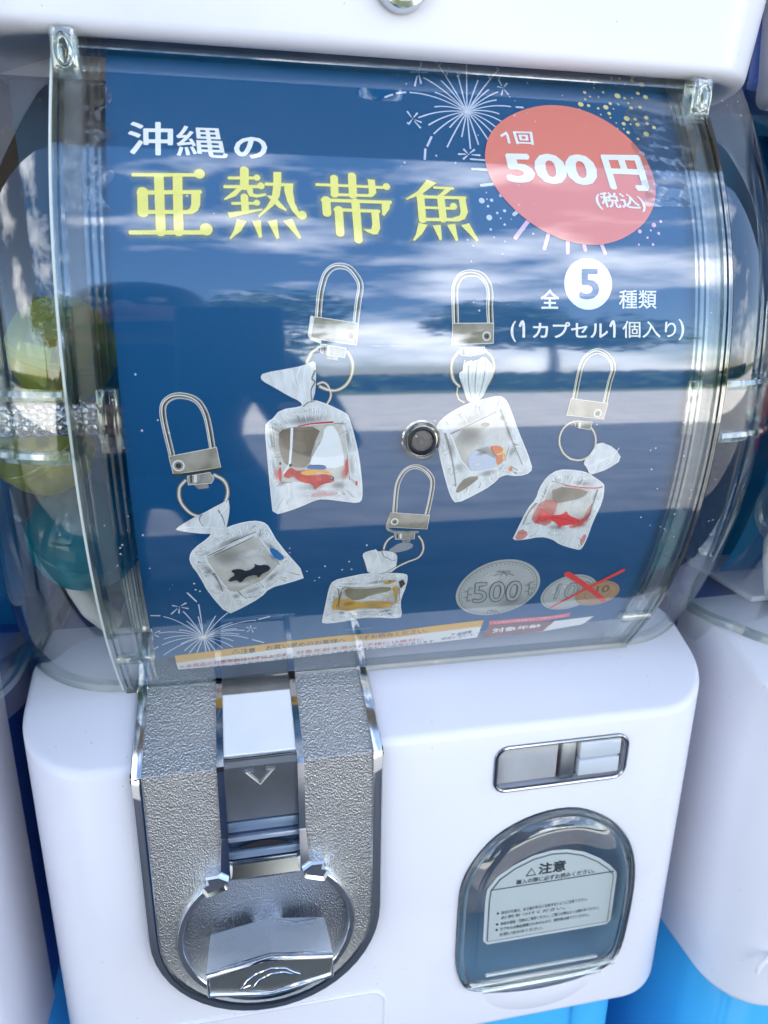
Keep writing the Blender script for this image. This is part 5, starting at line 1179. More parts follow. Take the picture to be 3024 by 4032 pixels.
('L','K1','bag_dark',3,((-49.1,-62.2),(-49.9,-62.2),(-51.3,-61.5)),0.48,0.09,0),
('L','K1','bag_dark',3,((-49.1,-53.3),(-49.6,-54.1),(-50.6,-54.3)),0.26,0.09,0),
('L','K1','bag_dark',3,((-75.4,-40.8),(-74.5,-41.8),(-73.8,-42.3)),0.27,0.09,0),
('L','K1','bag_dark',3,((-79.7,-58.8),(-78.9,-57),(-77.8,-56.1)),0.37,0.09,0),
('L','K1','bag_edge',3,((-68.3,-38.1),(-68.7,-39),(-69,-40.6)),0.23,0.09,0),
('L','K1','bag_edge',3,((-70.8,-39.8),(-70.4,-40.8),(-70,-41.6)),0.29,0.09,0),
('L','K1','bag_edge',3,((-83.2,-52.3),(-81.8,-51.9),(-80.1,-51.7)),0.44,0.09,0),
('L','K1','bag_edge',3,((-72.4,-39.6),(-71.8,-40.9),(-70.9,-42.1)),0.35,0.09,0),
('L','K1','bag_edge',3,((-44,-60.5),(-46.3,-59.3),(-48.4,-58.8)),0.32,0.09,0),
('L','K1','bag_edge',3,((-66.2,-37.3),(-65.8,-39.6),(-65.5,-41.2)),0.43,0.09,0),
('L','K1','bag_dark',3,((-82.8,-48),(-80.9,-48.2),(-78.8,-48.4)),0.31,0.09,0),
('L','K1','bag_edge',3,((-58.9,-37.2),(-59.7,-39),(-61,-41)),0.36,0.09,0),
('L','K1','bag_edge',3,((-56.4,-39.5),(-57.4,-40.5),(-58.9,-42.1)),0.33,0.09,0),
('L','K1','bag_edge',3,((-55.4,-40.7),(-56.2,-41.7),(-56.8,-42.1)),0.42,0.09,0),
('L','K1','bag_edge',3,((-50,-63.2),(-50.6,-63.1),(-51.6,-62.3)),0.33,0.09,0),
('L','K1','bag_edge',3,((-70.1,-38.2),(-69.4,-39.7),(-68.6,-40.5)),0.18,0.09,0),
('L','K1','bag_dark',3,((-70.7,-39),(-70.6,-39.8),(-70.5,-40.8)),0.29,0.09,0),
('L','K1','bag_edge',3,((-81.5,-56.7),(-80.3,-55.8),(-78.5,-54.7)),0.18,0.09,0),
('L','K1','bag_dark',3,((-59.3,-67.5),(-60,-65.8),(-61.1,-63.9)),0.32,0.09,0),
('L','K1','bag_dark',3,((-60.5,-36.5),(-61.7,-37.4),(-62.4,-38.5)),0.36,0.09,0),
('L','K1','bag_edge',3,((-71.7,-78.1),(-71.2,-75.5),(-70.8,-73)),0.34,0.09,0),
('L','K1','bag_edge',3,((-59.4,-67.2),(-59.9,-66.5),(-60.8,-66.2)),0.38,0.09,0),
('L','K1','bag_edge',3,((-82.7,-48.2),(-82,-48.3),(-81.3,-48.5)),0.44,0.09,0),
('L','K1','bag_dark',3,((-59,-37.8),(-58.7,-39.5),(-59.1,-40.5)),0.22,0.09,0),
('L','K1','bag_dark',3,((-82.2,-51.9),(-81.7,-51.7),(-81.3,-51.9)),0.41,0.09,0),
('L','K1','bag_dark',3,((-57.7,-38.1),(-58.6,-39.4),(-59,-40.1)),0.21,0.09,0),
('L','K1','bag_edge',3,((-83.1,-50.9),(-81.3,-50.8),(-79,-50.1)),0.22,0.09,0),
('L','K1','bag_edge',3,((-73.2,-72.4),(-73.1,-69.2),(-72.5,-66.5)),0.26,0.09,0),
('L','K1','bag_edge',3,((-54.7,-42.7),(-55.5,-43.5),(-56.6,-44.4)),0.22,0.09,0),
('L','K1','bag_dark',3,((-82.7,-47.1),(-81.8,-46.7),(-80.4,-46.9)),0.25,0.09,0),
('L','K1','bag_edge',3,((-64.1,-72.7),(-64.8,-69.9),(-65.9,-68)),0.44,0.09,0),
('L','K1','bag_edge',3,((-59.1,-68.8),(-59,-68.5),(-59,-67.4)),0.22,0.09,0),
('L','K1','bag_dark',3,((-82.2,-51.3),(-80.6,-51.9),(-79.2,-51.9)),0.29,0.09,0),
('L','K1','bag_edge',3,((-48.5,-62.1),(-49.8,-61.4),(-51.1,-60.2)),0.41,0.09,0),
('L','K1','bag_dark',3,((-49.4,-64),(-50.8,-62.9),(-52.2,-62.3)),0.38,0.09,0),
('L','K1','bag_dark',3,((-44,-61.2),(-46.9,-59.9),(-49.7,-58.4)),0.32,0.09,0),
('L','K1','bag_edge',3,((-63.1,-36),(-63.3,-37.5),(-64,-39.1)),0.35,0.09,0),
('L','K1','bag_edge',3,((-74.5,-39.5),(-74.3,-40),(-74.1,-40.9)),0.28,0.09,0),
('L','K1','bag_dark',3.1,((-76.2,-48.7),(-68.6,-45.1),(-61.2,-41.2)),0.33,0.33,0),
('L','K1','bag_edge',3.1,((-58.8,-42.4),(-55.9,-47.8),(-52.7,-53.1)),0.38,0.38,0),
('L','K1','bag_dark',3.1,((-52.7,-53.1),(-52.1,-54.3),(-51.9,-55.3)),0.37,0.37,0),
('L','K1','bag_edge',3.1,((-51.9,-55.3),(-55,-58.9),(-58.4,-63.2)),0.3,0.3,0),
('L','K1','bag_edge',3.1,((-58.4,-63.2),(-63.5,-65.4),(-68,-68.3)),0.37,0.37,0),
('L','K1','bag_edge',3.1,((-71.8,-67.3),(-73.4,-63.4),(-75.2,-60)),0.32,0.32,0),
('L','K1','bag_edge',3.1,((-75.2,-60),(-77.6,-54.4),(-79.6,-50)),0.41,0.41,0),
('L','K1','bag_dark',3.6,((-78.7,-48.5),(-73.7,-46.3),(-67.8,-42.3),(-60.3,-39.1)),0.89,0.35,0),
('L','K1','bag_edge',3.7,((-79.9,-48.9),(-72.8,-45.4),(-66.1,-41.9)),0.44,0.22,0),
('L','K1','bag_dark',3.6,((-76.8,-57.6),(-75.3,-61.7),(-73.9,-67.1)),1.24,0.35,0),
('L','K1','bag_dark',3.6,((-68,-67.7),(-66,-70.9),(-64.7,-71.7)),0.62,0.27,0),
('L','K1','bag_dark',3.6,((-64.3,-71.7),(-59.5,-71.3)),0.35,0.22,0),
('P','K1','print_blue2',3.6,((-56,-47.1),(-53.5,-46.8),(-49.1,-52.3),(-52.7,-53.1))),
('P','K1','print_black',4,((-71.5,-60.9),(-68.5,-58.6),(-70.7,-56.6),(-67.1,-55.8),(-64.2,-57.5),(-61,-55.4),(-61.5,-53.7),(-59.5,-55),(-57,-54.6),(-55.2,-56.1),(-55.7,-57.8),(-58.8,-59.3),(-59.9,-61.4),(-60.7,-59.3),(-64.7,-60.1),(-67,-63.7),(-68.2,-61.3),(-71.2,-62.5))),
('L','K2','metal_dark',1,((-35.8,30.1),(-38.5,28.2),(-40.2,25.1),(-40.4,22.5)),1.79,1.79,0),
('L','K2','metal_mid',1.5,((-35.8,30.1),(-38.5,28.2),(-40.2,25.1),(-40.4,22.5)),1.29,1.29,0),
('L','K2','metal_light',2,((-35.8,30.1),(-38.5,28.2),(-40.2,25.1),(-40.4,22.5)),0.5,0.5,0),
('L','K2','metal_dark',1,((-25.9,28.4),(-24.2,24.7),(-24.5,20.4),(-26.7,16.6),(-30,14.8),(-32.9,15),(-35.9,16.2)),1.79,1.79,0),
('L','K2','metal_mid',1.5,((-25.9,28.4),(-24.2,24.7),(-24.5,20.4),(-26.7,16.6),(-30,14.8),(-32.9,15),(-35.9,16.2)),1.29,1.29,0),
('L','K2','metal_light',2,((-25.9,28.4),(-24.2,24.7),(-24.5,20.4),(-26.7,16.6),(-30,14.8),(-32.9,15),(-35.9,16.2)),0.5,0.5,0),
('L','K2','metal_dark',1,((-36.7,17.1),(-34.9,17.7),(-33.2,16.6),(-32.1,13.8),(-32.4,11.7),(-33.6,9.8)),1.33,1.33,0),
('L','K2','metal_mid',1.5,((-36.7,17.1),(-34.9,17.7),(-33.2,16.6),(-32.1,13.8),(-32.4,11.7),(-33.6,9.8)),0.96,0.96,0),
('L','K2','metal_light',2,((-36.7,17.1),(-34.9,17.7),(-33.2,16.6),(-32.1,13.8),(-32.4,11.7),(-33.6,9.8)),0.37,0.37,0),
('L','K2','metal_light',1,((-35.9,40.2),(-35,47.8),(-33.9,52),(-32.6,55.2),(-30.2,57.5),(-27.3,58.1),(-24.4,57.3),(-22.2,54.9),(-20.8,52.1),(-20.9,49.3),(-21.7,45.6),(-22.8,38)),2.25,2.25,0),
('L','K2','metal_mid',1.5,((-35.9,40.2),(-35,47.8),(-33.9,52),(-32.6,55.2),(-30.2,57.5),(-27.3,58.1),(-24.4,57.3),(-22.2,54.9),(-20.8,52.1),(-20.9,49.3),(-21.7,45.6),(-22.8,38)),1.78,1.78,0),
('L','K2','metal_dark',2,((-35.9,40.2),(-35,47.8),(-33.9,52),(-32.6,55.2),(-30.2,57.5),(-27.3,58.1),(-24.4,57.3),(-22.2,54.9),(-20.8,52.1),(-20.9,49.3),(-21.7,45.6),(-22.8,38)),0.89,0.89,0),
('L','K2','metal_light',2.5,((-36.3,40.3),(-35.3,47.9),(-34.3,52),(-33,55.3),(-30.6,57.6),(-27.7,58.2),(-24.8,57.4),(-22.6,55),(-21.2,52.2),(-21.3,49.4),(-22.1,45.7),(-23.2,38.1)),0.42,0.42,0),
('L','K2','metal_light',2.5,((-37.2,40.4),(-21.9,38.1),(-22.8,30.8),(-38.6,33.2)),0.47,0.47,1),
('P','K2','metal_plate',3,((-37.2,40.4),(-21.9,38.1),(-22.8,30.8),(-38.6,33.2))),
('D','K2','metal_light',3.5,(-24.6,34),1.92,1.92),
('D','K2','metal_mid',4,(-24.6,34),1.46,1.46),
('D','K2','metal_dark',4.5,(-24.6,34),0.91,0.91),
('P','K2','metal_mid',2.6,((-33.3,27.3),(-29.2,26.4),(-29.5,25.3),(-33.3,25.9))),
('L','K2','metal_light',2.8,((-35.2,31),(-26.5,29.5),(-27.1,26.4),(-32.7,27.3),(-35.3,28.2)),0.42,0.42,1),
('P','K2','metal_mid',3,((-35.2,31),(-26.5,29.5),(-27.1,26.4),(-32.7,27.3),(-35.3,28.2))),
('L','K2','metal_light',3.5,((-32.6,29.9),(-32.7,27.6)),1.06,1.06,0),
('L','K2','metal_dark',3.6,((-34,29.9),(-34.1,27.4)),0.64,0.64,0),
('L','K2','metal_light',2.9,((-38.1,40.4),(-39.1,34.1),(-38.6,33.1),(-35.5,31.8)),1.13,1.13,0),
('P','K2','bag',5,((-56.6,19.9),(-55.6,21.3),(-44.4,23.1),(-40.9,24),(-37.4,25.6),(-37.2,21.4),(-37.5,14.7),(-38.8,10.8),(-42.2,9),(-43,11.1),(-46.7,12.9),(-51.8,16.1),(-56,18.5))),
('L','K2','bag_edge',5.5,((-40.3,23.7),(-41.6,19.1),(-40.6,11.6)),0.53,0.2,0),
('L','K2','bag_edge',5.5,((-42.7,23.1),(-43.9,19.7),(-42.9,16.3)),0.53,0.2,0),
('L','K2','bag_edge',5.5,((-45.6,22),(-45.1,18.6),(-44,16.3)),0.53,0.2,0),
('L','K2','bag_edge',5.5,((-38.6,23.9),(-39,19.1),(-40.1,11)),0.53,0.2,0),
('L','K2','bag_dark',5.6,((-37.5,21.9),(-38.7,19.1),(-37.7,17.9),(-39.1,15.1),(-38.9,11)),0.73,0.33,0),
('L','K2','bag_dark',5.6,((-41.9,9.3),(-40.1,10.7),(-37.7,11.1)),0.46,0.27,0),
('L','K2','bag_edge',1.2,((-55.5,2.19),(-54.1,4.1),(-52.8,4.6),(-50,8),(-42.5,8.9),(-42,10),(-38.4,11.3),(-33.9,9.8),(-27.1,6.4),(-26,5.3),(-24.3,-0.35),(-22.2,-9),(-20.6,-21),(-20.4,-27.3),(-21.6,-28.8),(-26.8,-27.9),(-35.4,-26.2),(-38.8,-27),(-42.5,-28.7),(-47.3,-30.6),(-53.5,-32.2),(-54,-25.6),(-54.7,-13.6)),0.67,0.67,1),
('P','K2','bag',2,((-55.5,2.19),(-54.1,4.1),(-52.8,4.6),(-50,8),(-42.5,8.9),(-42,10),(-38.4,11.3),(-33.9,9.8),(-27.1,6.4),(-26,5.3),(-24.3,-0.35),(-22.2,-9),(-20.6,-21),(-20.4,-27.3),(-21.6,-28.8),(-26.8,-27.9),(-35.4,-26.2),(-38.8,-27),(-42.5,-28.7),(-47.3,-30.6),(-53.5,-32.2),(-54,-25.6),(-54.7,-13.6))),
('P','K2','bag_water',2.6,((-53.1,2.4),(-49.4,1.75),(-31.2,2.92),(-27.6,2.54),(-26.2,-8.9),(-25.2,-19),(-32.6,-18.7),(-46.6,-19.2),(-51.3,-19.6),(-52.4,-7.9))),
('S','K2','soft_dark',2.65,(-44.5,-4.8),9.3,6.4,0,0.38),
('S','K2','soft_white',2.7,(-33.9,-8.4),7.5,7.4,-0.5,0.75),
('S','K2','soft_white',2.7,(-41,-16.7),9.3,2.96,0,0.6),
('S','K2','soft_dark',2.75,(-51.7,2.82),2.15,0.86,-0.14,0.28),
('S','K2','soft_white',2.8,(-52.3,3.7),1.98,0.79,-0.14,0.75),
('S','K2','soft_dark',2.75,(-41,4.3),10.2,2.01,0.09,0.42),
('S','K2','soft_white',2.8,(-41.8,6.7),9.4,1.86,0.09,0.75),
('S','K2','soft_dark',2.75,(-28.2,3),1.98,1.16,-0.08,0.28),
('S','K2','soft_white',2.8,(-26.9,3.4),1.83,1.07,-0.08,0.75),
('S','K2','soft_dark',2.75,(-26,-2.9),6.1,0.91,-1.45,0.42),
('S','K2','soft_white',2.8,(-24.9,-2.67),5.6,0.84,-1.45,0.75),
('S','K2','soft_dark',2.75,(-24.5,-13.8),5.2,1.15,-1.48,0.28),
('S','K2','soft_white',2.8,(-23,-13.6),4.8,1.06,-1.48,0.75),
('S','K2','soft_dark',2.75,(-29.2,-21.3),4,2.2,-3.1,0.42),
('S','K2','soft_white',2.8,(-29.6,-24.4),3.6,2.03,-3.1,0.75),
('S','K2','soft_dark',2.75,(-39.1,-21.3),7.6,2.05,-3.1,0.28),
('S','K2','soft_white',2.8,(-38.5,-24.1),7,1.9,-3.1,0.75),
('S','K2','soft_dark',2.75,(-50.6,-19.5),2.6,1.54,-3,0.42),
('S','K2','soft_white',2.8,(-52.5,-19.7),2.4,1.42,-3,0.75),
('S','K2','soft_dark',2.75,(-52.7,-13.8),6.1,0.83,1.7,0.28),
('S','K2','soft_white',2.8,(-53.7,-13.8),5.6,0.76,1.7,0.75),
('S','K2','soft_dark',2.75,(-53.5,-2.76),5.7,0.74,1.68,0.42),
('S','K2','soft_white',2.8,(-54.4,-2.82),5.2,0.69,1.68,0.75),
('L','K2','bag_edge',3,((-37.6,-23.9),(-37.8,-22.2),(-38.2,-20.9)),0.32,0.06,0),
('L','K2','bag_dark',3,((-51.5,2.75),(-50.3,1.87),(-48.8,1.22)),0.22,0.06,0),
('L','K2','bag_dark',3,((-52.6,-30.3),(-51,-27.4),(-49.5,-24.9)),0.16,0.06,0),
('L','K2','bag_edge',3,((-33.8,7.8),(-33.9,6.7),(-34.3,5.5)),0.3,0.06,0),
('L','K2','bag_edge',3,((-35.9,8.4),(-36.1,6.9),(-36.5,5.4)),0.28,0.06,0),
('L','K2','bag_dark',3,((-26.9,-0.17),(-28.6,-1.22),(-30.1,-2.23)),0.14,0.06,0),
('L','K2','bag_edge',3,((-27.3,4.2),(-28.3,3.8),(-29.1,3)),0.29,0.06,0),
('L','K2','bag_edge',3,((-45.1,-28.1),(-44.6,-26.4),(-44.3,-25)),0.31,0.06,0),
('L','K2','bag_edge',3,((-48,5.8),(-47.3,4.8),(-46.2,4)),0.26,0.06,0),
('L','K2','bag_edge',3,((-41.9,7.6),(-41.2,5.3),(-40.9,3.1)),0.27,0.06,0),
('L','K2','bag_edge',3,((-28.6,4.1),(-29.8,3),(-30.8,1.78)),0.18,0.06,0),
('L','K2','bag_edge',3,((-53.2,-20.8),(-51.9,-19.5),(-50.3,-18.1)),0.13,0.06,0),
('L','K2','bag_dark',3,((-41.7,7.9),(-41.4,6.9),(-40.7,6.3)),0.15,0.06,0),
('L','K2','bag_edge',3,((-37,9.6),(-36.9,7.6),(-36.9,5.9)),0.18,0.06,0),
('L','K2','bag_edge',3,((-47.1,-27.9),(-45.9,-26.7),(-45,-25.1)),0.19,0.06,0),
('L','K2','bag_edge',3,((-27.7,-25.9),(-28.6,-24.6),(-29.7,-23.4)),0.24,0.06,0),
('L','K2','bag_edge',3,((-32.5,-25.6),(-33.4,-23.3),(-34,-21.1)),0.13,0.06,0),
('L','K2','bag_edge',3,((-43,-26.4),(-42.8,-24.8),(-42.4,-23.2)),0.19,0.06,0),
('L','K2','bag_edge',3,((-36.9,-24.1),(-37.3,-22.8),(-37.4,-21.6)),0.25,0.06,0),
('L','K2','bag_dark',3,((-21.9,-22.1),(-23.3,-20.9),(-24.3,-19.8)),0.14,0.06,0),
('L','K2','bag_dark',3,((-52.5,-9.1),(-50.7,-9.2),(-48.8,-9.1)),0.31,0.06,0),
('L','K2','bag_edge',3,((-47.2,-29),(-46.5,-26.7),(-45.9,-24.9)),0.29,0.06,0),
('L','K2','bag_dark',3,((-54.1,2.05),(-53.1,1.35),(-52.1,0.55)),0.22,0.06,0),
('L','K2','bag_edge',3,((-45.9,-27.6),(-45,-25.8),(-44.3,-24)),0.33,0.06,0),
('L','K2','bag_edge',3,((-52.9,2.07),(-52.3,1.76),(-51.4,1.09)),0.25,0.06,0),
('L','K2','bag_edge',3,((-52.5,-7.3),(-51.7,-7.4),(-50.6,-7.2)),0.28,0.06,0),
('L','K2','bag_edge',3,((-53.2,-13.6),(-51.8,-13.8),(-50.7,-13.6)),0.22,0.06,0),
('L','K2','bag_edge',3,((-49.4,6.3),(-48,4.4),(-46.6,2.51)),0.26,0.06,0),
('L','K2','bag_dark',3,((-22.9,-20.5),(-24.6,-19.3),(-26.4,-17.7)),0.19,0.06,0),
('L','K2','bag_edge',3,((-53.3,-0.74),(-51.7,-1.49),(-49.7,-2.46)),0.19,0.06,0),
('L','K2','bag_edge',3,((-27,4.5),(-28.8,3.1),(-30.5,1.25)),0.17,0.06,0),
('L','K2','bag_edge',3,((-49.7,4.7),(-48.6,3.3),(-47.4,1.95)),0.21,0.06,0),
('L','K2','bag_edge',3,((-37.6,-25.1),(-37.8,-23.9),(-38.3,-23.1)),0.16,0.06,0),
('L','K2','bag_edge',3,((-53.9,1.44),(-52.5,0.49),(-51,-0.41)),0.25,0.06,0),
('L','K2','bag_edge',3,((-52.4,-25.3),(-51.6,-24.4),(-50.4,-23.1)),0.19,0.06,0),
('L','K2','bag_dark',3,((-27.1,-25.2),(-27.6,-24.4),(-28.5,-23.5)),0.3,0.06,0),
('L','K2','bag_edge',3,((-54,1.68),(-53.5,1.2),(-53,0.44)),0.24,0.06,0),
('L','K2','bag_edge',3,((-27.4,-25.3),(-28.4,-23.8),(-29.9,-22)),0.2,0.06,0),
('L','K2','bag_edge',3,((-51,3.9),(-49.9,2.67),(-49.1,1.73)),0.17,0.06,0),
('L','K2','bag_edge',3,((-40.4,-26.6),(-40,-24.3),(-39.3,-21.6)),0.23,0.06,0),
('L','K2','bag_edge',3,((-23.5,-8.6),(-25.1,-8.6),(-26.5,-8.4)),0.29,0.06,0),
('L','K2','bag_edge',3,((-22.5,-17.3),(-23.8,-16.8),(-25.4,-16.6)),0.24,0.06,0),
('L','K2','bag_edge',3,((-27.3,1.11),(-28.1,0.79),(-28.6,0.41)),0.18,0.06,0),
('L','K2','bag_dark',3,((-50.3,2.88),(-49.3,1.95),(-48.1,0.95)),0.3,0.06,0),
('L','K2','bag_edge',3,((-33.8,7.8),(-34.6,5.8),(-35.6,3.5)),0.29,0.06,0),
('L','K2','bag_edge',3,((-53.5,1.43),(-52.5,0.91),(-51.1,0.39)),0.16,0.06,0),
('L','K2','bag_dark',3,((-23.6,-26.5),(-25.4,-24.5),(-27.5,-22.4)),0.23,0.06,0),
('L','K2','bag_edge',3,((-51.9,2.35),(-50.3,0.84),(-49,-0.38)),0.17,0.06,0),
('L','K2','bag_dark',3,((-23.1,-26.4),(-24.7,-24.7),(-26.6,-22.7)),0.12,0.06,0),
('L','K2','bag_edge',3,((-38.8,9.6),(-38.7,7.3),(-38.9,4.9)),0.17,0.06,0),
('L','K2','bag_edge',3,((-22,-26.1),(-23.6,-24.7),(-25.3,-23.7)),0.28,0.06,0),
('L','K2','bag_edge',3,((-51.3,3.5),(-49.6,1.98),(-47.7,0.79)),0.28,0.06,0),
('L','K2','bag_edge',3,((-35.5,-24.2),(-35.7,-23.5),(-36.3,-23)),0.12,0.06,0),
('L','K2','bag_edge',3,((-21.9,-26),(-23.9,-24),(-25.6,-22.1)),0.23,0.06,0),
('L','K2','bag_dark',3,((-53.7,-5.1),(-53.1,-5.1),(-52.3,-5.2)),0.24,0.06,0),
('L','K2','bag_dark',3,((-27.7,-26.3),(-28.9,-24.6),(-30.1,-23.1)),0.15,0.06,0),
('L','K2','bag_edge',3,((-33,-25.6),(-33.5,-24.5),(-33.9,-23.6)),0.29,0.06,0),
('L','K2','bag_edge',3,((-51.9,3.4),(-50.2,1.71),(-48.7,0.38)),0.22,0.06,0),
('L','K2','bag_dark',3,((-44.2,6),(-43.6,4.6),(-43.2,3.2)),0.33,0.06,0),
('L','K2','bag_edge',3,((-26.2,-0.64),(-27.6,-1.31),(-28.7,-1.87)),0.23,0.06,0),
('L','K2','bag_dark',3,((-22.7,-20.2),(-24.7,-18.7),(-26.7,-17.4)),0.2,0.06,0),
('L','K2','bag_edge',3,((-28.3,-25.6),(-29.5,-23.9),(-31,-22.7)),0.19,0.06,0),
('L','K2','bag_edge',3,((-42,7.6),(-41.8,6),(-41.2,4.3)),0.18,0.06,0),
('L','K2','bag_dark',3,((-53.1,2.14),(-52,1.3),(-50.6,0.24)),0.32,0.06,0),
('L','K2','bag_dark',3,((-39.8,8.5),(-39.9,6.6),(-39.7,4.6)),0.13,0.06,0),
('L','K2','bag_dark',3,((-48.7,-28),(-48.2,-26.8),(-47.5,-25.5)),0.25,0.06,0),
('L','K2','bag_edge',3,((-31.3,5.8),(-31.9,4),(-32.6,2.37)),0.14,0.06,0),
('L','K2','bag_edge',3,((-25,-26.3),(-25.9,-25.1),(-27.1,-23.7)),0.15,0.06,0),
('L','K2','bag_dark',3,((-26.7,2.66),(-27.1,2.02),(-27.4,1.59)),0.22,0.06,0),
('L','K2','bag_edge',3,((-41.6,6.8),(-41.4,5.6),(-41,4.4)),0.2,0.06,0),
('L','K2','bag_dark',3,((-49.8,5.2),(-49,4.1),(-47.9,3)),0.16,0.06,0),
('L','K2','bag_dark',3,((-37.2,-24.4),(-37.7,-22.1),(-38.1,-20.1)),0.23,0.06,0),
('L','K2','bag_edge',3,((-36.3,8),(-36.1,6.3),(-36.3,4.7)),0.25,0.06,0),
('L','K2','bag_edge',3,((-37.4,9),(-37.7,6.8),(-38,4.4)),0.33,0.06,0),
('L','K2','bag_edge',3,((-44.4,7.4),(-44,6.6),(-43.4,6)),0.13,0.06,0),
('L','K2','bag_edge',3.1,((-49.4,1.75),(-40.2,2.44),(-31.2,2.92)),0.21,0.21,0),
('L','K2','bag_dark',3.1,((-31.2,2.92),(-29.5,2.84),(-27.6,2.54)),0.2,0.2,0),
('L','K2','bag_dark',3.1,((-26.2,-8.9),(-25.8,-13.7),(-25.2,-19)),0.3,0.3,0),
('L','K2','bag_dark',3.1,((-46.6,-19.2),(-49,-19.2),(-51.3,-19.6)),0.22,0.22,0),
('L','K2','bag_dark',3.1,((-52.4,-7.9),(-52.7,-2.63),(-53.1,2.4)),0.21,0.21,0),
('P','K2','bag_brown',2.8,((-49.1,1.74),(-35.3,1.92),(-38.7,-5),(-40.2,-13.6),(-46.5,-13.3),(-50,-10.9),(-51.4,-0.95))),
('P','K2','bag_edge',2.9,((-34.5,1.89),(-30.4,2.06),(-27.3,-8.8),(-27.6,-14.7),(-40.4,-13.3),(-38.7,-8.4),(-35.4,-3.4))),
('L','K2','bag_edge',3.4,((-46.2,1.38),(-46.6,-5.3),(-47.3,-12.1),(-49.6,-15.6)),0.97,0.73,0),
('L','K2','print_red',3.6,((-44,2.1),(-39.4,2.91),(-35.3,3.2),(-31.5,3.3)),0.37,0.67,0),
('P','K2','print_red',3.6,((-49.9,-16.4),(-47.9,-13.9),(-46.5,-13.3),(-44.6,-14.9),(-41,-14.4),(-35.4,-14.4),(-32.6,-15.7),(-31.2,-18.1),(-30.9,-19.6),(-35.4,-20.4),(-37.1,-21.6),(-38.3,-22.8),(-39,-20.2),(-42.7,-19.4),(-44.9,-18.1),(-46,-16.6),(-48,-17.7))),
('P','K2','print_orange',3.8,((-43.8,-15.3),(-41,-14.5),(-35.4,-14.3),(-32.9,-15.5),(-31.2,-17.5),(-34.6,-16.2),(-38.2,-16.5),(-42.1,-16.6))),
('P','K2','print_blue2',4,((-41.3,-13.4),(-40.4,-12.8),(-35.4,-12.9),(-34.2,-13.8),(-34.6,-14.7),(-40.4,-14.2))),
('L','K2','print_black',4.1,((-40.4,-12.8),(-35.4,-12.9),(-34.2,-14)),0.27,0.27,0),
('D','K2','print_black',4,(-31.8,-18.1),0.73,0.73),
('D','K2','print_red',3.6,(-26.4,-14.1),0.61,3.4),
('D','K2','print_red',3.6,(-50.8,-15.8),0.55,2.89),
('D','K2','print_red',3.6,(-22.6,-20.6),0.43,1.03),
('D','K2','print_black',3.9,(-47,-12.4),0.61,0.61),
('D','K2','print_black',3.9,(-50.7,-11.6),0.37,0.61),
('L','K2','print_pink',3.5,((-38.8,-24.8),(-32.6,-24.8),(-30,-24.3)),1.22,0.91,0),
('P','K2','print_red2',4,((-38.2,-17.2),(-36,-17.6),(-35.4,-18.8),(-37.4,-19.1))),
('L','K2','print_dark_red',4.1,((-47.4,-14.5),(-45.5,-16),(-42.7,-17),(-39.4,-17.8)),0.27,0.12,0),
('L','K2','print_dark_red',4.1,((-33.8,-16.8),(-34,-18),(-33.6,-19.2)),0.24,0.15,0),
('S','K2','soft_white',4.2,(-36.5,-16.1),3.6,0.67,0.1,0.5),
('D','K2','white',4.3,(-32,-17.9),0.21,0.21),
('S','K2','soft_red',3.3,(-27.2,-16.5),1.83,3.6,0,0.5),
('S','K2','soft_red',3.3,(-52,-15.7),1.52,3.4,0,0.45),
('S','K2','soft_red',3.3,(-35.4,-24.3),6.7,1.83,0.1,0.3),
('L','K3','metal_dark',1,((14.9,28),(12.8,25.2),(12.3,21.5),(13.2,17.8),(15.5,15.4)),1.85,1.85,0),
('L','K3','metal_mid',1.5,((14.9,28),(12.8,25.2),(12.3,21.5),(13.2,17.8),(15.5,15.4)),1.33,1.33,0),
('L','K3','metal_light',2,((14.9,28),(12.8,25.2),(12.3,21.5),(13.2,17.8),(15.5,15.4)),0.52,0.52,0),
('L','K3','metal_dark',1,((25,28.4),(27.7,25.9),(28.5,22.6),(27.9,19.2),(26.5,16.1)),1.75,1.75,0),
('L','K3','metal_mid',1.5,((25,28.4),(27.7,25.9),(28.5,22.6),(27.9,19.2),(26.5,16.1)),1.26,1.26,0),
('L','K3','metal_light',2,((25,28.4),(27.7,25.9),(28.5,22.6),(27.9,19.2),(26.5,16.1)),0.49,0.49,0),
('L','K3','metal_dark',1,((14.8,15.2),(14.6,12.7),(15.4,10.6),(17.6,9.4)),1.01,1.01,0),
('L','K3','metal_mid',1.5,((14.8,15.2),(14.6,12.7),(15.4,10.6),(17.6,9.4)),0.73,0.73,0),
('L','K3','metal_light',2,((14.8,15.2),(14.6,12.7),(15.4,10.6),(17.6,9.4)),0.28,0.28,0),
('L','K3','metal_light',1,((13.7,38.1),(13.5,48.2),(14,52),(16.1,55.2),(19.5,56.3),(23.4,55.6),(25.9,52.8),(26.8,49.1),(26.6,44.2),(26.9,38.1)),2.54,2.54,0),
('L','K3','metal_mid',1.5,((13.7,38.1),(13.5,48.2),(14,52),(16.1,55.2),(19.5,56.3),(23.4,55.6),(25.9,52.8),(26.8,49.1),(26.6,44.2),(26.9,38.1)),2.01,2.01,0),
('L','K3','metal_dark',2,((13.7,38.1),(13.5,48.2),(14,52),(16.1,55.2),(19.5,56.3),(23.4,55.6),(25.9,52.8),(26.8,49.1),(26.6,44.2),(26.9,38.1)),1.01,1.01,0),
('L','K3','metal_light',2.5,((13.2,38.2),(13.1,48.3),(13.6,52.1),(15.6,55.3),(19.1,56.4),(23,55.7),(25.5,52.9),(26.4,49.2),(26.2,44.4),(26.4,38.2)),0.48,0.48,0),
('L','K3','metal_light',2.5,((12.7,38.1),(27.9,38.2),(27.9,31.2),(12.5,30.7)),0.53,0.53,1),
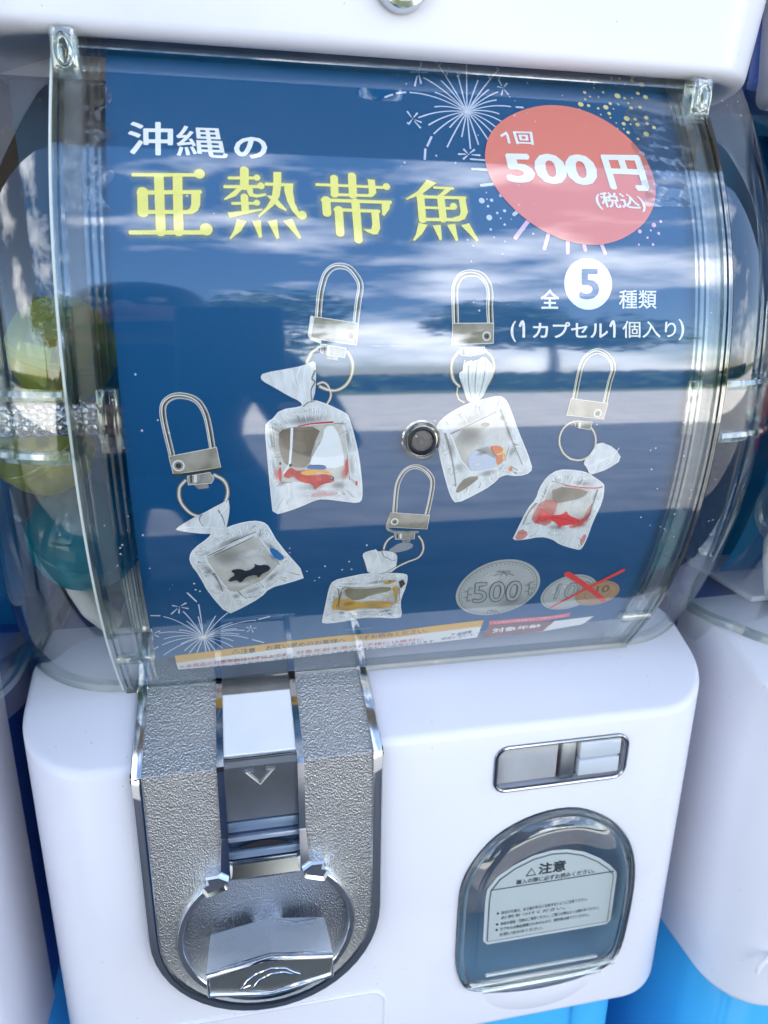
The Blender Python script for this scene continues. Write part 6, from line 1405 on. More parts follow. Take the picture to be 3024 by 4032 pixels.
('P','K3','metal_plate',3,((12.7,38.1),(27.9,38.2),(27.9,31.2),(12.5,30.7))),
('D','K3','metal_light',3.5,(25.4,33.6),1.7,1.7),
('D','K3','metal_mid',4,(25.4,33.6),1.29,1.29),
('D','K3','metal_dark',4.5,(25.4,33.6),0.81,0.81),
('L','K3','metal_light',2.8,((15.4,29.2),(24.5,29.6),(24.6,27.6),(19.3,26.6),(15.8,27)),0.48,0.48,1),
('P','K3','metal_mid',3,((15.4,29.2),(24.5,29.6),(24.6,27.6),(19.3,26.6),(15.8,27))),
('L','K3','metal_light',3.5,((18.1,28.9),(18.1,27.3)),1.2,1.2,0),
('L','K3','metal_dark',3.6,((16.6,28.9),(16.7,27.2)),0.72,0.72,0),
('P','K3','bag',5,((17.4,24.7),(21.6,24.7),(24.6,26.7),(28.3,22.6),(27.1,17.1),(23.9,10),(19.1,8.7),(16.3,16.1),(14.7,20.2),(16.8,21.4))),
('L','K3','bag_edge',5.5,((17.2,24.9),(16.8,17.7),(19.4,10.5)),0.42,0.18,0),
('L','K3','bag_edge',5.5,((18,24.3),(17.9,17.7),(19.8,10.3)),0.42,0.18,0),
('L','K3','bag_dark',5.5,((18.8,23),(18.7,17.7),(20.1,11.1)),0.42,0.18,0),
('L','K3','bag_edge',5.5,((19.6,24.8),(19.1,17.7),(20.4,11.2)),0.42,0.18,0),
('L','K3','bag_edge',5.5,((20.4,22.4),(19.6,17.7),(20.8,12.3)),0.42,0.18,0),
('L','K3','bag_edge',5.5,((21.2,21.9),(20.5,17.7),(21.1,11.7)),0.42,0.18,0),
('L','K3','bag_dark',5.5,((21.9,24.5),(21.4,17.6),(21.5,12.3)),0.42,0.18,0),
('L','K3','bag_edge',5.5,((22.8,22.8),(22,17.6),(21.9,10.8)),0.42,0.18,0),
('L','K3','bag_edge',5.5,((23.6,22.3),(23.4,17.6),(22.3,10.8)),0.42,0.18,0),
('L','K3','bag_edge',5.5,((24.3,23.3),(24.4,17.6),(22.6,11.7)),0.42,0.18,0),
('L','K3','bag_dark',5.5,((25.1,24.2),(24.5,17.6),(22.9,11.6)),0.42,0.18,0),
('L','K3','bag_edge',5.5,((25.9,23.6),(25.6,17.6),(23.3,11.8)),0.42,0.18,0),
('L','K3','bag_edge',1.2,((7.1,-0.81),(8.3,1.77),(11.2,4.7),(18.2,8.4),(23.9,10),(31,11.4),(33.4,10.2),(35.4,6.8),(38.8,-1.26),(46.4,-16.2),(46.3,-19.1),(41.6,-20.4),(34.9,-19.1),(30.7,-23.8),(24.5,-27.4),(17.3,-31),(15.2,-28.4),(12.9,-22.5),(9.4,-11.1)),0.83,0.83,1),
('P','K3','bag',2,((7.1,-0.81),(8.3,1.77),(11.2,4.7),(18.2,8.4),(23.9,10),(31,11.4),(33.4,10.2),(35.4,6.8),(38.8,-1.26),(46.4,-16.2),(46.3,-19.1),(41.6,-20.4),(34.9,-19.1),(30.7,-23.8),(24.5,-27.4),(17.3,-31),(15.2,-28.4),(12.9,-22.5),(9.4,-11.1))),
('P','K3','bag_water',2.6,((12.9,-2.74),(30.1,4.3),(32.6,1.57),(36.5,-7.5),(35.3,-13.9),(32.3,-16.6),(21.7,-18.1),(17.7,-13.3))),
('S','K3','soft_dark',2.65,(20.3,-3.4),7.1,6,0,0.38),
('S','K3','soft_white',2.7,(29.4,-6.8),5.7,6.9,-0.5,0.75),
('S','K3','soft_white',2.7,(24.2,-14.9),7.1,2.77,0,0.6),
('S','K3','soft_dark',2.75,(20.2,2.9),9.8,2.21,0.41,0.28),
('S','K3','soft_white',2.8,(18.6,5.5),9,2.04,0.41,0.75),
('S','K3','soft_dark',2.75,(32.8,3.4),1.8,1.42,-0.88,0.42),
('S','K3','soft_white',2.8,(34.6,3.9),1.66,1.31,-0.88,0.75),
('S','K3','soft_dark',2.75,(35.8,-2.44),4.9,1.24,-1.23,0.28),
('S','K3','soft_white',2.8,(37.4,-1.86),4.5,1.14,-1.23,0.75),
('S','K3','soft_dark',2.75,(37.8,-10),3.4,1.84,-1.85,0.42),
('S','K3','soft_white',2.8,(40.1,-9.1),3.1,1.7,-1.85,0.75),
('S','K3','soft_dark',2.75,(34.1,-16.4),2.13,0.98,-2.43,0.28),
('S','K3','soft_white',2.8,(34.5,-17.8),1.96,0.9,-2.43,0.75),
('S','K3','soft_dark',2.75,(28.5,-18.8),5.4,1.65,-2.97,0.42),
('S','K3','soft_white',2.8,(30.3,-20.6),5,1.53,-2.97,0.75),
('S','K3','soft_dark',2.75,(17.2,-16.2),2.95,2.3,2.25,0.28),
('S','K3','soft_white',2.8,(14.2,-16.9),2.72,2.12,2.25,0.75),
('S','K3','soft_dark',2.75,(13.3,-8.2),5.7,1.75,1.94,0.42),
('S','K3','soft_white',2.8,(11,-8.5),5.2,1.61,1.94,0.75),
('L','K3','bag_edge',3,((19.4,7.3),(20,6),(21.1,5)),0.23,0.09,0),
('L','K3','bag_dark',3,((31.6,8.2),(31.2,6.9),(30.6,5.5)),0.22,0.09,0),
('L','K3','bag_edge',3,((9.5,-2.75),(11.3,-3.4),(13,-4.1)),0.43,0.09,0),
('L','K3','bag_edge',3,((41.6,-18.6),(40,-17.6),(38.4,-16.1)),0.38,0.09,0),
('L','K3','bag_edge',3,((11.9,3.4),(13.2,2.06),(13.8,0.58)),0.28,0.09,0),
('L','K3','bag_dark',3,((33.6,5.5),(33.6,4.8),(33.8,4.6)),0.4,0.09,0),
('L','K3','bag_edge',3,((25.5,-24.5),(26,-23.4),(26.4,-21.7)),0.41,0.09,0),
('L','K3','bag_edge',3,((9.2,-1.25),(10.4,-2.07),(11.3,-2.5)),0.2,0.09,0),
('L','K3','bag_edge',3,((14.8,-20.2),(15.4,-18.1),(16.5,-16.6)),0.4,0.09,0),
('L','K3','bag_edge',3,((31.4,-20.7),(30.3,-19),(29.5,-17.6)),0.25,0.09,0),
('L','K3','bag_edge',3,((35.7,0.72),(34.5,0.15),(33.6,-0.52)),0.3,0.09,0),
('L','K3','bag_edge',3,((11.8,-13.2),(12.5,-12.1),(13.6,-11.6)),0.23,0.09,0),
('L','K3','bag_dark',3,((10.9,2.25),(11.6,1.42),(11.9,0.17)),0.34,0.09,0),
('L','K3','bag_edge',3,((16.4,-25.2),(17.5,-23.3),(18.6,-21.3)),0.19,0.09,0),
('L','K3','bag_edge',3,((18,-29.1),(17.8,-27.4),(18.2,-26)),0.47,0.09,0),
('L','K3','bag_dark',3,((31.1,10),(30.6,8.4),(29.8,6.6)),0.31,0.09,0),
('L','K3','bag_dark',3,((23.5,7.5),(23.5,6.6),(23.5,5.6)),0.49,0.09,0),
('L','K3','bag_edge',3,((39.8,-8),(38.8,-8.5),(37.5,-8.6)),0.47,0.09,0),
('L','K3','bag_dark',3,((25.7,-24.7),(26.1,-23.6),(26,-22.2)),0.42,0.09,0),
('L','K3','bag_edge',3,((33.3,7.7),(32.5,6.2),(32.2,5)),0.3,0.09,0),
('L','K3','bag_edge',3,((22.5,7.7),(22.7,6.2),(23.4,4.7)),0.41,0.09,0),
('L','K3','bag_edge',3,((22.8,7.3),(23.6,5.3),(24,3.7)),0.34,0.09,0),
('L','K3','bag_dark',3,((40.5,-19.5),(39.3,-18.6),(38.1,-17.4)),0.47,0.09,0),
('L','K3','bag_edge',3,((41.3,-18.5),(40.2,-17.8),(39.1,-17.1)),0.26,0.09,0),
('L','K3','bag_edge',3,((44,-15.6),(41.4,-14.3),(39.5,-12.9)),0.21,0.09,0),
('L','K3','bag_edge',3,((42.6,-18.6),(40.6,-17.3),(39,-15.6)),0.48,0.09,0),
('L','K3','bag_dark',3,((17.8,5.3),(18.1,4.1),(18.5,2.35)),0.25,0.09,0),
('L','K3','bag_edge',3,((44.5,-15.9),(42.5,-15.2),(40.2,-15)),0.47,0.09,0),
('L','K3','bag_dark',3,((16,5.9),(16.3,5.3),(17.1,4.5)),0.21,0.09,0),
('L','K3','bag_dark',3,((40.6,-19),(39.8,-18.7),(38.6,-18.6)),0.29,0.09,0),
('L','K3','bag_dark',3,((20.3,-26.5),(21.1,-24.6),(22.2,-22.2)),0.45,0.09,0),
('L','K3','bag_dark',3,((15.2,-23.3),(16.1,-23),(16.4,-22.6)),0.4,0.09,0),
('L','K3','bag_edge',3,((30.5,-22.3),(29.6,-20.9),(29.5,-19.8)),0.32,0.09,0),
('L','K3','bag_edge',3,((10.1,-9.9),(10.8,-9.8),(11.3,-9.9)),0.21,0.09,0),
('L','K3','bag_edge',3,((14.3,4.6),(14.8,3.8),(15.5,2.66)),0.24,0.09,0),
('L','K3','bag_dark',3,((40.8,-17.9),(39,-16.8),(37.3,-15.8)),0.46,0.09,0),
('L','K3','bag_edge',3,((30.8,7.9),(29.6,6.2),(28.4,4)),0.3,0.09,0),
('L','K3','bag_edge',3,((39.3,-18.4),(38.9,-18.4),(37.8,-17.9)),0.23,0.09,0),
('L','K3','bag_dark',3,((12.5,-16.4),(13.5,-16.4),(13.9,-16.5)),0.29,0.09,0),
('L','K3','bag_edge',3,((33.6,6.4),(32.6,5.2),(31.8,4)),0.25,0.09,0),
('L','K3','bag_edge',3,((33.9,6.6),(33.2,5.2),(32.6,4)),0.44,0.09,0),
('L','K3','bag_edge',3,((44.4,-15.8),(42.9,-14.8),(42.1,-13.5)),0.35,0.09,0),
('L','K3','bag_edge',3,((40.9,-8.3),(39.4,-8.4),(38.1,-8)),0.26,0.09,0),
('L','K3','bag_edge',3,((24.4,-24.9),(24.2,-22.9),(23.7,-21.4)),0.26,0.09,0),
('L','K3','bag_edge',3,((16.9,5),(18.4,2.79),(19.3,0.68)),0.44,0.09,0),
('L','K3','bag_dark',3,((39.5,-7.5),(38.1,-7.1),(37.1,-7)),0.46,0.09,0),
('L','K3','bag_edge',3,((44.5,-16.8),(44.1,-16.9),(43.3,-16.6)),0.31,0.09,0),
('L','K3','bag_edge',3,((10.9,-9.9),(11.6,-9),(12.8,-8.8)),0.48,0.09,0),
('L','K3','bag_edge',3,((41.5,-17.8),(40.6,-17.4),(39.2,-16.6)),0.35,0.09,0),
('L','K3','bag_edge',3,((37.7,-18.5),(36.3,-17.2),(35.2,-15.5)),0.41,0.09,0),
('L','K3','bag_edge',3,((9.4,-5.3),(9.7,-5),(10.3,-5)),0.31,0.09,0),
('L','K3','bag_dark',3,((11.2,-8.8),(12.1,-8.6),(13.4,-8)),0.26,0.09,0),
('L','K3','bag_edge',3,((20.6,-26.8),(20.4,-25.5),(20.4,-24.7)),0.4,0.09,0),
('L','K3','bag_edge',3,((35.8,-17.9),(33.3,-15.5),(31.5,-14)),0.38,0.09,0),
('L','K3','bag_edge',3,((43.2,-16),(40.9,-14.9),(38.8,-13.7)),0.33,0.09,0),
('L','K3','bag_edge',3,((12.6,-14.3),(14.6,-14.4),(16.1,-14.1)),0.28,0.09,0),
('L','K3','bag_edge',3,((9.6,-1.34),(10.9,-1.8),(12.5,-1.85)),0.29,0.09,0),
('L','K3','bag_dark',3,((22,8.3),(22.2,7),(21.9,5.5)),0.45,0.09,0),
('L','K3','bag_dark',3,((15.7,4.9),(16.6,3.8),(17.2,2.92)),0.49,0.09,0),
('L','K3','bag_edge',3,((12.8,2.15),(13.6,1.37),(14.4,-0.01)),0.29,0.09,0),
('L','K3','bag_edge',3,((31.1,8.7),(31,6.4),(30.3,4.3)),0.37,0.09,0),
('L','K3','bag_edge',3,((11.6,0.91),(13,-0.26),(13.9,-1.45)),0.43,0.09,0),
('L','K3','bag_edge',3,((21.5,-26.8),(21.3,-24.3),(21.6,-22.2)),0.49,0.09,0),
('L','K3','bag_edge',3,((13.4,3.8),(14.3,3.2),(15.7,2.79)),0.19,0.09,0),
('L','K3','bag_edge',3,((29.9,8.6),(28.8,6.9),(27.8,4.7)),0.49,0.09,0),
('L','K3','bag_edge',3,((9.9,-1.08),(11.6,-2.03),(13.2,-2.77)),0.42,0.09,0),
('L','K3','bag_edge',3.1,((30.1,4.3),(31.6,2.6),(32.6,1.57)),0.31,0.31,0),
('L','K3','bag_dark',3.1,((36.5,-7.5),(35.9,-10.3),(35.3,-13.9)),0.27,0.27,0),
('L','K3','bag_edge',3.1,((32.3,-16.6),(26.8,-17.5),(21.7,-18.1)),0.33,0.33,0),
('L','K3','bag_edge',3.1,((21.7,-18.1),(20,-15.7),(17.7,-13.3)),0.31,0.31,0),
('L','K3','bag_edge',3.1,((17.7,-13.3),(15.2,-7.8),(12.9,-2.74)),0.41,0.41,0),
('L','K3','bag_dark',3.6,((12.9,-2.3),(21.2,1.43),(30,5.6)),0.65,0.37,0),
('L','K3','bag_dark',3.6,((10.7,-2.23),(14,-12.7),(16.2,-23.6)),0.92,0.46,0),
('L','K3','bag_dark',3.6,((31.8,6.4),(36.7,-4.3),(42.5,-15.6)),0.65,0.37,0),
('P','K3','bag_brown',2.9,((16.7,-24.1),(20,-19.9),(26.5,-19.7),(20.5,-24.8),(16.5,-27))),
('P','K3','print_pale',4,((19.9,-12.4),(22.8,-8.9),(27.8,-7.7),(31.3,-11),(31.7,-15.2),(28.2,-17.4),(21.7,-17.6))),
('P','K3','metal_mid',4.1,((22.9,-9.1),(27.8,-7.8),(31.1,-11),(31.2,-12.8),(27.6,-10.9))),
('P','K3','print_orange2',4.2,((27.9,-7.8),(32.4,-7.3),(35.2,-10.7),(34.6,-13.9),(32.2,-15.9),(31.4,-11))),
('L','K3','fire_yellow',4.4,((31.8,-11),(33.6,-10.6),(34.3,-8.8)),0.46,0.46,0),
('L','K3','fire_yellow',4.4,((34.6,-9.3),(34.3,-13)),0.46,0.46,0),
('D','K3','print_orange2',4.2,(37.8,-17.4),0.74,1.01),
('D','K3','metal_mid',4.2,(26.2,0.85),1.66,0.83),
('S','K3','soft_dark',4.2,(25.7,-10.3),3.2,1.2,0.3,0.4),
('S','K3','soft_white',4.2,(24.2,-14.9),3.2,1.85,0.2,0.6),
('L','K3','print_dark_red',4.5,((29.2,-8.2),(30.3,-10.5),(31.6,-11.9)),0.32,0.18,0),
('L','K4','metal_dark',1,((-7.3,-44.9),(-9.7,-47.3),(-10.6,-50.8)),1.42,1.42,0),
('L','K4','metal_mid',1.5,((-7.3,-44.9),(-9.7,-47.3),(-10.6,-50.8)),1.02,1.02,0),
('L','K4','metal_light',2,((-7.3,-44.9),(-9.7,-47.3),(-10.6,-50.8)),0.4,0.4,0),
('L','K4','metal_dark',1,((3.2,-45.5),(5.1,-48.8),(5.6,-52.8),(3.9,-56.3),(-0.32,-58.2),(-4.5,-60.6),(-6.9,-63)),1.42,1.42,0),
('L','K4','metal_mid',1.5,((3.2,-45.5),(5.1,-48.8),(5.6,-52.8),(3.9,-56.3),(-0.32,-58.2),(-4.5,-60.6),(-6.9,-63)),1.02,1.02,0),
('L','K4','metal_light',2,((3.2,-45.5),(5.1,-48.8),(5.6,-52.8),(3.9,-56.3),(-0.32,-58.2),(-4.5,-60.6),(-6.9,-63)),0.4,0.4,0),
('L','K4','metal_light',1,((-7.3,-33.9),(-7.1,-25),(-6.5,-21.1),(-5,-17.7),(-2.89,-15.7),(-0.12,-15),(3.1,-16.1),(5.7,-18.6),(7,-21.6),(6.7,-27.7),(5.7,-35.4)),1.85,1.85,0),
('L','K4','metal_mid',1.5,((-7.3,-33.9),(-7.1,-25),(-6.5,-21.1),(-5,-17.7),(-2.89,-15.7),(-0.12,-15),(3.1,-16.1),(5.7,-18.6),(7,-21.6),(6.7,-27.7),(5.7,-35.4)),1.46,1.46,0),
('L','K4','metal_dark',2,((-7.3,-33.9),(-7.1,-25),(-6.5,-21.1),(-5,-17.7),(-2.89,-15.7),(-0.12,-15),(3.1,-16.1),(5.7,-18.6),(7,-21.6),(6.7,-27.7),(5.7,-35.4)),0.73,0.73,0),
('L','K4','metal_light',2.5,((-7.7,-33.8),(-7.5,-24.9),(-6.9,-20.9),(-5.3,-17.6),(-3.2,-15.6),(-0.46,-14.9),(2.72,-16),(5.4,-18.5),(6.6,-21.6),(6.3,-27.6),(5.3,-35.3)),0.35,0.35,0),
('L','K4','metal_light',2.5,((-8.4,-34),(6.7,-36),(6.2,-42.2),(-9.7,-40.2)),0.38,0.38,1),
('P','K4','metal_plate',3,((-8.4,-34),(6.7,-36),(6.2,-42.2),(-9.7,-40.2))),
('D','K4','metal_light',3.5,(-7.1,-38),1.56,1.56),
('D','K4','metal_mid',4,(-7.1,-38),1.19,1.19),
('D','K4','metal_dark',4.5,(-7.1,-38),0.74,0.74),
('P','K4','metal_mid',2.6,((-3.8,-46.6),(0.06,-47.2),(-0.19,-48.2),(-3.2,-48))),
('L','K4','metal_light',2.8,((-6.7,-43.4),(1.4,-43.5),(1.32,-46.6),(-6.2,-46.2)),0.35,0.35,1),
('P','K4','metal_mid',3,((-6.7,-43.4),(1.4,-43.5),(1.32,-46.6),(-6.2,-46.2))),
('L','K4','metal_light',3.5,((-4.3,-44),(-4.2,-45.6)),0.87,0.87,0),
('L','K4','metal_dark',3.6,((-5.6,-43.9),(-5.5,-45.6)),0.52,0.52,0),
('L','K4','metal_mid',2.9,((-8.6,-34),(-10,-40.2),(-7.8,-42.4),(-4.5,-43),(2.7,-43.4)),1.1,1.1,0),
('P','K4','bag_alpha',2.2,((-4.2,-47.7),(1.51,-48.9),(0.75,-51.6),(-5.4,-53.1),(-9.7,-52.4))),
('P','K4','bag',5,((-19.6,-51.9),(-14.1,-50.3),(-12.7,-51.8),(-10.8,-51.1),(-5.8,-52.7),(-4.7,-55.2),(-5.1,-61),(-8.2,-63.4),(-16.2,-63.3),(-17.9,-57))),
('L','K4','bag_edge',5.5,((-10.3,-52.8),(-8.8,-55.7),(-6.1,-57.2)),0.39,0.16,0),
('L','K4','bag_edge',5.5,((-18.8,-52.1),(-16.4,-60.1)),0.39,0.16,0),
('L','K4','bag_edge',5.5,((-14.1,-50.5),(-12.1,-56.3),(-11,-62.2)),0.39,0.16,0),
('L','K4','bag_edge',5.5,((-5.2,-60.2),(-8.3,-62.5),(-11.6,-63.3)),0.39,0.16,0),
('L','K4','bag_dark',5.6,((-11.4,-51.5),(-10.6,-54),(-6.8,-56.7),(-5.1,-56.4)),0.39,0.19,0),
('L','K4','bag_dark',5.6,((-11.6,-63.4),(-9.3,-62.8),(-7.4,-61.7),(-2.05,-57.5)),0.39,0.39,0),
('L','K4','bag_edge',1.2,((-33.7,-90.3),(-32.9,-81.7),(-31.7,-69.7),(-30.2,-65.8),(-24.7,-64.5),(-16.6,-63),(-5.5,-64),(-0.35,-64.9),(0.34,-66.8),(0.07,-72.3),(-1.04,-78.1),(-1.22,-82.7),(0.77,-92),(-1.82,-92.8),(-12.7,-90.2),(-18.3,-90.6),(-26.5,-92.5),(-33.5,-92.4)),0.65,0.65,1),
('P','K4','bag',2,((-33.7,-90.3),(-32.9,-81.7),(-31.7,-69.7),(-30.2,-65.8),(-24.7,-64.5),(-16.6,-63),(-5.5,-64),(-0.35,-64.9),(0.34,-66.8),(0.07,-72.3),(-1.04,-78.1),(-1.22,-82.7),(0.77,-92),(-1.82,-92.8),(-12.7,-90.2),(-18.3,-90.6),(-26.5,-92.5),(-33.5,-92.4))),
('P','K4','bag_water',2.6,((-28.2,-68.6),(-17.8,-70.6),(-6.7,-69.8),(-3.7,-69.1),(-3.5,-77.3),(-2.46,-84.2),(-11.1,-84.8),(-24.3,-84.3),(-28.5,-82.2))),
('S','K4','soft_dark',2.65,(-20.8,-73.4),7.4,2.94,0,0.38),
('S','K4','soft_white',2.7,(-10.8,-76.8),5.9,3.4,-0.5,0.75),
('S','K4','soft_white',2.7,(-16.8,-82.6),7.4,1.36,0,0.6),
('S','K4','soft_dark',2.75,(-23.3,-68),5,0.98,-0.06,0.28),
('S','K4','soft_white',2.8,(-23.7,-66.1),4.6,0.9,-0.06,0.75),
('S','K4','soft_dark',2.75,(-12.4,-68.1),5.4,1.26,0.12,0.42),
('S','K4','soft_white',2.8,(-12.6,-65.7),4.9,1.16,0.12,0.75),
('S','K4','soft_dark',2.75,(-5.3,-67.8),1.49,1.01,0.22,0.28),
('S','K4','soft_white',2.8,(-5.5,-65.8),1.37,0.93,0.22,0.75),
('S','K4','soft_dark',2.75,(-2.69,-73.8),2.76,0.77,-1.69,0.42),
('S','K4','soft_white',2.8,(-1.57,-74.5),2.54,0.71,-1.69,0.75),
('S','K4','soft_dark',2.75,(-2.47,-80.9),2.1,0.43,-1.49,0.28),
('S','K4','soft_white',2.8,(-1.8,-81.2),1.94,0.4,-1.49,0.75),
('S','K4','soft_dark',2.75,(-6.7,-86.6),4.1,1.07,-3,0.42),
('S','K4','soft_white',2.8,(-6.5,-89.2),3.7,0.98,-3,0.75),
('S','K4','soft_dark',2.75,(-17.5,-86.3),6.1,0.88,-3.1,0.28),
('S','K4','soft_white',2.8,(-17.1,-88.4),5.7,0.82,-3.1,0.75),
('S','K4','soft_dark',2.75,(-25.9,-85.8),2,1.32,2.9,0.42),
('S','K4','soft_white',2.8,(-25.3,-89),1.84,1.22,2.9,0.75),
('S','K4','soft_dark',2.75,(-29.5,-74.7),4.5,0.96,1.46,0.28),
('S','K4','soft_white',2.8,(-30.9,-74.2),4.2,0.89,1.46,0.75),
('L','K4','bag_edge',3,((-2.18,-67.1),(-4.2,-68.1),(-5.9,-69.3)),0.15,0.06,0),
('L','K4','bag_edge',3,((-32.2,-90.4),(-31.1,-88.4),(-29.7,-87)),0.15,0.06,0),
('L','K4','bag_edge',3,((-2.44,-76.8),(-3.9,-77.4),(-5.8,-78.2)),0.23,0.06,0),
('L','K4','bag_edge',3,((-6.7,-90.7),(-7.8,-89),(-8.7,-87.2)),0.31,0.06,0),
('L','K4','bag_edge',3,((-31.3,-86.4),(-30.1,-86.2),(-29.1,-85.7)),0.35,0.06,0),
('L','K4','bag_dark',3,((-32,-89.4),(-30.5,-88.1),(-28.5,-86.2)),0.2,0.06,0),
('L','K4','bag_edge',3,((-18.7,-89.2),(-18.3,-88.5),(-17.5,-87)),0.27,0.06,0),
('L','K4','bag_edge',3,((-29.1,-90.7),(-27.4,-89.4),(-25.8,-87.9)),0.17,0.06,0),
('L','K4','bag_edge',3,((-31.4,-88.5),(-29.7,-88),(-27.9,-86.7)),0.33,0.06,0),
('L','K4','bag_edge',3,((-20,-89.9),(-20,-88.2),(-19.6,-87)),0.35,0.06,0),
('L','K4','bag_dark',3,((-4.3,-90.3),(-6,-88),(-7.2,-85.5)),0.25,0.06,0),
('L','K4','bag_dark',3,((-22.4,-65.3),(-22.2,-65.5),(-21.7,-65.7)),0.34,0.06,0),
('L','K4','bag_edge',3,((-21.9,-89.5),(-21.7,-87.9),(-21.3,-86.9)),0.33,0.06,0),
('L','K4','bag_edge',3,((-1.62,-73.3),(-3.1,-73.8),(-4.7,-74.4)),0.15,0.06,0),
('L','K4','bag_edge',3,((-1.33,-71.1),(-2.14,-71.9),(-3.2,-72.6)),0.21,0.06,0),
('L','K4','bag_edge',3,((-8,-65.2),(-8.5,-66.1),(-8.9,-67)),0.26,0.06,0),
('L','K4','bag_dark',3,((-32.3,-86.7),(-30.1,-85.9),(-27.8,-84.5)),0.28,0.06,0),
('L','K4','bag_edge',3,((-26.9,-66.2),(-26.8,-66),(-26.2,-66.4)),0.34,0.06,0),
('L','K4','bag_edge',3,((-2.28,-83.5),(-4.1,-82.4),(-5.8,-81.6)),0.33,0.06,0),
('L','K4','bag_edge',3,((-30.5,-72.9),(-29.5,-73.8),(-28.9,-74.5)),0.2,0.06,0),
('L','K4','bag_dark',3,((-2.68,-80.1),(-3.8,-80.5),(-5.3,-80.8)),0.35,0.06,0),
('L','K4','bag_edge',3,((-1.78,-72.6),(-2.7,-73.7),(-3.9,-74.2)),0.15,0.06,0),
('L','K4','bag_edge',3,((-11.5,-65.3),(-11.5,-67),(-11.8,-68.3)),0.32,0.06,0),
('L','K4','bag_edge',3,((-31.6,-90.1),(-29.4,-89.5),(-27.4,-88.1)),0.28,0.06,0),
('L','K4','bag_dark',3,((-9.9,-65.8),(-10.3,-66.5),(-10.5,-67)),0.29,0.06,0),
('L','K4','bag_edge',3,((-19.3,-65.1),(-18.9,-66.6),(-18.4,-68.2)),0.2,0.06,0),
('L','K4','bag_edge',3,((-29.7,-70.9),(-28.3,-71.7),(-27.1,-72.4)),0.31,0.06,0),
('L','K4','bag_edge',3,((-28.8,-66.5),(-27.9,-67),(-26.5,-67.3)),0.35,0.06,0),
('L','K4','bag_edge',3,((-24.9,-91.2),(-24,-90),(-23.3,-89)),0.16,0.06,0),
('L','K4','bag_dark',3,((-29.9,-90.5),(-28.4,-90.4),(-27.2,-89.5)),0.16,0.06,0),
('L','K4','bag_dark',3,((-30.1,-68.9),(-28.1,-70.4),(-26.3,-71.5)),0.15,0.06,0),
('L','K4','bag_edge',3,((-16.8,-89.4),(-16.6,-88),(-16.2,-86.3)),0.15,0.06,0),
('L','K4','bag_dark',3,((-30,-90.6),(-28.1,-88.8),(-26.4,-87.5)),0.24,0.06,0),
('L','K4','bag_dark',3,((-20.3,-90),(-19.5,-89.5),(-19.1,-88.8)),0.13,0.06,0),
('L','K4','bag_edge',3,((-19.2,-64.9),(-18.8,-65.8),(-18.4,-66.4)),0.22,0.06,0),
('L','K4','bag_edge',3,((-1.73,-86.9),(-3.2,-85.6),(-4.4,-84.5)),0.24,0.06,0),
('L','K4','bag_edge',3,((-4.8,-90.4),(-5.9,-89.1),(-7.2,-87.4)),0.17,0.06,0),
('L','K4','bag_edge',3,((-32.2,-90.4),(-30.7,-89.7),(-29.1,-88.3)),0.21,0.06,0),
('L','K4','bag_edge',3,((-0.54,-91),(-1.11,-90.5),(-1.73,-89.7)),0.17,0.06,0),
('L','K4','bag_edge',3,((-20.9,-89.3),(-20.6,-88),(-19.9,-86.5)),0.15,0.06,0),
('L','K4','bag_edge',3,((-2.22,-74.3),(-4,-74.5),(-5.5,-74.6)),0.35,0.06,0),
('L','K4','bag_edge',3,((-23.7,-65.8),(-22.8,-67),(-22.1,-67.7)),0.24,0.06,0),
('L','K4','bag_edge',3,((-18.5,-89.2),(-18.2,-87.8),(-18.1,-86.8)),0.31,0.06,0),
('L','K4','bag_edge',3,((-29,-68.3),(-28,-68.6),(-26.5,-69.5)),0.25,0.06,0),
('L','K4','bag_edge',3,((-2.13,-67.7),(-4,-68.2),(-5.3,-69)),0.29,0.06,0),
('L','K4','bag_edge',3,((-20.5,-90),(-19.7,-88.6),(-19,-87)),0.35,0.06,0),
('L','K4','bag_edge',3,((-7.4,-64.9),(-8.3,-65.5),(-8.7,-66.1)),0.34,0.06,0),
('L','K4','bag_edge',3,((-19.6,-89.8),(-19,-89.2),(-18.8,-88.6)),0.22,0.06,0),
('L','K4','bag_edge',3,((-1.46,-68.8),(-3.3,-69.2),(-4.9,-70)),0.17,0.06,0),
('L','K4','bag_edge',3,((-10.4,-89.4),(-11.1,-88.2),(-12.2,-87.7)),0.35,0.06,0),
('L','K4','bag_edge',3,((-16.6,-65.2),(-16.9,-66.1),(-16.9,-67.6)),0.19,0.06,0),
('L','K4','bag_edge',3,((-17.6,-88.5),(-17,-88.1),(-16.5,-87)),0.23,0.06,0),
('L','K4','bag_dark',3,((-30.8,-89.9),(-29.2,-88.2),(-27.2,-86.3)),0.34,0.06,0),
('L','K4','bag_dark',3,((-30.9,-78.3),(-29.9,-77.7),(-28.4,-77)),0.29,0.06,0),
('L','K4','bag_dark',3,((-2.99,-80.8),(-3.6,-81.3),(-4.5,-81.1)),0.29,0.06,0),
('L','K4','bag_dark',3,((-3.3,-90.9),(-4.6,-89.5),(-6,-88.5)),0.32,0.06,0),
('L','K4','bag_edge',3,((-2.7,-66.9),(-5.1,-67.5),(-7,-68.8)),0.23,0.06,0),
('L','K4','bag_edge',3,((-1.47,-86.8),(-2.72,-85.6),(-3.5,-84.8)),0.35,0.06,0),
('L','K4','bag_edge',3,((-30.2,-69.5),(-28.9,-70.4),(-27.9,-71.8)),0.29,0.06,0),
('L','K4','bag_edge',3,((-0.94,-70.8),(-1.47,-71.6),(-2.02,-71.7)),0.31,0.06,0),
('L','K4','bag_dark',3.1,((-28.2,-68.6),(-23.2,-70),(-17.8,-70.6)),0.22,0.22,0),
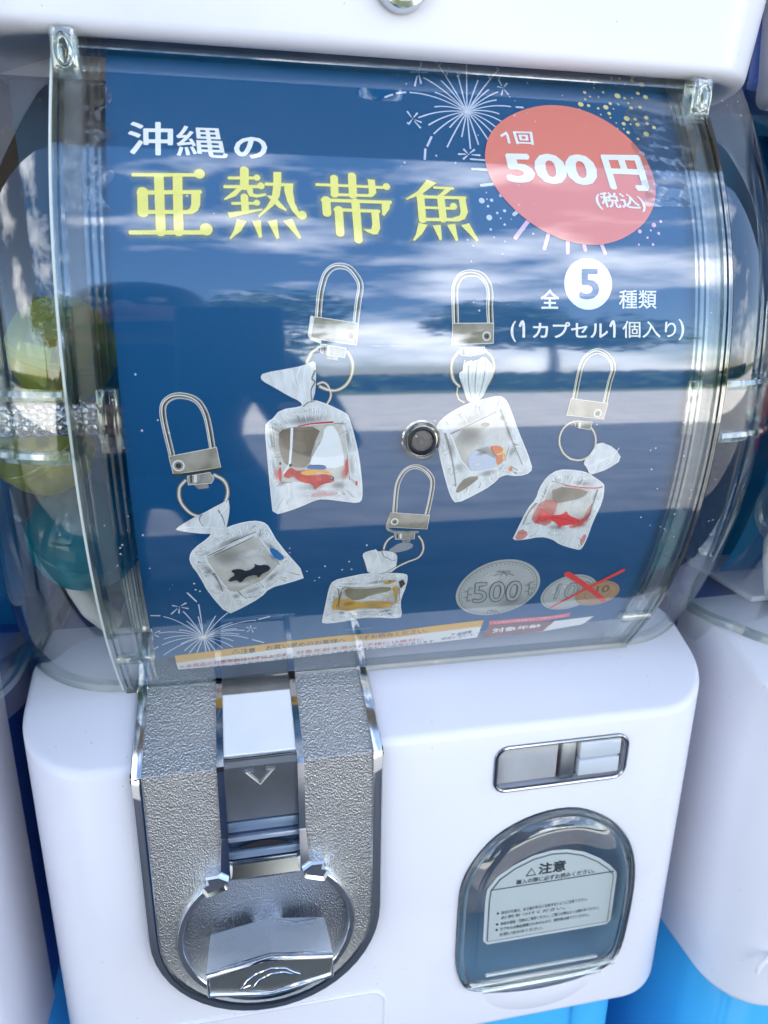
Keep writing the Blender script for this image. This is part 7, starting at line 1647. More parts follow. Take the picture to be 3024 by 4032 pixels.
('L','K4','bag_edge',3.1,((-6.7,-69.8),(-5.3,-69.4),(-3.7,-69.1)),0.23,0.23,0),
('L','K4','bag_edge',3.1,((-3.5,-77.3),(-2.94,-80.3),(-2.46,-84.2)),0.22,0.22,0),
('L','K4','bag_dark',3.1,((-2.46,-84.2),(-6.7,-84.6),(-11.1,-84.8)),0.26,0.26,0),
('L','K4','bag_dark',3.1,((-24.3,-84.3),(-26.4,-83.3),(-28.5,-82.2)),0.19,0.19,0),
('L','K4','bag_edge',3.1,((-28.5,-82.2),(-28.4,-74.8),(-28.2,-68.6)),0.24,0.24,0),
('P','K4','bag_olive',2.9,((-26.4,-69.7),(-17.7,-71.7),(-6.9,-70.7),(-5.3,-73.7),(-14,-75.2),(-18.6,-78.2),(-23.4,-77.2))),
('P','K4','print_amber',4,((-30.7,-83),(-28.9,-74.2),(-26.4,-77.4),(-23.1,-76.2),(-19.8,-79.6),(-12.3,-79.1),(-2.92,-81.6),(-6.3,-84),(-11.9,-84.4),(-18.2,-82.9),(-22.9,-84.7),(-27.8,-83.1))),
('P','K4','print_amber',4,((-9.8,-68.6),(-8.6,-67.3),(-3.1,-67.6),(-7.7,-69.8))),
('P','K4','print_amber',4,((-5.8,-72.2),(-3.2,-70.1),(-2.62,-77.9),(-2.87,-83.6),(-4.3,-74.8))),
('P','K4','metal_dark',4.1,((-3.1,-68.3),(-1.48,-67.3),(-0.19,-69.9),(-1.97,-72.6))),
('D','K4','print_black',4.2,(-6.9,-67.6),0.58,0.32),
('L','K4','bag_dark',4.2,((-28.4,-70),(-27.5,-76.2),(-28.6,-81.2)),0.52,0.26,0),
('L','K4','bag_dark',4.2,((-26.4,-70.2),(-25.5,-69.8)),0.52,0.26,0),
('L','K4','bag_dark',4.2,((-2.66,-72.5),(-1.52,-80.1)),0.52,0.26,0),
('S','K4','soft_dark',4.3,(-23.2,-79.7),3.5,1.94,0,0.35),
('S','K4','soft_white',4.3,(-13,-87.3),7.8,1.61,0,0.5),
('L','K4','metal_dark',4.3,((-26.7,-72),(-27.4,-76.8),(-27.5,-81.8)),0.39,0.19,0),
('S','K4','soft_amber',3.9,(-10.1,-81.2),5.8,1.29,0,0.7),
('L','K5','metal_dark',1,((72.3,-7),(72.4,-8.8),(72,-10.5),(71.3,-12),(70.3,-13.3),(69,-14.2),(67.4,-14.8),(65.7,-14.9),(63.9,-14.6),(62.2,-14),(60.6,-12.9),(59.2,-11.6),(58.1,-10),(57.3,-8.3),(56.9,-6.5),(56.9,-4.8),(57.3,-3.1),(58,-1.67),(59.1,-0.47),(60.4,0.42),(61.9,0.95),(63.6,1.1),(65.3,0.86),(67,0.24),(68.6,-0.73),(70,-2.01),(71.1,-3.5),(71.9,-5.2),(72.3,-7)),1.35,1.35,0),
('L','K5','metal_mid',1.5,((72.3,-7),(72.4,-8.8),(72,-10.5),(71.3,-12),(70.3,-13.3),(69,-14.2),(67.4,-14.8),(65.7,-14.9),(63.9,-14.6),(62.2,-14),(60.6,-12.9),(59.2,-11.6),(58.1,-10),(57.3,-8.3),(56.9,-6.5),(56.9,-4.8),(57.3,-3.1),(58,-1.67),(59.1,-0.47),(60.4,0.42),(61.9,0.95),(63.6,1.1),(65.3,0.86),(67,0.24),(68.6,-0.73),(70,-2.01),(71.1,-3.5),(71.9,-5.2),(72.3,-7)),0.97,0.97,0),
('L','K5','metal_light',2,((72.3,-7),(72.4,-8.8),(72,-10.5),(71.3,-12),(70.3,-13.3),(69,-14.2),(67.4,-14.8),(65.7,-14.9),(63.9,-14.6),(62.2,-14),(60.6,-12.9),(59.2,-11.6),(58.1,-10),(57.3,-8.3),(56.9,-6.5),(56.9,-4.8),(57.3,-3.1),(58,-1.67),(59.1,-0.47),(60.4,0.42),(61.9,0.95),(63.6,1.1),(65.3,0.86),(67,0.24),(68.6,-0.73),(70,-2.01),(71.1,-3.5),(71.9,-5.2),(72.3,-7)),0.38,0.38,0),
('L','K5','metal_light',1,((61.4,9.7),(62.3,17.4),(63.5,23.2),(65.7,26.3),(69.2,27.9),(72.9,26.8),(75.5,24.2),(76.5,20.9),(75.4,16.1),(74.2,7.6)),2.02,2.02,0),
('L','K5','metal_mid',1.5,((61.4,9.7),(62.3,17.4),(63.5,23.2),(65.7,26.3),(69.2,27.9),(72.9,26.8),(75.5,24.2),(76.5,20.9),(75.4,16.1),(74.2,7.6)),1.6,1.6,0),
('L','K5','metal_dark',2,((61.4,9.7),(62.3,17.4),(63.5,23.2),(65.7,26.3),(69.2,27.9),(72.9,26.8),(75.5,24.2),(76.5,20.9),(75.4,16.1),(74.2,7.6)),0.8,0.8,0),
('L','K5','metal_light',2.5,((61,9.8),(61.9,17.5),(63.1,23.3),(65.3,26.4),(68.8,28),(72.5,26.9),(75.1,24.3),(76.1,21),(75,16.2),(73.8,7.7)),0.38,0.38,0),
('L','K5','metal_light',2.5,((60.1,10),(75.4,7.8),(74.3,1.8),(59,3.7)),0.42,0.42,1),
('P','K5','metal_plate',3,((60.1,10),(75.4,7.8),(74.3,1.8),(59,3.7))),
('D','K5','metal_light',3.5,(71.6,4.1),1.67,1.67),
('D','K5','metal_mid',4,(71.6,4.1),1.27,1.27),
('D','K5','metal_dark',4.5,(71.6,4.1),0.79,0.79),
('L','K5','metal_light',2.8,((62.2,1.14),(69.7,0.56),(69.2,-2.37),(63.3,-1.22)),0.38,0.38,1),
('P','K5','metal_mid',3,((62.2,1.14),(69.7,0.56),(69.2,-2.37),(63.3,-1.22))),
('L','K5','metal_light',3.5,((64.5,0.25),(64.7,-1.41)),0.95,0.95,0),
('L','K5','metal_dark',3.6,((63.3,0.29),(63.5,-1.54)),0.57,0.57,0),
('P','K5','bag',5,((70.9,-11.8),(73.2,-7),(80.8,-10.1),(84.8,-15.2),(78.9,-19.2),(74,-20.7),(71.5,-21.4),(70.2,-18.4),(67.7,-15.8))),
('L','K5','bag_edge',5.5,((72.5,-19.3),(75.3,-15.7),(78.3,-18.3)),0.4,0.2,0),
('L','K5','bag_edge',5.5,((72.5,-18.4),(76.1,-15.3),(79.1,-16.7)),0.4,0.2,0),
('L','K5','bag_edge',5.5,((72.6,-17.5),(76.9,-14.9),(80,-15)),0.4,0.2,0),
('L','K5','bag_edge',5.5,((72.7,-16.6),(77.7,-14.5),(80.8,-13.4)),0.4,0.2,0),
('L','K5','bag_edge',5.5,((72.8,-15.7),(78.5,-14.2),(81.7,-11.8)),0.4,0.2,0),
('L','K5','bag_edge',5.5,((72.8,-14.8),(79.2,-13.8),(82.5,-10.2)),0.4,0.2,0),
('D','K5','bag_edge',5.6,(72.3,-18.5),1.82,1.82),
('D','K5','bag',5.8,(72.3,-18.5),1.43,1.43),
('L','K5','bag_edge',1.2,((43.4,-49.9),(44.2,-47),(47.5,-35.5),(50.7,-31.2),(51.2,-26.5),(53.9,-21.5),(58.1,-18.8),(64,-19.2),(69.2,-20.1),(72,-21.6),(78.3,-25.6),(79,-27.4),(79.4,-33.6),(77,-43.3),(76.4,-50.6),(75.2,-57),(73.4,-57.1),(65.1,-53.9),(60.9,-50.6),(55.3,-48.9),(47.8,-50.1)),0.71,0.71,1),
('P','K5','bag',2,((43.4,-49.9),(44.2,-47),(47.5,-35.5),(50.7,-31.2),(51.2,-26.5),(53.9,-21.5),(58.1,-18.8),(64,-19.2),(69.2,-20.1),(72,-21.6),(78.3,-25.6),(79,-27.4),(79.4,-33.6),(77,-43.3),(76.4,-50.6),(75.2,-57),(73.4,-57.1),(65.1,-53.9),(60.9,-50.6),(55.3,-48.9),(47.8,-50.1))),
('P','K5','bag_water',2.6,((55.4,-23.3),(62.4,-25.3),(74.3,-27.6),(74.4,-33.8),(73.2,-43),(68.4,-44.2),(55.6,-41),(53.5,-35.9))),
('S','K5','soft_dark',2.65,(59.7,-30.5),6.2,4.6,0,0.38),
('S','K5','soft_white',2.7,(68.7,-33.8),5,5.3,-0.5,0.75),
('S','K5','soft_white',2.7,(64.4,-41),6.2,2.14,0,0.6),
('S','K5','soft_dark',2.75,(57.9,-23),3.3,1.13,-0.24,0.28),
('S','K5','soft_white',2.8,(56.8,-21.6),3,1.04,-0.24,0.75),
('S','K5','soft_dark',2.75,(69,-24.8),5.4,1.57,-0.15,0.42),
('S','K5','soft_white',2.8,(69.9,-22.8),5,1.45,-0.15,0.75),
('S','K5','soft_dark',2.75,(75.8,-30.9),2.82,1.13,-1.75,0.28),
('S','K5','soft_white',2.8,(77.6,-31.3),2.59,1.05,-1.75,0.75),
('S','K5','soft_dark',2.75,(74.9,-39),4.2,0.91,-1.91,0.42),
('S','K5','soft_white',2.8,(76.3,-39.7),3.9,0.84,-1.91,0.75),
('S','K5','soft_dark',2.75,(72.6,-44.3),2.36,1.35,-2.89,0.28),
('S','K5','soft_white',2.8,(74.7,-45.2),2.17,1.24,-2.89,0.75),
('S','K5','soft_dark',2.75,(61.6,-45),5.6,1.81,2.96,0.42),
('S','K5','soft_white',2.8,(61.2,-47.8),5.2,1.67,2.96,0.75),
('S','K5','soft_dark',2.75,(52.9,-36.9),2.26,1.57,1.84,0.28),
('S','K5','soft_white',2.8,(50.9,-35.2),2.08,1.45,1.84,0.75),
('S','K5','soft_dark',2.75,(53.4,-29.1),6,0.82,1.27,0.42),
('S','K5','soft_white',2.8,(52.1,-28.7),5.5,0.76,1.27,0.75),
('L','K5','bag_edge',3,((50.7,-33.2),(51.7,-33.6),(52.5,-33.8)),0.2,0.08,0),
('L','K5','bag_edge',3,((52.3,-30.2),(53.5,-31),(54.6,-32)),0.23,0.08,0),
('L','K5','bag_dark',3,((64.5,-21.9),(63.9,-23.3),(63.4,-25.1)),0.36,0.08,0),
('L','K5','bag_edge',3,((56.3,-22.2),(56.9,-24),(57.2,-26.3)),0.16,0.08,0),
('L','K5','bag_edge',3,((76.9,-26.4),(75.7,-28),(73.9,-29.7)),0.2,0.08,0),
('L','K5','bag_edge',3,((74,-49.9),(72.7,-48.3),(71.4,-46.3)),0.34,0.08,0),
('L','K5','bag_edge',3,((51,-33.7),(52.6,-34.7),(53.5,-35.2)),0.33,0.08,0),
('L','K5','bag_edge',3,((78.1,-30.9),(78,-31.8),(77.5,-32.1)),0.18,0.08,0),
('L','K5','bag_dark',3,((51,-33),(51.9,-33.5),(52.5,-34.3)),0.28,0.08,0),
('L','K5','bag_edge',3,((73.1,-53.9),(71.5,-51.7),(70.6,-49.9)),0.17,0.08,0),
('L','K5','bag_dark',3,((69,-23),(67.7,-24.7),(66.4,-26.9)),0.22,0.08,0),
('L','K5','bag_dark',3,((51.2,-33.7),(52.6,-34.1),(54.3,-33.9)),0.27,0.08,0),
('L','K5','bag_edge',3,((56,-22),(57,-23.7),(58.3,-24.9)),0.43,0.08,0),
('L','K5','bag_edge',3,((77.1,-27.8),(74.7,-28.3),(72.8,-29.4)),0.23,0.08,0),
('L','K5','bag_edge',3,((51.9,-48.6),(52.1,-48),(52.2,-47.8)),0.4,0.08,0),
('L','K5','bag_edge',3,((45,-48),(47.6,-47),(50.2,-45.2)),0.25,0.08,0),
('L','K5','bag_edge',3,((76.1,-41.4),(74.8,-40.6),(74,-39.9)),0.34,0.08,0),
('L','K5','bag_edge',3,((52.6,-28.6),(53.5,-29.5),(54.3,-30.5)),0.34,0.08,0),
('L','K5','bag_edge',3,((70.4,-23.2),(70.1,-23.8),(70,-24.2)),0.35,0.08,0),
('L','K5','bag_edge',3,((77.1,-28.2),(76.1,-28.8),(75.4,-28.9)),0.4,0.08,0),
('L','K5','bag_dark',3,((51.2,-32.2),(51.1,-31.9),(51.3,-32.3)),0.28,0.08,0),
('L','K5','bag_edge',3,((48.5,-48.5),(50.4,-48.2),(51.8,-47.4)),0.36,0.08,0),
('L','K5','bag_edge',3,((51.9,-31.1),(52.5,-31.1),(53.8,-31.3)),0.2,0.08,0),
('L','K5','bag_dark',3,((49.2,-34.8),(50.8,-35.1),(52.7,-34.9)),0.42,0.08,0),
('L','K5','bag_edge',3,((71,-24),(69.9,-24.3),(69.3,-24.8)),0.23,0.08,0),
('L','K5','bag_dark',3,((62.4,-21.3),(62.6,-22.6),(62.7,-23.6)),0.38,0.08,0),
('L','K5','bag_edge',3,((65.2,-52.7),(65.6,-52.1),(65.7,-51)),0.43,0.08,0),
('L','K5','bag_dark',3,((50.3,-48.7),(51.9,-48),(53.4,-46.8)),0.3,0.08,0),
('L','K5','bag_edge',3,((48.3,-36.9),(49.7,-37.1),(50.7,-37.6)),0.33,0.08,0),
('L','K5','bag_edge',3,((54.1,-48.1),(54,-46),(54.6,-44.6)),0.36,0.08,0),
('L','K5','bag_edge',3,((59.6,-21.4),(59.8,-23.4),(59.7,-25.8)),0.38,0.08,0),
('L','K5','bag_edge',3,((56,-21.4),(56.7,-22.6),(57.1,-23.6)),0.35,0.08,0),
('L','K5','bag_edge',3,((76.9,-35.4),(75.6,-35.9),(74.2,-36)),0.29,0.08,0),
('L','K5','bag_edge',3,((65.8,-20.7),(66.4,-22),(66.5,-22.7)),0.35,0.08,0),
('L','K5','bag_edge',3,((53.9,-24.7),(55.4,-26.4),(56.3,-27.6)),0.21,0.08,0),
('L','K5','bag_dark',3,((74.3,-52.9),(72.9,-51.3),(71.3,-50)),0.32,0.08,0),
('L','K5','bag_edge',3,((48.2,-40.3),(49.3,-39.6),(50.6,-39.2)),0.19,0.08,0),
('L','K5','bag_edge',3,((61.3,-48.5),(60.7,-46.1),(60.8,-44.1)),0.22,0.08,0),
('L','K5','bag_edge',3,((58.2,-21.4),(58.1,-22),(57.8,-23.2)),0.41,0.08,0),
('L','K5','bag_edge',3,((75.9,-44.9),(74.5,-44.2),(73,-43.6)),0.17,0.08,0),
('L','K5','bag_edge',3,((76.9,-32.5),(76.2,-33.3),(75,-34.1)),0.26,0.08,0),
('L','K5','bag_edge',3,((63.8,-50.6),(64.3,-50.2),(64.2,-49.5)),0.3,0.08,0),
('L','K5','bag_edge',3,((69.3,-22.3),(69.3,-24.3),(69,-25.6)),0.38,0.08,0),
('L','K5','bag_edge',3,((67.5,-52.5),(67.7,-51.4),(67.4,-49.5)),0.29,0.08,0),
('L','K5','bag_dark',3,((47.8,-42.5),(49.4,-42.1),(50.8,-41.7)),0.38,0.08,0),
('L','K5','bag_edge',3,((69.8,-22.6),(69.2,-24.2),(68.1,-26.1)),0.35,0.08,0),
('L','K5','bag_dark',3,((73.7,-55.6),(73.6,-55.1),(72.7,-54.3)),0.39,0.08,0),
('L','K5','bag_edge',3,((56.1,-48),(56.2,-47.5),(56.1,-47.4)),0.25,0.08,0),
('L','K5','bag_edge',3,((53.4,-25.4),(54.3,-26.6),(55.1,-28.1)),0.31,0.08,0),
('L','K5','bag_dark',3,((46,-47),(48.1,-46.7),(49.8,-46)),0.25,0.08,0),
('L','K5','bag_edge',3,((48.6,-39.8),(49.7,-39.5),(51.2,-38.5)),0.35,0.08,0),
('L','K5','bag_edge',3,((76.6,-28.5),(74.4,-29.3),(72.2,-30.7)),0.31,0.08,0),
('L','K5','bag_dark',3,((61.3,-21.2),(61.3,-22.9),(60.7,-25.3)),0.3,0.08,0),
('L','K5','bag_edge',3,((76.8,-33.1),(75.4,-32.9),(74.3,-33.3)),0.27,0.08,0),
('L','K5','bag_edge',3,((51.8,-30.2),(53.4,-31.5),(54.5,-32.7)),0.22,0.08,0),
('L','K5','bag_edge',3,((52.9,-47.6),(54.5,-46.4),(55.6,-45.2)),0.43,0.08,0),
('L','K5','bag_dark',3.1,((55.4,-23.3),(59.1,-24.2),(62.4,-25.3)),0.3,0.3,0),
('L','K5','bag_edge',3.1,((74.3,-27.6),(74,-30.7),(74.4,-33.8)),0.32,0.32,0),
('L','K5','bag_edge',3.1,((74.4,-33.8),(73.7,-38.6),(73.2,-43)),0.33,0.33,0),
('L','K5','bag_edge',3.1,((73.2,-43),(70.9,-43.3),(68.4,-44.2)),0.22,0.22,0),
('L','K5','bag_edge',3.1,((68.4,-44.2),(61.7,-42.6),(55.6,-41)),0.32,0.32,0),
('L','K5','bag_dark',3.1,((55.6,-41),(54.5,-38.7),(53.5,-35.9)),0.36,0.36,0),
('L','K5','bag_edge',3.1,((53.5,-35.9),(54.1,-29.5),(55.4,-23.3)),0.39,0.39,0),
('P','K5','bag_brown',2.9,((56.1,-25.4),(73.1,-28),(70.3,-31.4),(63.6,-32.8),(57.8,-33.4))),
('P','K5','red_alpha',3.2,((52.4,-31.3),(60,-31.7),(59.4,-38),(58,-44.5),(50.6,-41.7),(49.4,-39.3))),
('P','K5','red_alpha',3.2,((73.8,-36.1),(75.4,-33.4),(75.6,-40.8),(69.7,-46.2),(65.9,-45),(72.4,-42.5))),
('P','K5','red_alpha',3.2,((43.6,-49.9),(45.5,-44.2),(49.8,-46.9),(47.8,-50.1))),
('P','K5','red_alpha',3.2,((73.9,-49.5),(76,-49.1),(75,-56.2),(73.5,-53.5))),
('L','K5','print_red2',3.6,((62,-25.4),(72.9,-27.1),(78.1,-26.8)),0.4,0.48,0),
('P','K5','print_red2',4,((50.9,-42.6),(54,-39.1),(52.9,-35.6),(54.4,-36.3),(57.1,-38.9),(63,-38.7),(64.2,-36.8),(65.7,-39.4),(70.4,-41.4),(72.1,-42.5),(70.1,-43.9),(64,-44),(62.5,-45.4),(61.7,-43.3),(56.3,-39.8),(52.2,-42.3))),
('L','K5','bag_dark',3.6,((50.5,-33),(47.8,-37.4),(46.5,-42.4)),1.03,0.48,0),
('L','K5','bag_dark',3.6,((76.2,-28.1),(75.3,-35.2),(74.3,-43.1)),0.79,0.4,0),
('S','K5','soft_red',3.1,(55.2,-38.7),6.3,4.8,0,0.7),
('S','K5','soft_red',3.1,(72.1,-43),4.8,3.2,0.8,0.6),
('L','K5','print_dark_red',4.2,((58,-39.8),(63.4,-40.8),(68.9,-42.5)),0.24,0.16,0),
('D','K5','print_black',4.3,(70.2,-42.2),0.28,0.28),
('S','K1','soft_dark',3.9,(-63.5,-60.5),9.7,2.66,0.3,0.35),
('S','K1','soft_white',3.5,(-62.3,-48.7),7.1,2.66,0.4,0.6),
('S','K1','soft_blue',3.5,(-53.1,-50.9),3.1,2.66,-0.8,0.6),
('D','coin_print','coin_silver',1,(42,-78.3),18.9,18),
('R','coin_print','coin_ink',1.5,(42,-78.3),17.6,16.8,0.25),
('D','coin_print','coin_ink',1.5,(58.4,-78.3),0.26,0.26),
('D','coin_print','coin_ink',1.5,(58.3,-76.5),0.26,0.26),
('D','coin_print','coin_ink',1.5,(58,-74.8),0.26,0.26),
('D','coin_print','coin_ink',1.5,(57.5,-73.2),0.26,0.26),
('D','coin_print','coin_ink',1.5,(56.8,-71.5),0.26,0.26),
('D','coin_print','coin_ink',1.5,(55.9,-70),0.26,0.26),
('D','coin_print','coin_ink',1.5,(54.8,-68.6),0.26,0.26),
('D','coin_print','coin_ink',1.5,(53.6,-67.3),0.26,0.26),
('D','coin_print','coin_ink',1.5,(52.2,-66.1),0.26,0.26),
('D','coin_print','coin_ink',1.5,(50.7,-65.1),0.26,0.26),
('D','coin_print','coin_ink',1.5,(49.1,-64.2),0.26,0.26),
('D','coin_print','coin_ink',1.5,(47.4,-63.6),0.26,0.26),
('D','coin_print','coin_ink',1.5,(45.6,-63.1),0.26,0.26),
('D','coin_print','coin_ink',1.5,(43.8,-62.8),0.26,0.26),
('D','coin_print','coin_ink',1.5,(42,-62.7),0.26,0.26),
('D','coin_print','coin_ink',1.5,(40.2,-62.8),0.26,0.26),
('D','coin_print','coin_ink',1.5,(38.4,-63.1),0.26,0.26),
('D','coin_print','coin_ink',1.5,(36.6,-63.6),0.26,0.26),
('D','coin_print','coin_ink',1.5,(34.9,-64.2),0.26,0.26),
('D','coin_print','coin_ink',1.5,(33.3,-65.1),0.26,0.26),
('D','coin_print','coin_ink',1.5,(31.8,-66.1),0.26,0.26),
('D','coin_print','coin_ink',1.5,(30.4,-67.3),0.26,0.26),
('D','coin_print','coin_ink',1.5,(29.2,-68.6),0.26,0.26),
('D','coin_print','coin_ink',1.5,(28.1,-70),0.26,0.26),
('D','coin_print','coin_ink',1.5,(27.2,-71.5),0.26,0.26),
('D','coin_print','coin_ink',1.5,(26.5,-73.2),0.26,0.26),
('D','coin_print','coin_ink',1.5,(26,-74.8),0.26,0.26),
('D','coin_print','coin_ink',1.5,(25.7,-76.5),0.26,0.26),
('D','coin_print','coin_ink',1.5,(25.6,-78.3),0.26,0.26),
('D','coin_print','coin_ink',1.5,(25.7,-80),0.26,0.26),
('D','coin_print','coin_ink',1.5,(26,-81.8),0.26,0.26),
('D','coin_print','coin_ink',1.5,(26.5,-83.5),0.26,0.26),
('D','coin_print','coin_ink',1.5,(27.2,-85.1),0.26,0.26),
('D','coin_print','coin_ink',1.5,(28.1,-86.6),0.26,0.26),
('D','coin_print','coin_ink',1.5,(29.2,-88),0.26,0.26),
('D','coin_print','coin_ink',1.5,(30.4,-89.3),0.26,0.26),
('D','coin_print','coin_ink',1.5,(31.8,-90.5),0.26,0.26),
('D','coin_print','coin_ink',1.5,(33.3,-91.5),0.26,0.26),
('D','coin_print','coin_ink',1.5,(34.9,-92.4),0.26,0.26),
('D','coin_print','coin_ink',1.5,(36.6,-93),0.26,0.26),
('D','coin_print','coin_ink',1.5,(38.4,-93.5),0.26,0.26),
('D','coin_print','coin_ink',1.5,(40.2,-93.8),0.26,0.26),
('D','coin_print','coin_ink',1.5,(42,-93.9),0.26,0.26),
('D','coin_print','coin_ink',1.5,(43.8,-93.8),0.26,0.26),
('D','coin_print','coin_ink',1.5,(45.6,-93.5),0.26,0.26),
('D','coin_print','coin_ink',1.5,(47.4,-93),0.26,0.26),
('D','coin_print','coin_ink',1.5,(49.1,-92.4),0.26,0.26),
('D','coin_print','coin_ink',1.5,(50.7,-91.5),0.26,0.26),
('D','coin_print','coin_ink',1.5,(52.2,-90.5),0.26,0.26),
('D','coin_print','coin_ink',1.5,(53.6,-89.3),0.26,0.26),
('D','coin_print','coin_ink',1.5,(54.8,-88),0.26,0.26),
('D','coin_print','coin_ink',1.5,(55.9,-86.6),0.26,0.26),
('D','coin_print','coin_ink',1.5,(56.8,-85.1),0.26,0.26),
('D','coin_print','coin_ink',1.5,(57.5,-83.5),0.26,0.26),
('D','coin_print','coin_ink',1.5,(58,-81.8),0.26,0.26),
('D','coin_print','coin_ink',1.5,(58.3,-80),0.26,0.26),
('S','coin_print','soft_white',1.2,(37,-72),11,7,0.5,0.45),
('S','coin_print','soft_dark',1.2,(50,-87),8,6,0.5,0.3),
('T','coin_print','coin_ink',1.6,'500',((29.6,-72.3),(52.6,-73.1),(53.7,-87.2),(31.6,-86.3)),0.03),
('T','coin_print','coin_silver2',2,'500',((30.1,-72.8),(52.3,-73.6),(53.3,-86.6),(31.9,-85.7)),0),
('L','coin_print','coin_ink',1.5,((42,-67.7),(39.9,-68.5),(38.3,-69.2)),0.23,0.42,0),
('L','coin_print','coin_ink',1.5,((42.2,-67.7),(40.5,-66.7),(39.5,-67.5)),0.23,0.42,0),
('L','coin_print','coin_ink',1.5,((42.5,-67.8),(42.2,-66.4),(42.4,-67.3)),0.23,0.42,0),
('L','coin_print','coin_ink',1.5,((42.7,-67.8),(44,-66.8),(45.3,-67.8)),0.23,0.42,0),
('L','coin_print','coin_ink',1.5,((42.9,-67.8),(45.3,-68.7),(47.3,-69.8)),0.23,0.42,0),
('L','coin_print','coin_ink',1.5,((42.3,-67.7),(41.8,-68.5),(41.5,-69.4)),0.23,0.42,0),
('L','coin_print','coin_ink',1.5,((42.6,-67.8),(43.6,-68.8),(44.4,-69.8)),0.23,0.42,0),
('L','coin_print','coin_ink',1.5,((41.9,-93),(40.5,-94),(39.3,-95)),0.23,0.42,0),
('L','coin_print','coin_ink',1.5,((42,-93),(40.8,-92.3),(40.2,-93.3)),0.23,0.42,0),
('L','coin_print','coin_ink',1.5,((42.4,-93.1),(42.1,-92),(42.4,-93.2)),0.23,0.42,0),
('L','coin_print','coin_ink',1.5,((42.7,-93.1),(43.6,-92.4),(44.8,-93.7)),0.23,0.42,0),
('L','coin_print','coin_ink',1.5,((42.8,-93.1),(44.7,-94.3),(46.5,-95.7)),0.23,0.42,0),
('L','coin_print','coin_ink',1.5,((42.2,-93),(42,-94.1),(41.8,-95.2)),0.23,0.42,0),
('L','coin_print','coin_ink',1.5,((42.5,-93.1),(43.4,-94.4),(44.2,-95.7)),0.23,0.42,0),
('D','coin_print','coin_ink',1.5,(30,-84.1),0.79,0.51),
('D','coin_print','coin_silver',1.7,(30,-84.1),0.51,0.33),
('D','coin_print','coin_ink',1.5,(27.7,-81.8),0.79,0.51),
('D','coin_print','coin_silver',1.7,(27.7,-81.8),0.51,0.33),
('D','coin_print','coin_ink',1.5,(29.6,-80),0.79,0.51),
('D','coin_print','coin_silver',1.7,(29.6,-80),0.51,0.33),
('D','coin_print','coin_ink',1.5,(27.3,-77.8),0.79,0.51),
('D','coin_print','coin_silver',1.7,(27.3,-77.8),0.51,0.33),
('D','coin_print','coin_ink',1.5,(29.2,-76.1),0.79,0.51),
('D','coin_print','coin_silver',1.7,(29.2,-76.1),0.51,0.33),
('L','coin_print','coin_ink',1.5,((28.9,-84.8),(28.1,-76.3)),0.28,0.28,0),
('D','coin_print','coin_ink',1.5,(58,-82.9),0.79,0.51),
('D','coin_print','coin_silver',1.7,(58,-82.9),0.51,0.33),
('D','coin_print','coin_ink',1.5,(55.4,-80.6),0.79,0.51),
('D','coin_print','coin_silver',1.7,(55.4,-80.6),0.51,0.33),
('D','coin_print','coin_ink',1.5,(57.3,-78.8),0.79,0.51),
('D','coin_print','coin_silver',1.7,(57.3,-78.8),0.51,0.33),
('D','coin_print','coin_ink',1.5,(54.8,-76.6),0.79,0.51),
('D','coin_print','coin_silver',1.7,(54.8,-76.6),0.51,0.33),
('D','coin_print','coin_ink',1.5,(56.7,-74.9),0.79,0.51),
('D','coin_print','coin_silver',1.7,(56.7,-74.9),0.51,0.33),
('L','coin_print','coin_ink',1.5,((56.9,-83.5),(55.6,-75.1)),0.28,0.28,0),
('D','C2','coin_silver',1,(76.6,-84.3),13.2,12.2),
('R','C2','coin_ink',1.4,(76.6,-84.3),12.2,11.3,0.2),
('S','C2','soft_white',1.2,(72,-80),7,5,0.5,0.4),
('T','C2','coin_ink',1.6,'100',((69.8,-77.2),(85.8,-76.9),(87.1,-87.7),(69.9,-87.9)),0.02),
('T','C2','coin_silver2',1.8,'100',((70.2,-77.6),(85.5,-77.3),(86.7,-87.2),(70.2,-87.4)),0),
('D','C3','coin_bronze',2,(90.8,-86.2),10.6,8.8),
('R','C3','coin_ink2',2.3,(90.8,-86.2),9.6,7.9,0.2),
('R','C3','coin_ink2',2.3,(90.8,-86.2),6.2,4.9,0.2),
('T','C3','coin_ink2',2.4,'10',((89.1,-80.7),(95.2,-80.2),(96.2,-85),(89.8,-86.4)),0.02),
('L','C4','cross_red',3,((72.1,-71.1),(84,-80.5),(95.9,-91.8)),2.9,2.15,0),
('L','C4','cross_red',3.1,((70.5,-94),(82.6,-83.2),(98.6,-71.4)),1.12,2.06,0),
('D','C4','cross_red',3,(72.1,-71.1),1.45,1.45),
('D','C4','cross_red',3.1,(98.6,-71.4),1.03,1.03),
('P','caution_label','amber_strip',1,((-96,-108.8),(-71.5,-106.4),(-46.5,-104.2),(-23.4,-103.1),(-5.2,-103.9),(15.8,-101.5),(40,-100),(40,-105.7),(16.8,-107.4),(-4.5,-109.8),(-23,-109.4),(-46.3,-110.3),(-71.8,-112.8),(-96,-115.8))),
('P','caution_label','label_white',1,((-96,-115.8),(-71.8,-112.8),(-46.3,-110.3),(-23,-109.4),(-4.5,-109.8),(16.8,-107.4),(40,-105.7),(40.2,-116.1),(18.6,-117.7),(-3.4,-118.8),(-22.2,-119.1),(-46,-121.3),(-72.2,-122.8),(-95.8,-122.5))),
('L','caution_label','print_black',2,((-96,-108.8),(-71.5,-106.4),(-46.5,-104.2),(-23.4,-103.1),(-5.2,-103.9),(15.8,-101.5),(40,-100)),0.2,0.2,0),
('T','caution_label','print_black',2,'注意',((-68.3,-107.8),(-62.1,-107.5),(-62.2,-111.9),(-68.5,-112.6)),0),
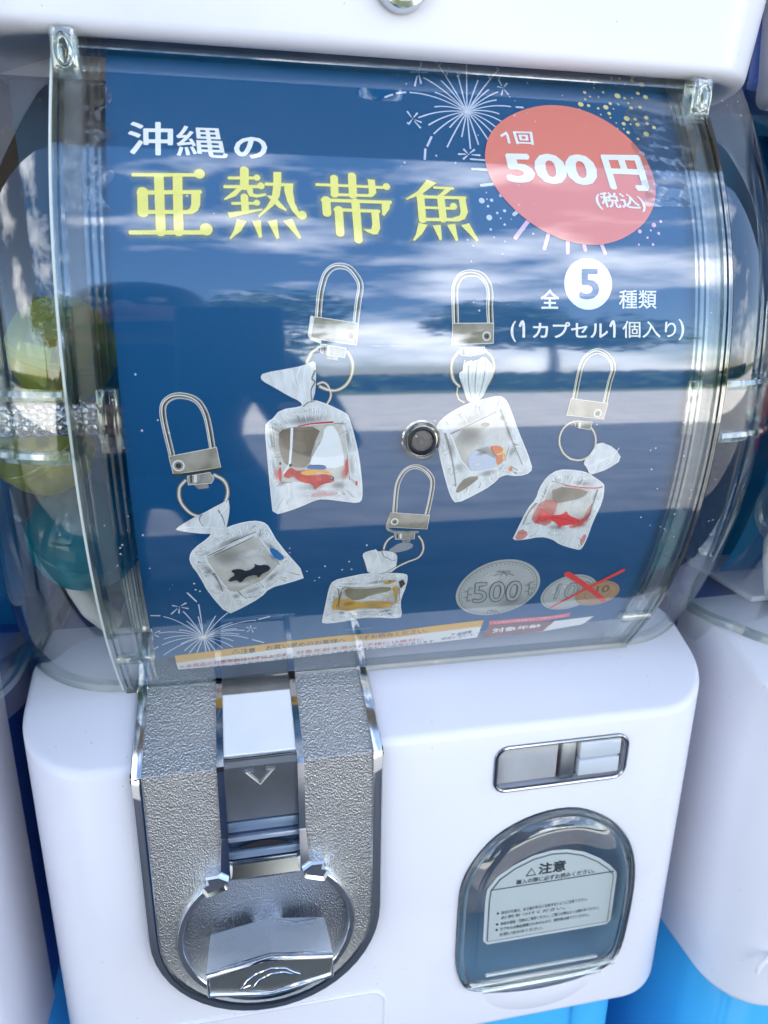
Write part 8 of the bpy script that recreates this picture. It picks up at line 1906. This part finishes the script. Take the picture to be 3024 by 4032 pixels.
('L','caution_label','print_black',2,((-72.2,-111.2),(-70.6,-107.8),(-69,-110.8)),0.24,0.24,1),
('L','caution_label','print_black',2,((-70.5,-108.9),(-70.6,-110)),0.2,0.2,0),
('T','caution_label','print_black',2,'お買い求めのお客様へ',((-57.6,-106.5),(-22.8,-105.6),(-22.5,-109.3),(-57.6,-110.9)),0),
('T','caution_label','print_black',2,'必ずお読みください。',((-18.8,-105.2),(14,-103.1),(14.7,-107),(-18.5,-108.5)),0),
('D','caution_label','print_red',2,(-94,-119.7),1.06,0.41),
('T','caution_label','print_red',2,'本商品の対象年齢は15才以上です。',((-92.1,-117.8),(-47.1,-114.5),(-47,-117.9),(-92.4,-121.5)),0),
('T','caution_label','print_red',2,'対象年齢未満のお子様には絶対に',((-44.4,-113.8),(13.7,-111.3),(14.1,-114.1),(-44.3,-117.7)),0),
('T','caution_label','print_black',2,'与えないでください。小さなお子様が口に入れますと窒息などの危険があります',((-82.7,-121.7),(19,-114.2),(19.5,-117.1),(-82.9,-124.9)),0),
('D','caution_label','print_black',2,(27.4,-110.4),0.89,0.41),
('T','caution_label','print_black',2,'破損等',((29.7,-109.5),(36.2,-108.3),(36.4,-111.3),(29.5,-112.5)),0),
('T','caution_label','print_black',2,'使用しないで',((22.7,-113.2),(37.9,-111.6),(38,-113.9),(22.1,-115.5)),0),
('P','B2','label_pink',1,((43,-101.5),(56.7,-101.3),(71,-101.5),(82.1,-100),(82.3,-103.3),(69.3,-105.3),(43.5,-105))),
('T','B2','label_white',2,'この商品の対象年齢をよくお読みください',((45.7,-102.5),(80.2,-101.4),(80.1,-102.8),(45.6,-104.3)),0),
('P','B2','label_brown',1,((43.4,-105.5),(75.4,-106.4),(72.8,-115.1),(43.6,-117.1))),
('P','B2','label_white',1,((76,-106.3),(95.5,-104.8),(92,-111.8),(73,-115.5))),
('T','B2','label_white',2,'対象年齢',((46,-108.2),(70,-107.7),(70.6,-110.8),(46.9,-113)),0.03)]

POFF = -.0030
PX0, PX1, PS0, PS1 = -103.5, 111.5, -110.0, 143.0
def pmap(x, s, lift):
    z = float(z_of_s(s/1000)); return on_win(x/1000, z, POFF+lift)
hole = Vector((1.3, -4.1)); 
SV = [PS0+(PS1-PS0)*j/84 for j in range(85)]; SU = [PX0+(PX1-PX0)*i/60 for i in range(61)]
V = [pmap(x, s, -.00002) for s in SV for x in SU]
F = [(j*61+i, j*61+i+1, (j+1)*61+i+1, (j+1)*61+i) for j in range(84) for i in range(60)]
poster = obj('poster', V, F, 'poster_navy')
tag(poster, 'navy blue fish key ring poster with yellow headline curved behind the machine window', 'poster')
parts = {}
class PB:
    def __init__(s): s.v, s.f, s.m, s.mats, s.soft, s.n = [], [], [], [], [], 0
    def mi(s, k):
        if k not in s.mats: s.mats.append(k)
        return s.mats.index(k)
    def add(s, P_, F_, mat, layer, soft=None):
        # cut along the height so that the flat shape can bend with the window
        s.n += 1; lift = .00010*layer+s.n*1.5e-6
        bm_ = bmesh.new(); vs2 = [bm_.verts.new((float(p[0]), float(p[1]), (soft[i] if soft else 0))) for i, p in enumerate(P_)]
        for f in F_:
            try: bm_.faces.new([vs2[i] for i in f])
            except ValueError: pass
        ys_ = [float(p[1]) for p in P_]
        c_ = math.ceil(min(ys_)/3)*3
        while c_ < max(ys_):
            bmesh.ops.bisect_plane(bm_, geom=bm_.verts[:]+bm_.edges[:]+bm_.faces[:], plane_co=(0, c_, 0), plane_no=(0, 1, 0)); c_ += 3
        b = len(s.v); bm_.verts.index_update(); mi_ = s.mi(mat)
        for v in bm_.verts: s.v.append(pmap(v.co.x, v.co.y, lift)); s.soft.append(v.co.z)
        for f in bm_.faces: s.f.append(tuple(v.index+b for v in f.verts)); s.m.append(mi_)
        bm_.free()
def ribbon(pts, w0, w1, closed):
    P_ = [Vector(p) for p in pts]
    if len(P_) > 4 and not closed and (P_[0]-P_[-1]).length > .01:
        q_ = [P_[0]]
        for i in range(len(P_)-1):
            a, b, c_, d = P_[max(i-1, 0)], P_[i], P_[i+1], P_[min(i+2, len(P_)-1)]
            for k in range(1, 6):
                u = k/5; q_.append(.5*((2*b)+(c_-a)*u+(2*a-5*b+4*c_-d)*u*u+(3*b-a-3*c_+d)*u**3))
        P_ = q_
    if not closed and len(P_) == 3 or (closed and False):
        a, b, c = P_; P_ = [a*(1-u)**2+(b*2-(a+c)*.5)*2*u*(1-u)+c*u*u for u in [k/8 for k in range(9)]]
    n_ = len(P_); Vv, Ff = [], []
    for i, p in enumerate(P_):
        a = P_[(i-1) % n_] if (closed or i) else p; b = P_[(i+1) % n_] if (closed or i < n_-1) else p
        d1 = (p-a).normalized() if (p-a).length else (b-p).normalized(); d2_ = (b-p).normalized() if (b-p).length else d1
        t_ = (d1+d2_); t_ = t_.normalized() if t_.length > 1e-4 else d1; nn = Vector((-t_.y, t_.x)); mit = 1/max(.5, abs(nn.dot(Vector((-d1.y, d1.x)))))
        w = (w0+(w1-w0)*i/max(1, n_-1))/2*mit; Vv += [p+nn*w, p-nn*w]
    m_ = n_ if closed else n_-1
    for i in range(m_):
        a = 2*i; b = 2*((i+1) % n_); Ff.append((a, a+1, b+1, b))
    if not closed and w0 > .25:      # round ends
        for (p, o_, w) in ((P_[0], P_[0]-P_[1], w0), (P_[-1], P_[-1]-P_[-2], w1)):
            d = o_.normalized(); nn = Vector((-d.y, d.x)); b = len(Vv)
            Vv += [p+nn*math.cos(R_(a))*w/2+d*math.sin(R_(a))*w/2*.8 for a in range(0, 181, 30)]; Ff.append(tuple(range(b, b+7)))
    return Vv, Ff
def ell(c, rx, ry, n_=40):
    return [(c[0]+rx*math.cos(2*math.pi*k/n_), c[1]+ry*math.sin(2*math.pi*k/n_)) for k in range(n_)]
for e in PRINT:
    k, part, mat, ly = e[:4]; pb = parts.setdefault(part, PB())
    if k == 'P':
        pts = smooth_loop(list(e[4]), 1) if mat.startswith(('bag', 'coral', 'red_', 'print')) else list(e[4]); P_, F_ = fill2d([pts]); pb.add(P_, F_, mat, ly)
    elif k == 'L': pb.add(*ribbon(smooth_loop(list(e[4]), 1) if (e[7] and mat.startswith('bag')) else e[4], e[5], e[6], e[7]), mat, ly)
    elif k == 'D':
        q = ell(e[4], e[5], e[6], 48 if e[5] > 3 else 14); pb.add(q, [tuple(range(len(q)))], mat, ly)
    elif k == 'R':
        a, b = ell(e[4], e[5], e[6]), ell(e[4], e[5]-e[7], e[6]-e[7]); pb.add(a+b, [(i, (i+1) % 40, 40+(i+1) % 40, 40+i) for i in range(40)], mat, ly)
    elif k == 'G':
        P_ = [e[4]]; sf = [.95]; F_ = []
        for r_, al in ((.22, .75), (.45, .38), (.7, .13), (1, 0)): P_ += ell(e[4], e[5]*r_, e[5]*r_, 24); sf += [al]*24
        F_ = [(0, 1+i, 1+(i+1) % 24) for i in range(24)]
        for r_ in range(3): F_ += [(1+24*r_+i, 1+24*r_+(i+1) % 24, 25+24*r_+(i+1) % 24, 25+24*r_+i) for i in range(24)]
        pb.add(P_, F_, mat, ly, sf)
    elif k == 'S':
        ca_, sa_ = math.cos(e[7]), math.sin(e[7]); P_ = [e[4]]; sf = [e[8]]; F_ = []
        for r_, al in ((.3, .86), (.55, .52), (.78, .19), (1, 0)):
            for i in range(16):
                a_, b_ = e[5]*r_*math.cos(i*math.pi/8), e[6]*r_*math.sin(i*math.pi/8); P_.append((e[4][0]+a_*ca_-b_*sa_, e[4][1]+a_*sa_+b_*ca_)); sf.append(e[8]*al)
        F_ = [(0, 1+i, 1+(i+1) % 16) for i in range(16)]
        for r_ in range(3): F_ += [(1+16*r_+i, 1+16*r_+(i+1) % 16, 17+16*r_+(i+1) % 16, 17+16*r_+i) for i in range(16)]
        pb.add(P_, F_, mat, ly, sf)
    else:
        for P_, F_ in text_quad(e[4], e[5], e[6]): pb.add(P_, F_, mat, ly)
PN = {'K1': ('key_ring_print', 'black fish in a clear bag on a key ring, printed'), 'K2': ('key_ring_print', 'red, yellow and blue fish in a bag on a key ring, printed'), 'K3': ('key_ring_print', 'orange and white fish in a bag on a key ring, printed'),
      'K4': ('key_ring_print', 'yellow fish in a wide bag on a key ring, printed'), 'K5': ('key_ring_print', 'red shark in a bag on a key ring, printed'),
      'T1': ('place_lettering', 'white lettering above the yellow headline'), 'T2': ('count_lettering', 'white lettering round a white disc with a blue 5'), 'T3': ('capsule_lettering', 'white bracketed lettering line under the white disc'),
      'W1': ('firework_print', 'large pale firework left of the price badge'), 'W2': ('firework_print', 'pink rays below the price badge'), 'W3': ('firework_print', 'white dots left of the price badge'), 'W4': ('firework_print', 'pink dots right of the price badge'), 'W5': ('firework_print', 'yellow dots above the price badge'), 'W6': ('firework_print', 'firework with white hot centre in the lower left corner'),
      'price_badge': ('price_badge', 'coral red price badge reading 500 yen'), 'headline_lettering': ('headline_lettering', 'glowing yellow headline lettering'), 'caution_label': ('caution_label', 'amber and white caution strip along the bottom'), 'B2': ('age_label', 'red and brown label beside the caution strip'),
      'coin_print': ('coin_print', 'large printed silver 500 coin'), 'C2': ('coin_print', 'smaller printed silver 100 coin'), 'C3': ('coin_print', 'small printed bronze coin'), 'C4': ('cross_mark', 'red cross over the two smaller coins')}
for part, pb in parts.items():
    nm, lb = PN[part]
    me = bpy.data.meshes.new(nm); me.from_pydata([tuple(v) for v in pb.v], [], pb.f)
    for k in pb.mats: me.materials.append(MAT[k])
    me.polygons.foreach_set('material_index', pb.m); at = me.attributes.new('soft', 'FLOAT', 'POINT'); at.data.foreach_set('value', pb.soft); me.update()
    o = link(bpy.data.objects.new(nm, me), poster)
    o['label'] = lb

for x0, x1, z0, z1, lb in ((-.1165, -.1030, 1.268, 1.316, 'crumpled strip of clear tape at the upper left edge of the poster'), (.0900, .1165, 1.276, 1.318, 'crumpled strip of clear tape at the upper right corner of the poster')):
    V, F = [], []; rnd = random.Random(int(x1*1e4))
    for j in range(25):
        for i in range(13):
            u, v = i/12, j/24; edge = .0022*math.sin(v*23+x0*90)*(1 if u > .5 else -.6)
            V.append(on_win(x0+(x1-x0)*u+edge*abs(u-.5)*2, z0+(z1-z0)*v, -.0022+.0005*math.sin(u*9+v*14)*math.sin(v*31-u*5)+rnd.uniform(-.0001, .0001)))
    for j in range(24):
        for i in range(12): F.append((j*13+i, j*13+i+1, (j+1)*13+i+1, (j+1)*13+i))
    tag(obj('tape_strip', V, F, 'clear_tape'), lb, 'tape', 'strips of clear tape')

# ================================================================ capsules and toys in the drum
def sphere(name, c, r, mat, parent=None, sc=(1, 1, 1), half=None, su=28, sv=16, wob=0, rot=0):
    V, F = [], []; rnd = random.Random(name+str(c))
    p0, p1 = (0, math.pi) if half is None else ((0, math.pi/2) if half > 0 else (math.pi/2, math.pi))
    for j in range(sv+1):
        th = p0+(p1-p0)*j/sv
        for i in range(su):
            ph = 2*math.pi*i/su; w = 1+wob*math.sin(3*ph+th*4)*math.sin(th)
            V.append((c[0]+r*w*sc[0]*math.sin(th)*math.cos(ph), c[1]+r*w*sc[1]*math.sin(th)*math.sin(ph), c[2]+r*w*sc[2]*math.cos(th)))
    for j in range(sv):
        for i in range(su): F.append((j*su+i, (j+1)*su+i, (j+1)*su+(i+1) % su, j*su+(i+1) % su))
    return obj(name, V, F, mat, parent)
def capsule(c, r, shell, toy, label, tilt=(0, 0, 0), paper=False, group='toy capsules inside the drums'):
    e = empty('toy_capsule', c); tag(e, label, 'capsule', group); e.rotation_euler = tilt
    sphere('capsule_lid', (0, 0, .0008), r, shell, e, half=1); sphere('capsule_cup', (0, 0, -.0008), r*.985, shell, e, half=-1)
    loft('capsule_seam', [[(rr*math.cos(2*math.pi*k/32), rr*math.sin(2*math.pi*k/32), z) for k in range(32)] for rr, z in ((r*1.0, -.0018), (r*1.03, -.0012), (r*1.03, .0012), (r*1.0, .0018))], shell, e)
    if toy: sphere('toy', (.004, 0, -.004), r*.62, toy, e, (1, .8, 1.05), wob=.16)
    if paper:
        obj('leaflet', [(-r*.75, -r*.35, -r*.4), (-r*.1, -r*.72, -r*.55), (-r*.05, -r*.7, r*.25), (-r*.7, -r*.4, r*.15)], [(0, 1, 2, 3)], 'paper_white', e, smooth=False)
    q_ = [Vector((r*.13*math.cos(2*math.pi*k/14)+r*.35, 0, r*.13*math.sin(2*math.pi*k/14)+r*.45)) for k in range(14)]
    obj('air_hole', [(v.x, -math.sqrt(max(0, r*r*1.01-v.x*v.x-v.z*v.z)), v.z) for v in q_], [tuple(range(14))], 'ink_soft', e, smooth=False)
    lathe = [(r*.16*math.cos(2*math.pi*k/16), -r*.995, r*.16*math.sin(2*math.pi*k/16)) for k in range(16)]
    return e
capsule((-.1305, .046, 1.2190), .0200, 'capsule_yellow', 'brown_toy', 'yellow green capsule with brown toy behind the left side cover', (.2, .25, 0), True)
capsule((-.143, .050, 1.1800), .0195, 'capsule_yellow', 'paper_white', 'pale yellow capsule below the metal screw behind the left side cover', (.3, -.5, 0))
capsule((-.131, .052, 1.1400), .0235, 'capsule_teal', 'teal_toy', 'teal capsule above the white agitator fins on the left', (.4, .3, 0))
capsule((.136, .060, 1.125), .0230, 'capsule_teal', 'teal_toy', 'teal capsule low behind the right side cover of the middle machine', (.1, .6, 0))
capsule((.138, .075, 1.172), .0230, 'capsule_clear', 'olive_toy', 'clear capsule with dark toy behind the right side cover of the middle machine', (.5, .1, 0))

# ================================================================ neighbouring machines
def copy_tree(o, parent=None):
    c = o.copy(); COL.objects.link(c); mpi = o.matrix_parent_inverse.copy(); c.parent = parent; c.matrix_parent_inverse = mpi
    for ch in list(o.children): copy_tree(ch, c)
    return c
for x, y, rz, lb in ((.337, -.016, 2.0, 'white capsule vending machine at the right edge of the picture'), (-.3345, -.030, -1.0, 'white capsule vending machine at the left edge of the picture')):
    c = copy_tree(M); c.location = (x, y, 0); c.rotation_euler.z = R_(rz); c['label'] = lb
    # a plain card fills the neighbour's window
capsule((.214, .036, 1.185), .0235, 'capsule_red', 'red_plastic', 'red capsule inside the machine at the right edge', (.3, .2, 0))
capsule((.220, .044, 1.135), .0235, 'capsule_clear', 'olive_toy', 'clear capsule with olive toy inside the machine at the right edge', (.2, .7, 0))
capsule((.232, .046, 1.098), .0200, 'capsule_clear', 'brown_toy', 'clear capsule with brown toy low inside the machine at the right edge', (.6, .1, 0))
for x, nm, lb in ((.337, 'poster_card', 'dark teal card in the window of the right machine'), (-.3345, 'poster_card', 'dark teal card in the window of the left machine')):
    V = [(x+px, yp(z)-.006, z) for z in [1.08+.23*j/20 for j in range(21)] for px in (-.102, .102)]
    o = obj(nm, V, [(2*j, 2*j+1, 2*j+3, 2*j+2) for j in range(20)], 'drum_blue'); tag(o, lb, 'card', 'cards in the neighbouring windows')

# ================================================================ the place (seen in reflections)
def ground(name, x0, x1, y0, y1, z, mat, kind='structure'):
    o = obj(name, [(x0, y0, z), (x1, y0, z), (x1, y1, z), (x0, y1, z)], [(0, 1, 2, 3)], mat, smooth=False); o['kind'] = kind; return o
ground('ground', -120, 120, -160, 60, -.004, 'grass_green'); ground('road', -60, 60, -4.6, 8, 0, 'asphalt'); ground('pavement', -60, 60, -13, -4.6, .0005, 'pavement')
roof = box('roof', (-8, -.42, 2.30), (8, 3.0, 2.48), 'soffit'); tag(roof, kind='structure')
wall = box('wall', (-8, .34, 0), (8, .50, 2.30), 'soffit'); tag(wall, 'plain beige wall behind the row of machines', 'wall')
random.seed(11)
def tree(loc, h, rad, n, label):
    e = empty('tree', loc); tag(e, label, 'tree', 'trees across the road')
    tube('trunk', [(0, 0, 0), (.1, 0, h*.3), (0, .1, h*.55), (.15, 0, h*.8)], lambda u: .22*(1-.75*u), 'bark', e, 8)
    cl = [(random.uniform(-rad, rad)*.7, random.uniform(-rad, rad)*.7, h*.75+random.uniform(-.28, .3)*h*.8, random.uniform(.28, .5)*rad) for _ in range(16)]
    V, F = [], []
    for i in range(n):
        cx, cy, cz_, r = random.choice(cl); d = Vector((random.gauss(0, 1), random.gauss(0, 1), random.gauss(0, 1))).normalized()*r*random.random()**.4
        p = Vector((cx, cy, cz_))+d; a = Vector((random.gauss(0, 1), random.gauss(0, 1), random.gauss(0, .6))).normalized(); b = a.cross(Vector((random.gauss(0, 1), random.gauss(0, 1), random.gauss(0, 1)))).normalized(); s = random.uniform(.12, .24)
        k_ = len(V); V += [p-a*s, p+b*s*.55, p+a*s, p-b*s*.55]; F.append((k_, k_+1, k_+2, k_+3))
    obj('crown', V, F, 'leaf', e, smooth=False)
tree((-1.5, -15.5, 0), 6.5, 3.4, 5000, 'broad leafy tree across the road in the middle')
tree((-9.5, -17, 0), 7.5, 3.2, 4500, 'tall leafy tree across the road to one side')
tree((9.0, -20, 0), 8.0, 3.6, 4500, 'tall leafy tree across the road far to the other side')
V, F = [], []
for i in range(9000):
    p = Vector((random.uniform(-30, 30), -15.6+random.gauss(0, .35), random.uniform(.05, 1.25))); a = Vector((random.gauss(0, 1), random.gauss(0, 1), random.gauss(0, 1))).normalized(); b = a.orthogonal().normalized(); s = random.uniform(.10, .2); k_ = len(V)
    V += [p-a*s, p+b*s*.6, p+a*s, p-b*s*.6]; F.append((k_, k_+1, k_+2, k_+3))
tag(obj('hedge', V, F, 'leaf', smooth=False), 'long clipped green hedge along the far side of the road', 'hedge')

# the photographer, behind the camera, seen only as a dark mirror image
def person(loc):
    e = empty('person', loc); tag(e, 'person in dark top and blue trousers holding up a phone, mirrored in the window', 'person')
    J = {'pel': (0, 0, .92, .135), 'wst': (0, .0, 1.08, .12), 'chs': (0, .02, 1.28, .15), 'nck': (0, .03, 1.44, .06), 'hd0': (0, .05, 1.53, .085), 'hd1': (0, .06, 1.62, .085),
         'shl': (-.17, .02, 1.38, .07), 'ell': (-.22, .15, 1.08, .05), 'wrl': (-.01, .36, 1.20, .033), 'shr': (.17, .02, 1.38, .07), 'elr': (.23, .15, 1.08, .05), 'wrr': (.20, .36, 1.20, .033),
         'hpl': (-.10, 0, .86, .10), 'knl': (-.11, .03, .48, .07), 'anl': (-.12, -.02, .09, .05), 'tol': (-.13, .14, .035, .035), 'hpr': (.10, 0, .86, .10), 'knr': (.12, .03, .48, .07), 'anr': (.14, -.02, .09, .05), 'tor': (.16, .14, .035, .035)}
    K_ = list(J); Ed = [('pel', 'wst'), ('wst', 'chs'), ('chs', 'nck'), ('nck', 'hd0'), ('hd0', 'hd1'), ('chs', 'shl'), ('shl', 'ell'), ('ell', 'wrl'), ('chs', 'shr'), ('shr', 'elr'), ('elr', 'wrr'), ('pel', 'hpl'), ('hpl', 'knl'), ('knl', 'anl'), ('anl', 'tol'), ('pel', 'hpr'), ('hpr', 'knr'), ('knr', 'anr'), ('anr', 'tor')]
    me = bpy.data.meshes.new('body'); me.from_pydata([J[k][:3] for k in K_], [(K_.index(a), K_.index(b)) for a, b in Ed], [])
    o = link(bpy.data.objects.new('body', me), e); sk = o.modifiers.new('skin', 'SKIN'); o.modifiers.new('sub', 'SUBSURF').levels = 2
    o.modifiers['sub'].render_levels = 2
    for i, k in enumerate(K_): me.skin_vertices[0].data[i].radius = (J[k][3], J[k][3]*.8 if k in ('wst', 'chs', 'pel') else J[k][3]); me.skin_vertices[0].data[i].use_root = (k == 'pel')
    m, N, K, P = new_mat('clothed_body'); t = N.new('ShaderNodeTexCoord'); s = N.new('ShaderNodeSeparateXYZ'); r = N.new('ShaderNodeValToRGB'); r.color_ramp.interpolation = 'CONSTANT'
    mr = N.new('ShaderNodeMapRange'); mr.inputs['From Max'].default_value = 1.72; el = r.color_ramp.elements; el[0].color = (.02, .02, .025, 1); el[1].position = .065; el[1].color = (.02, .09, .22, 1)
    q = el.new(.56); q.color = (.012, .014, .022, 1); q = el.new(.838); q.color = (.42, .24, .17, 1)
    K.new(t.outputs['Object'], s.inputs['Vector']); K.new(s.outputs['Z'], mr.inputs['Value']); K.new(mr.outputs['Result'], r.inputs['Fac']); K.new(r.outputs['Color'], P.inputs['Base Color']); P.inputs['Roughness'].default_value = .8
    me.materials.append(m)
    sphere('hair', (0, .015, 1.625), .098, 'hair', e, (.92, 1.0, 1.12))
    for x in (-.035, .035): sphere('eye', (x, .135, 1.60), .012, 'paper_white', e)
    sphere('nose', (0, .148, 1.575), .016, 'skin', e, (.7, 1, 1.3)); box('mouth', (-.025, .134, 1.535), (.025, .146, 1.543), 'red_plastic', e, .002)
    for x, sg in ((-.01, 1), (.20, -1)):
        for k in range(4): tube('finger', [(x, .37, 1.195+.019*k), (x+sg*.018, .415, 1.205+.019*k), (x+sg*.042, .428, 1.208+.019*k)], .008, 'skin', e, 8)
        tube('thumb', [(x, .365, 1.19), (x+sg*.02, .385, 1.17), (x+sg*.035, .405, 1.185)], .009, 'skin', e, 8)
        sphere('palm', (x, .375, 1.215), .04, 'skin', e, (.45, .7, 1.1))
    return e
pe = person((-.18, -.735, 0)); pe.scale = (.95, 1, .92)
ph = box('phone', (-.105, -.302, 1.185), (-.027, -.294, 1.340), 'black_rubber', None, .003); tag(ph, 'black phone held up by the photographer', 'phone')
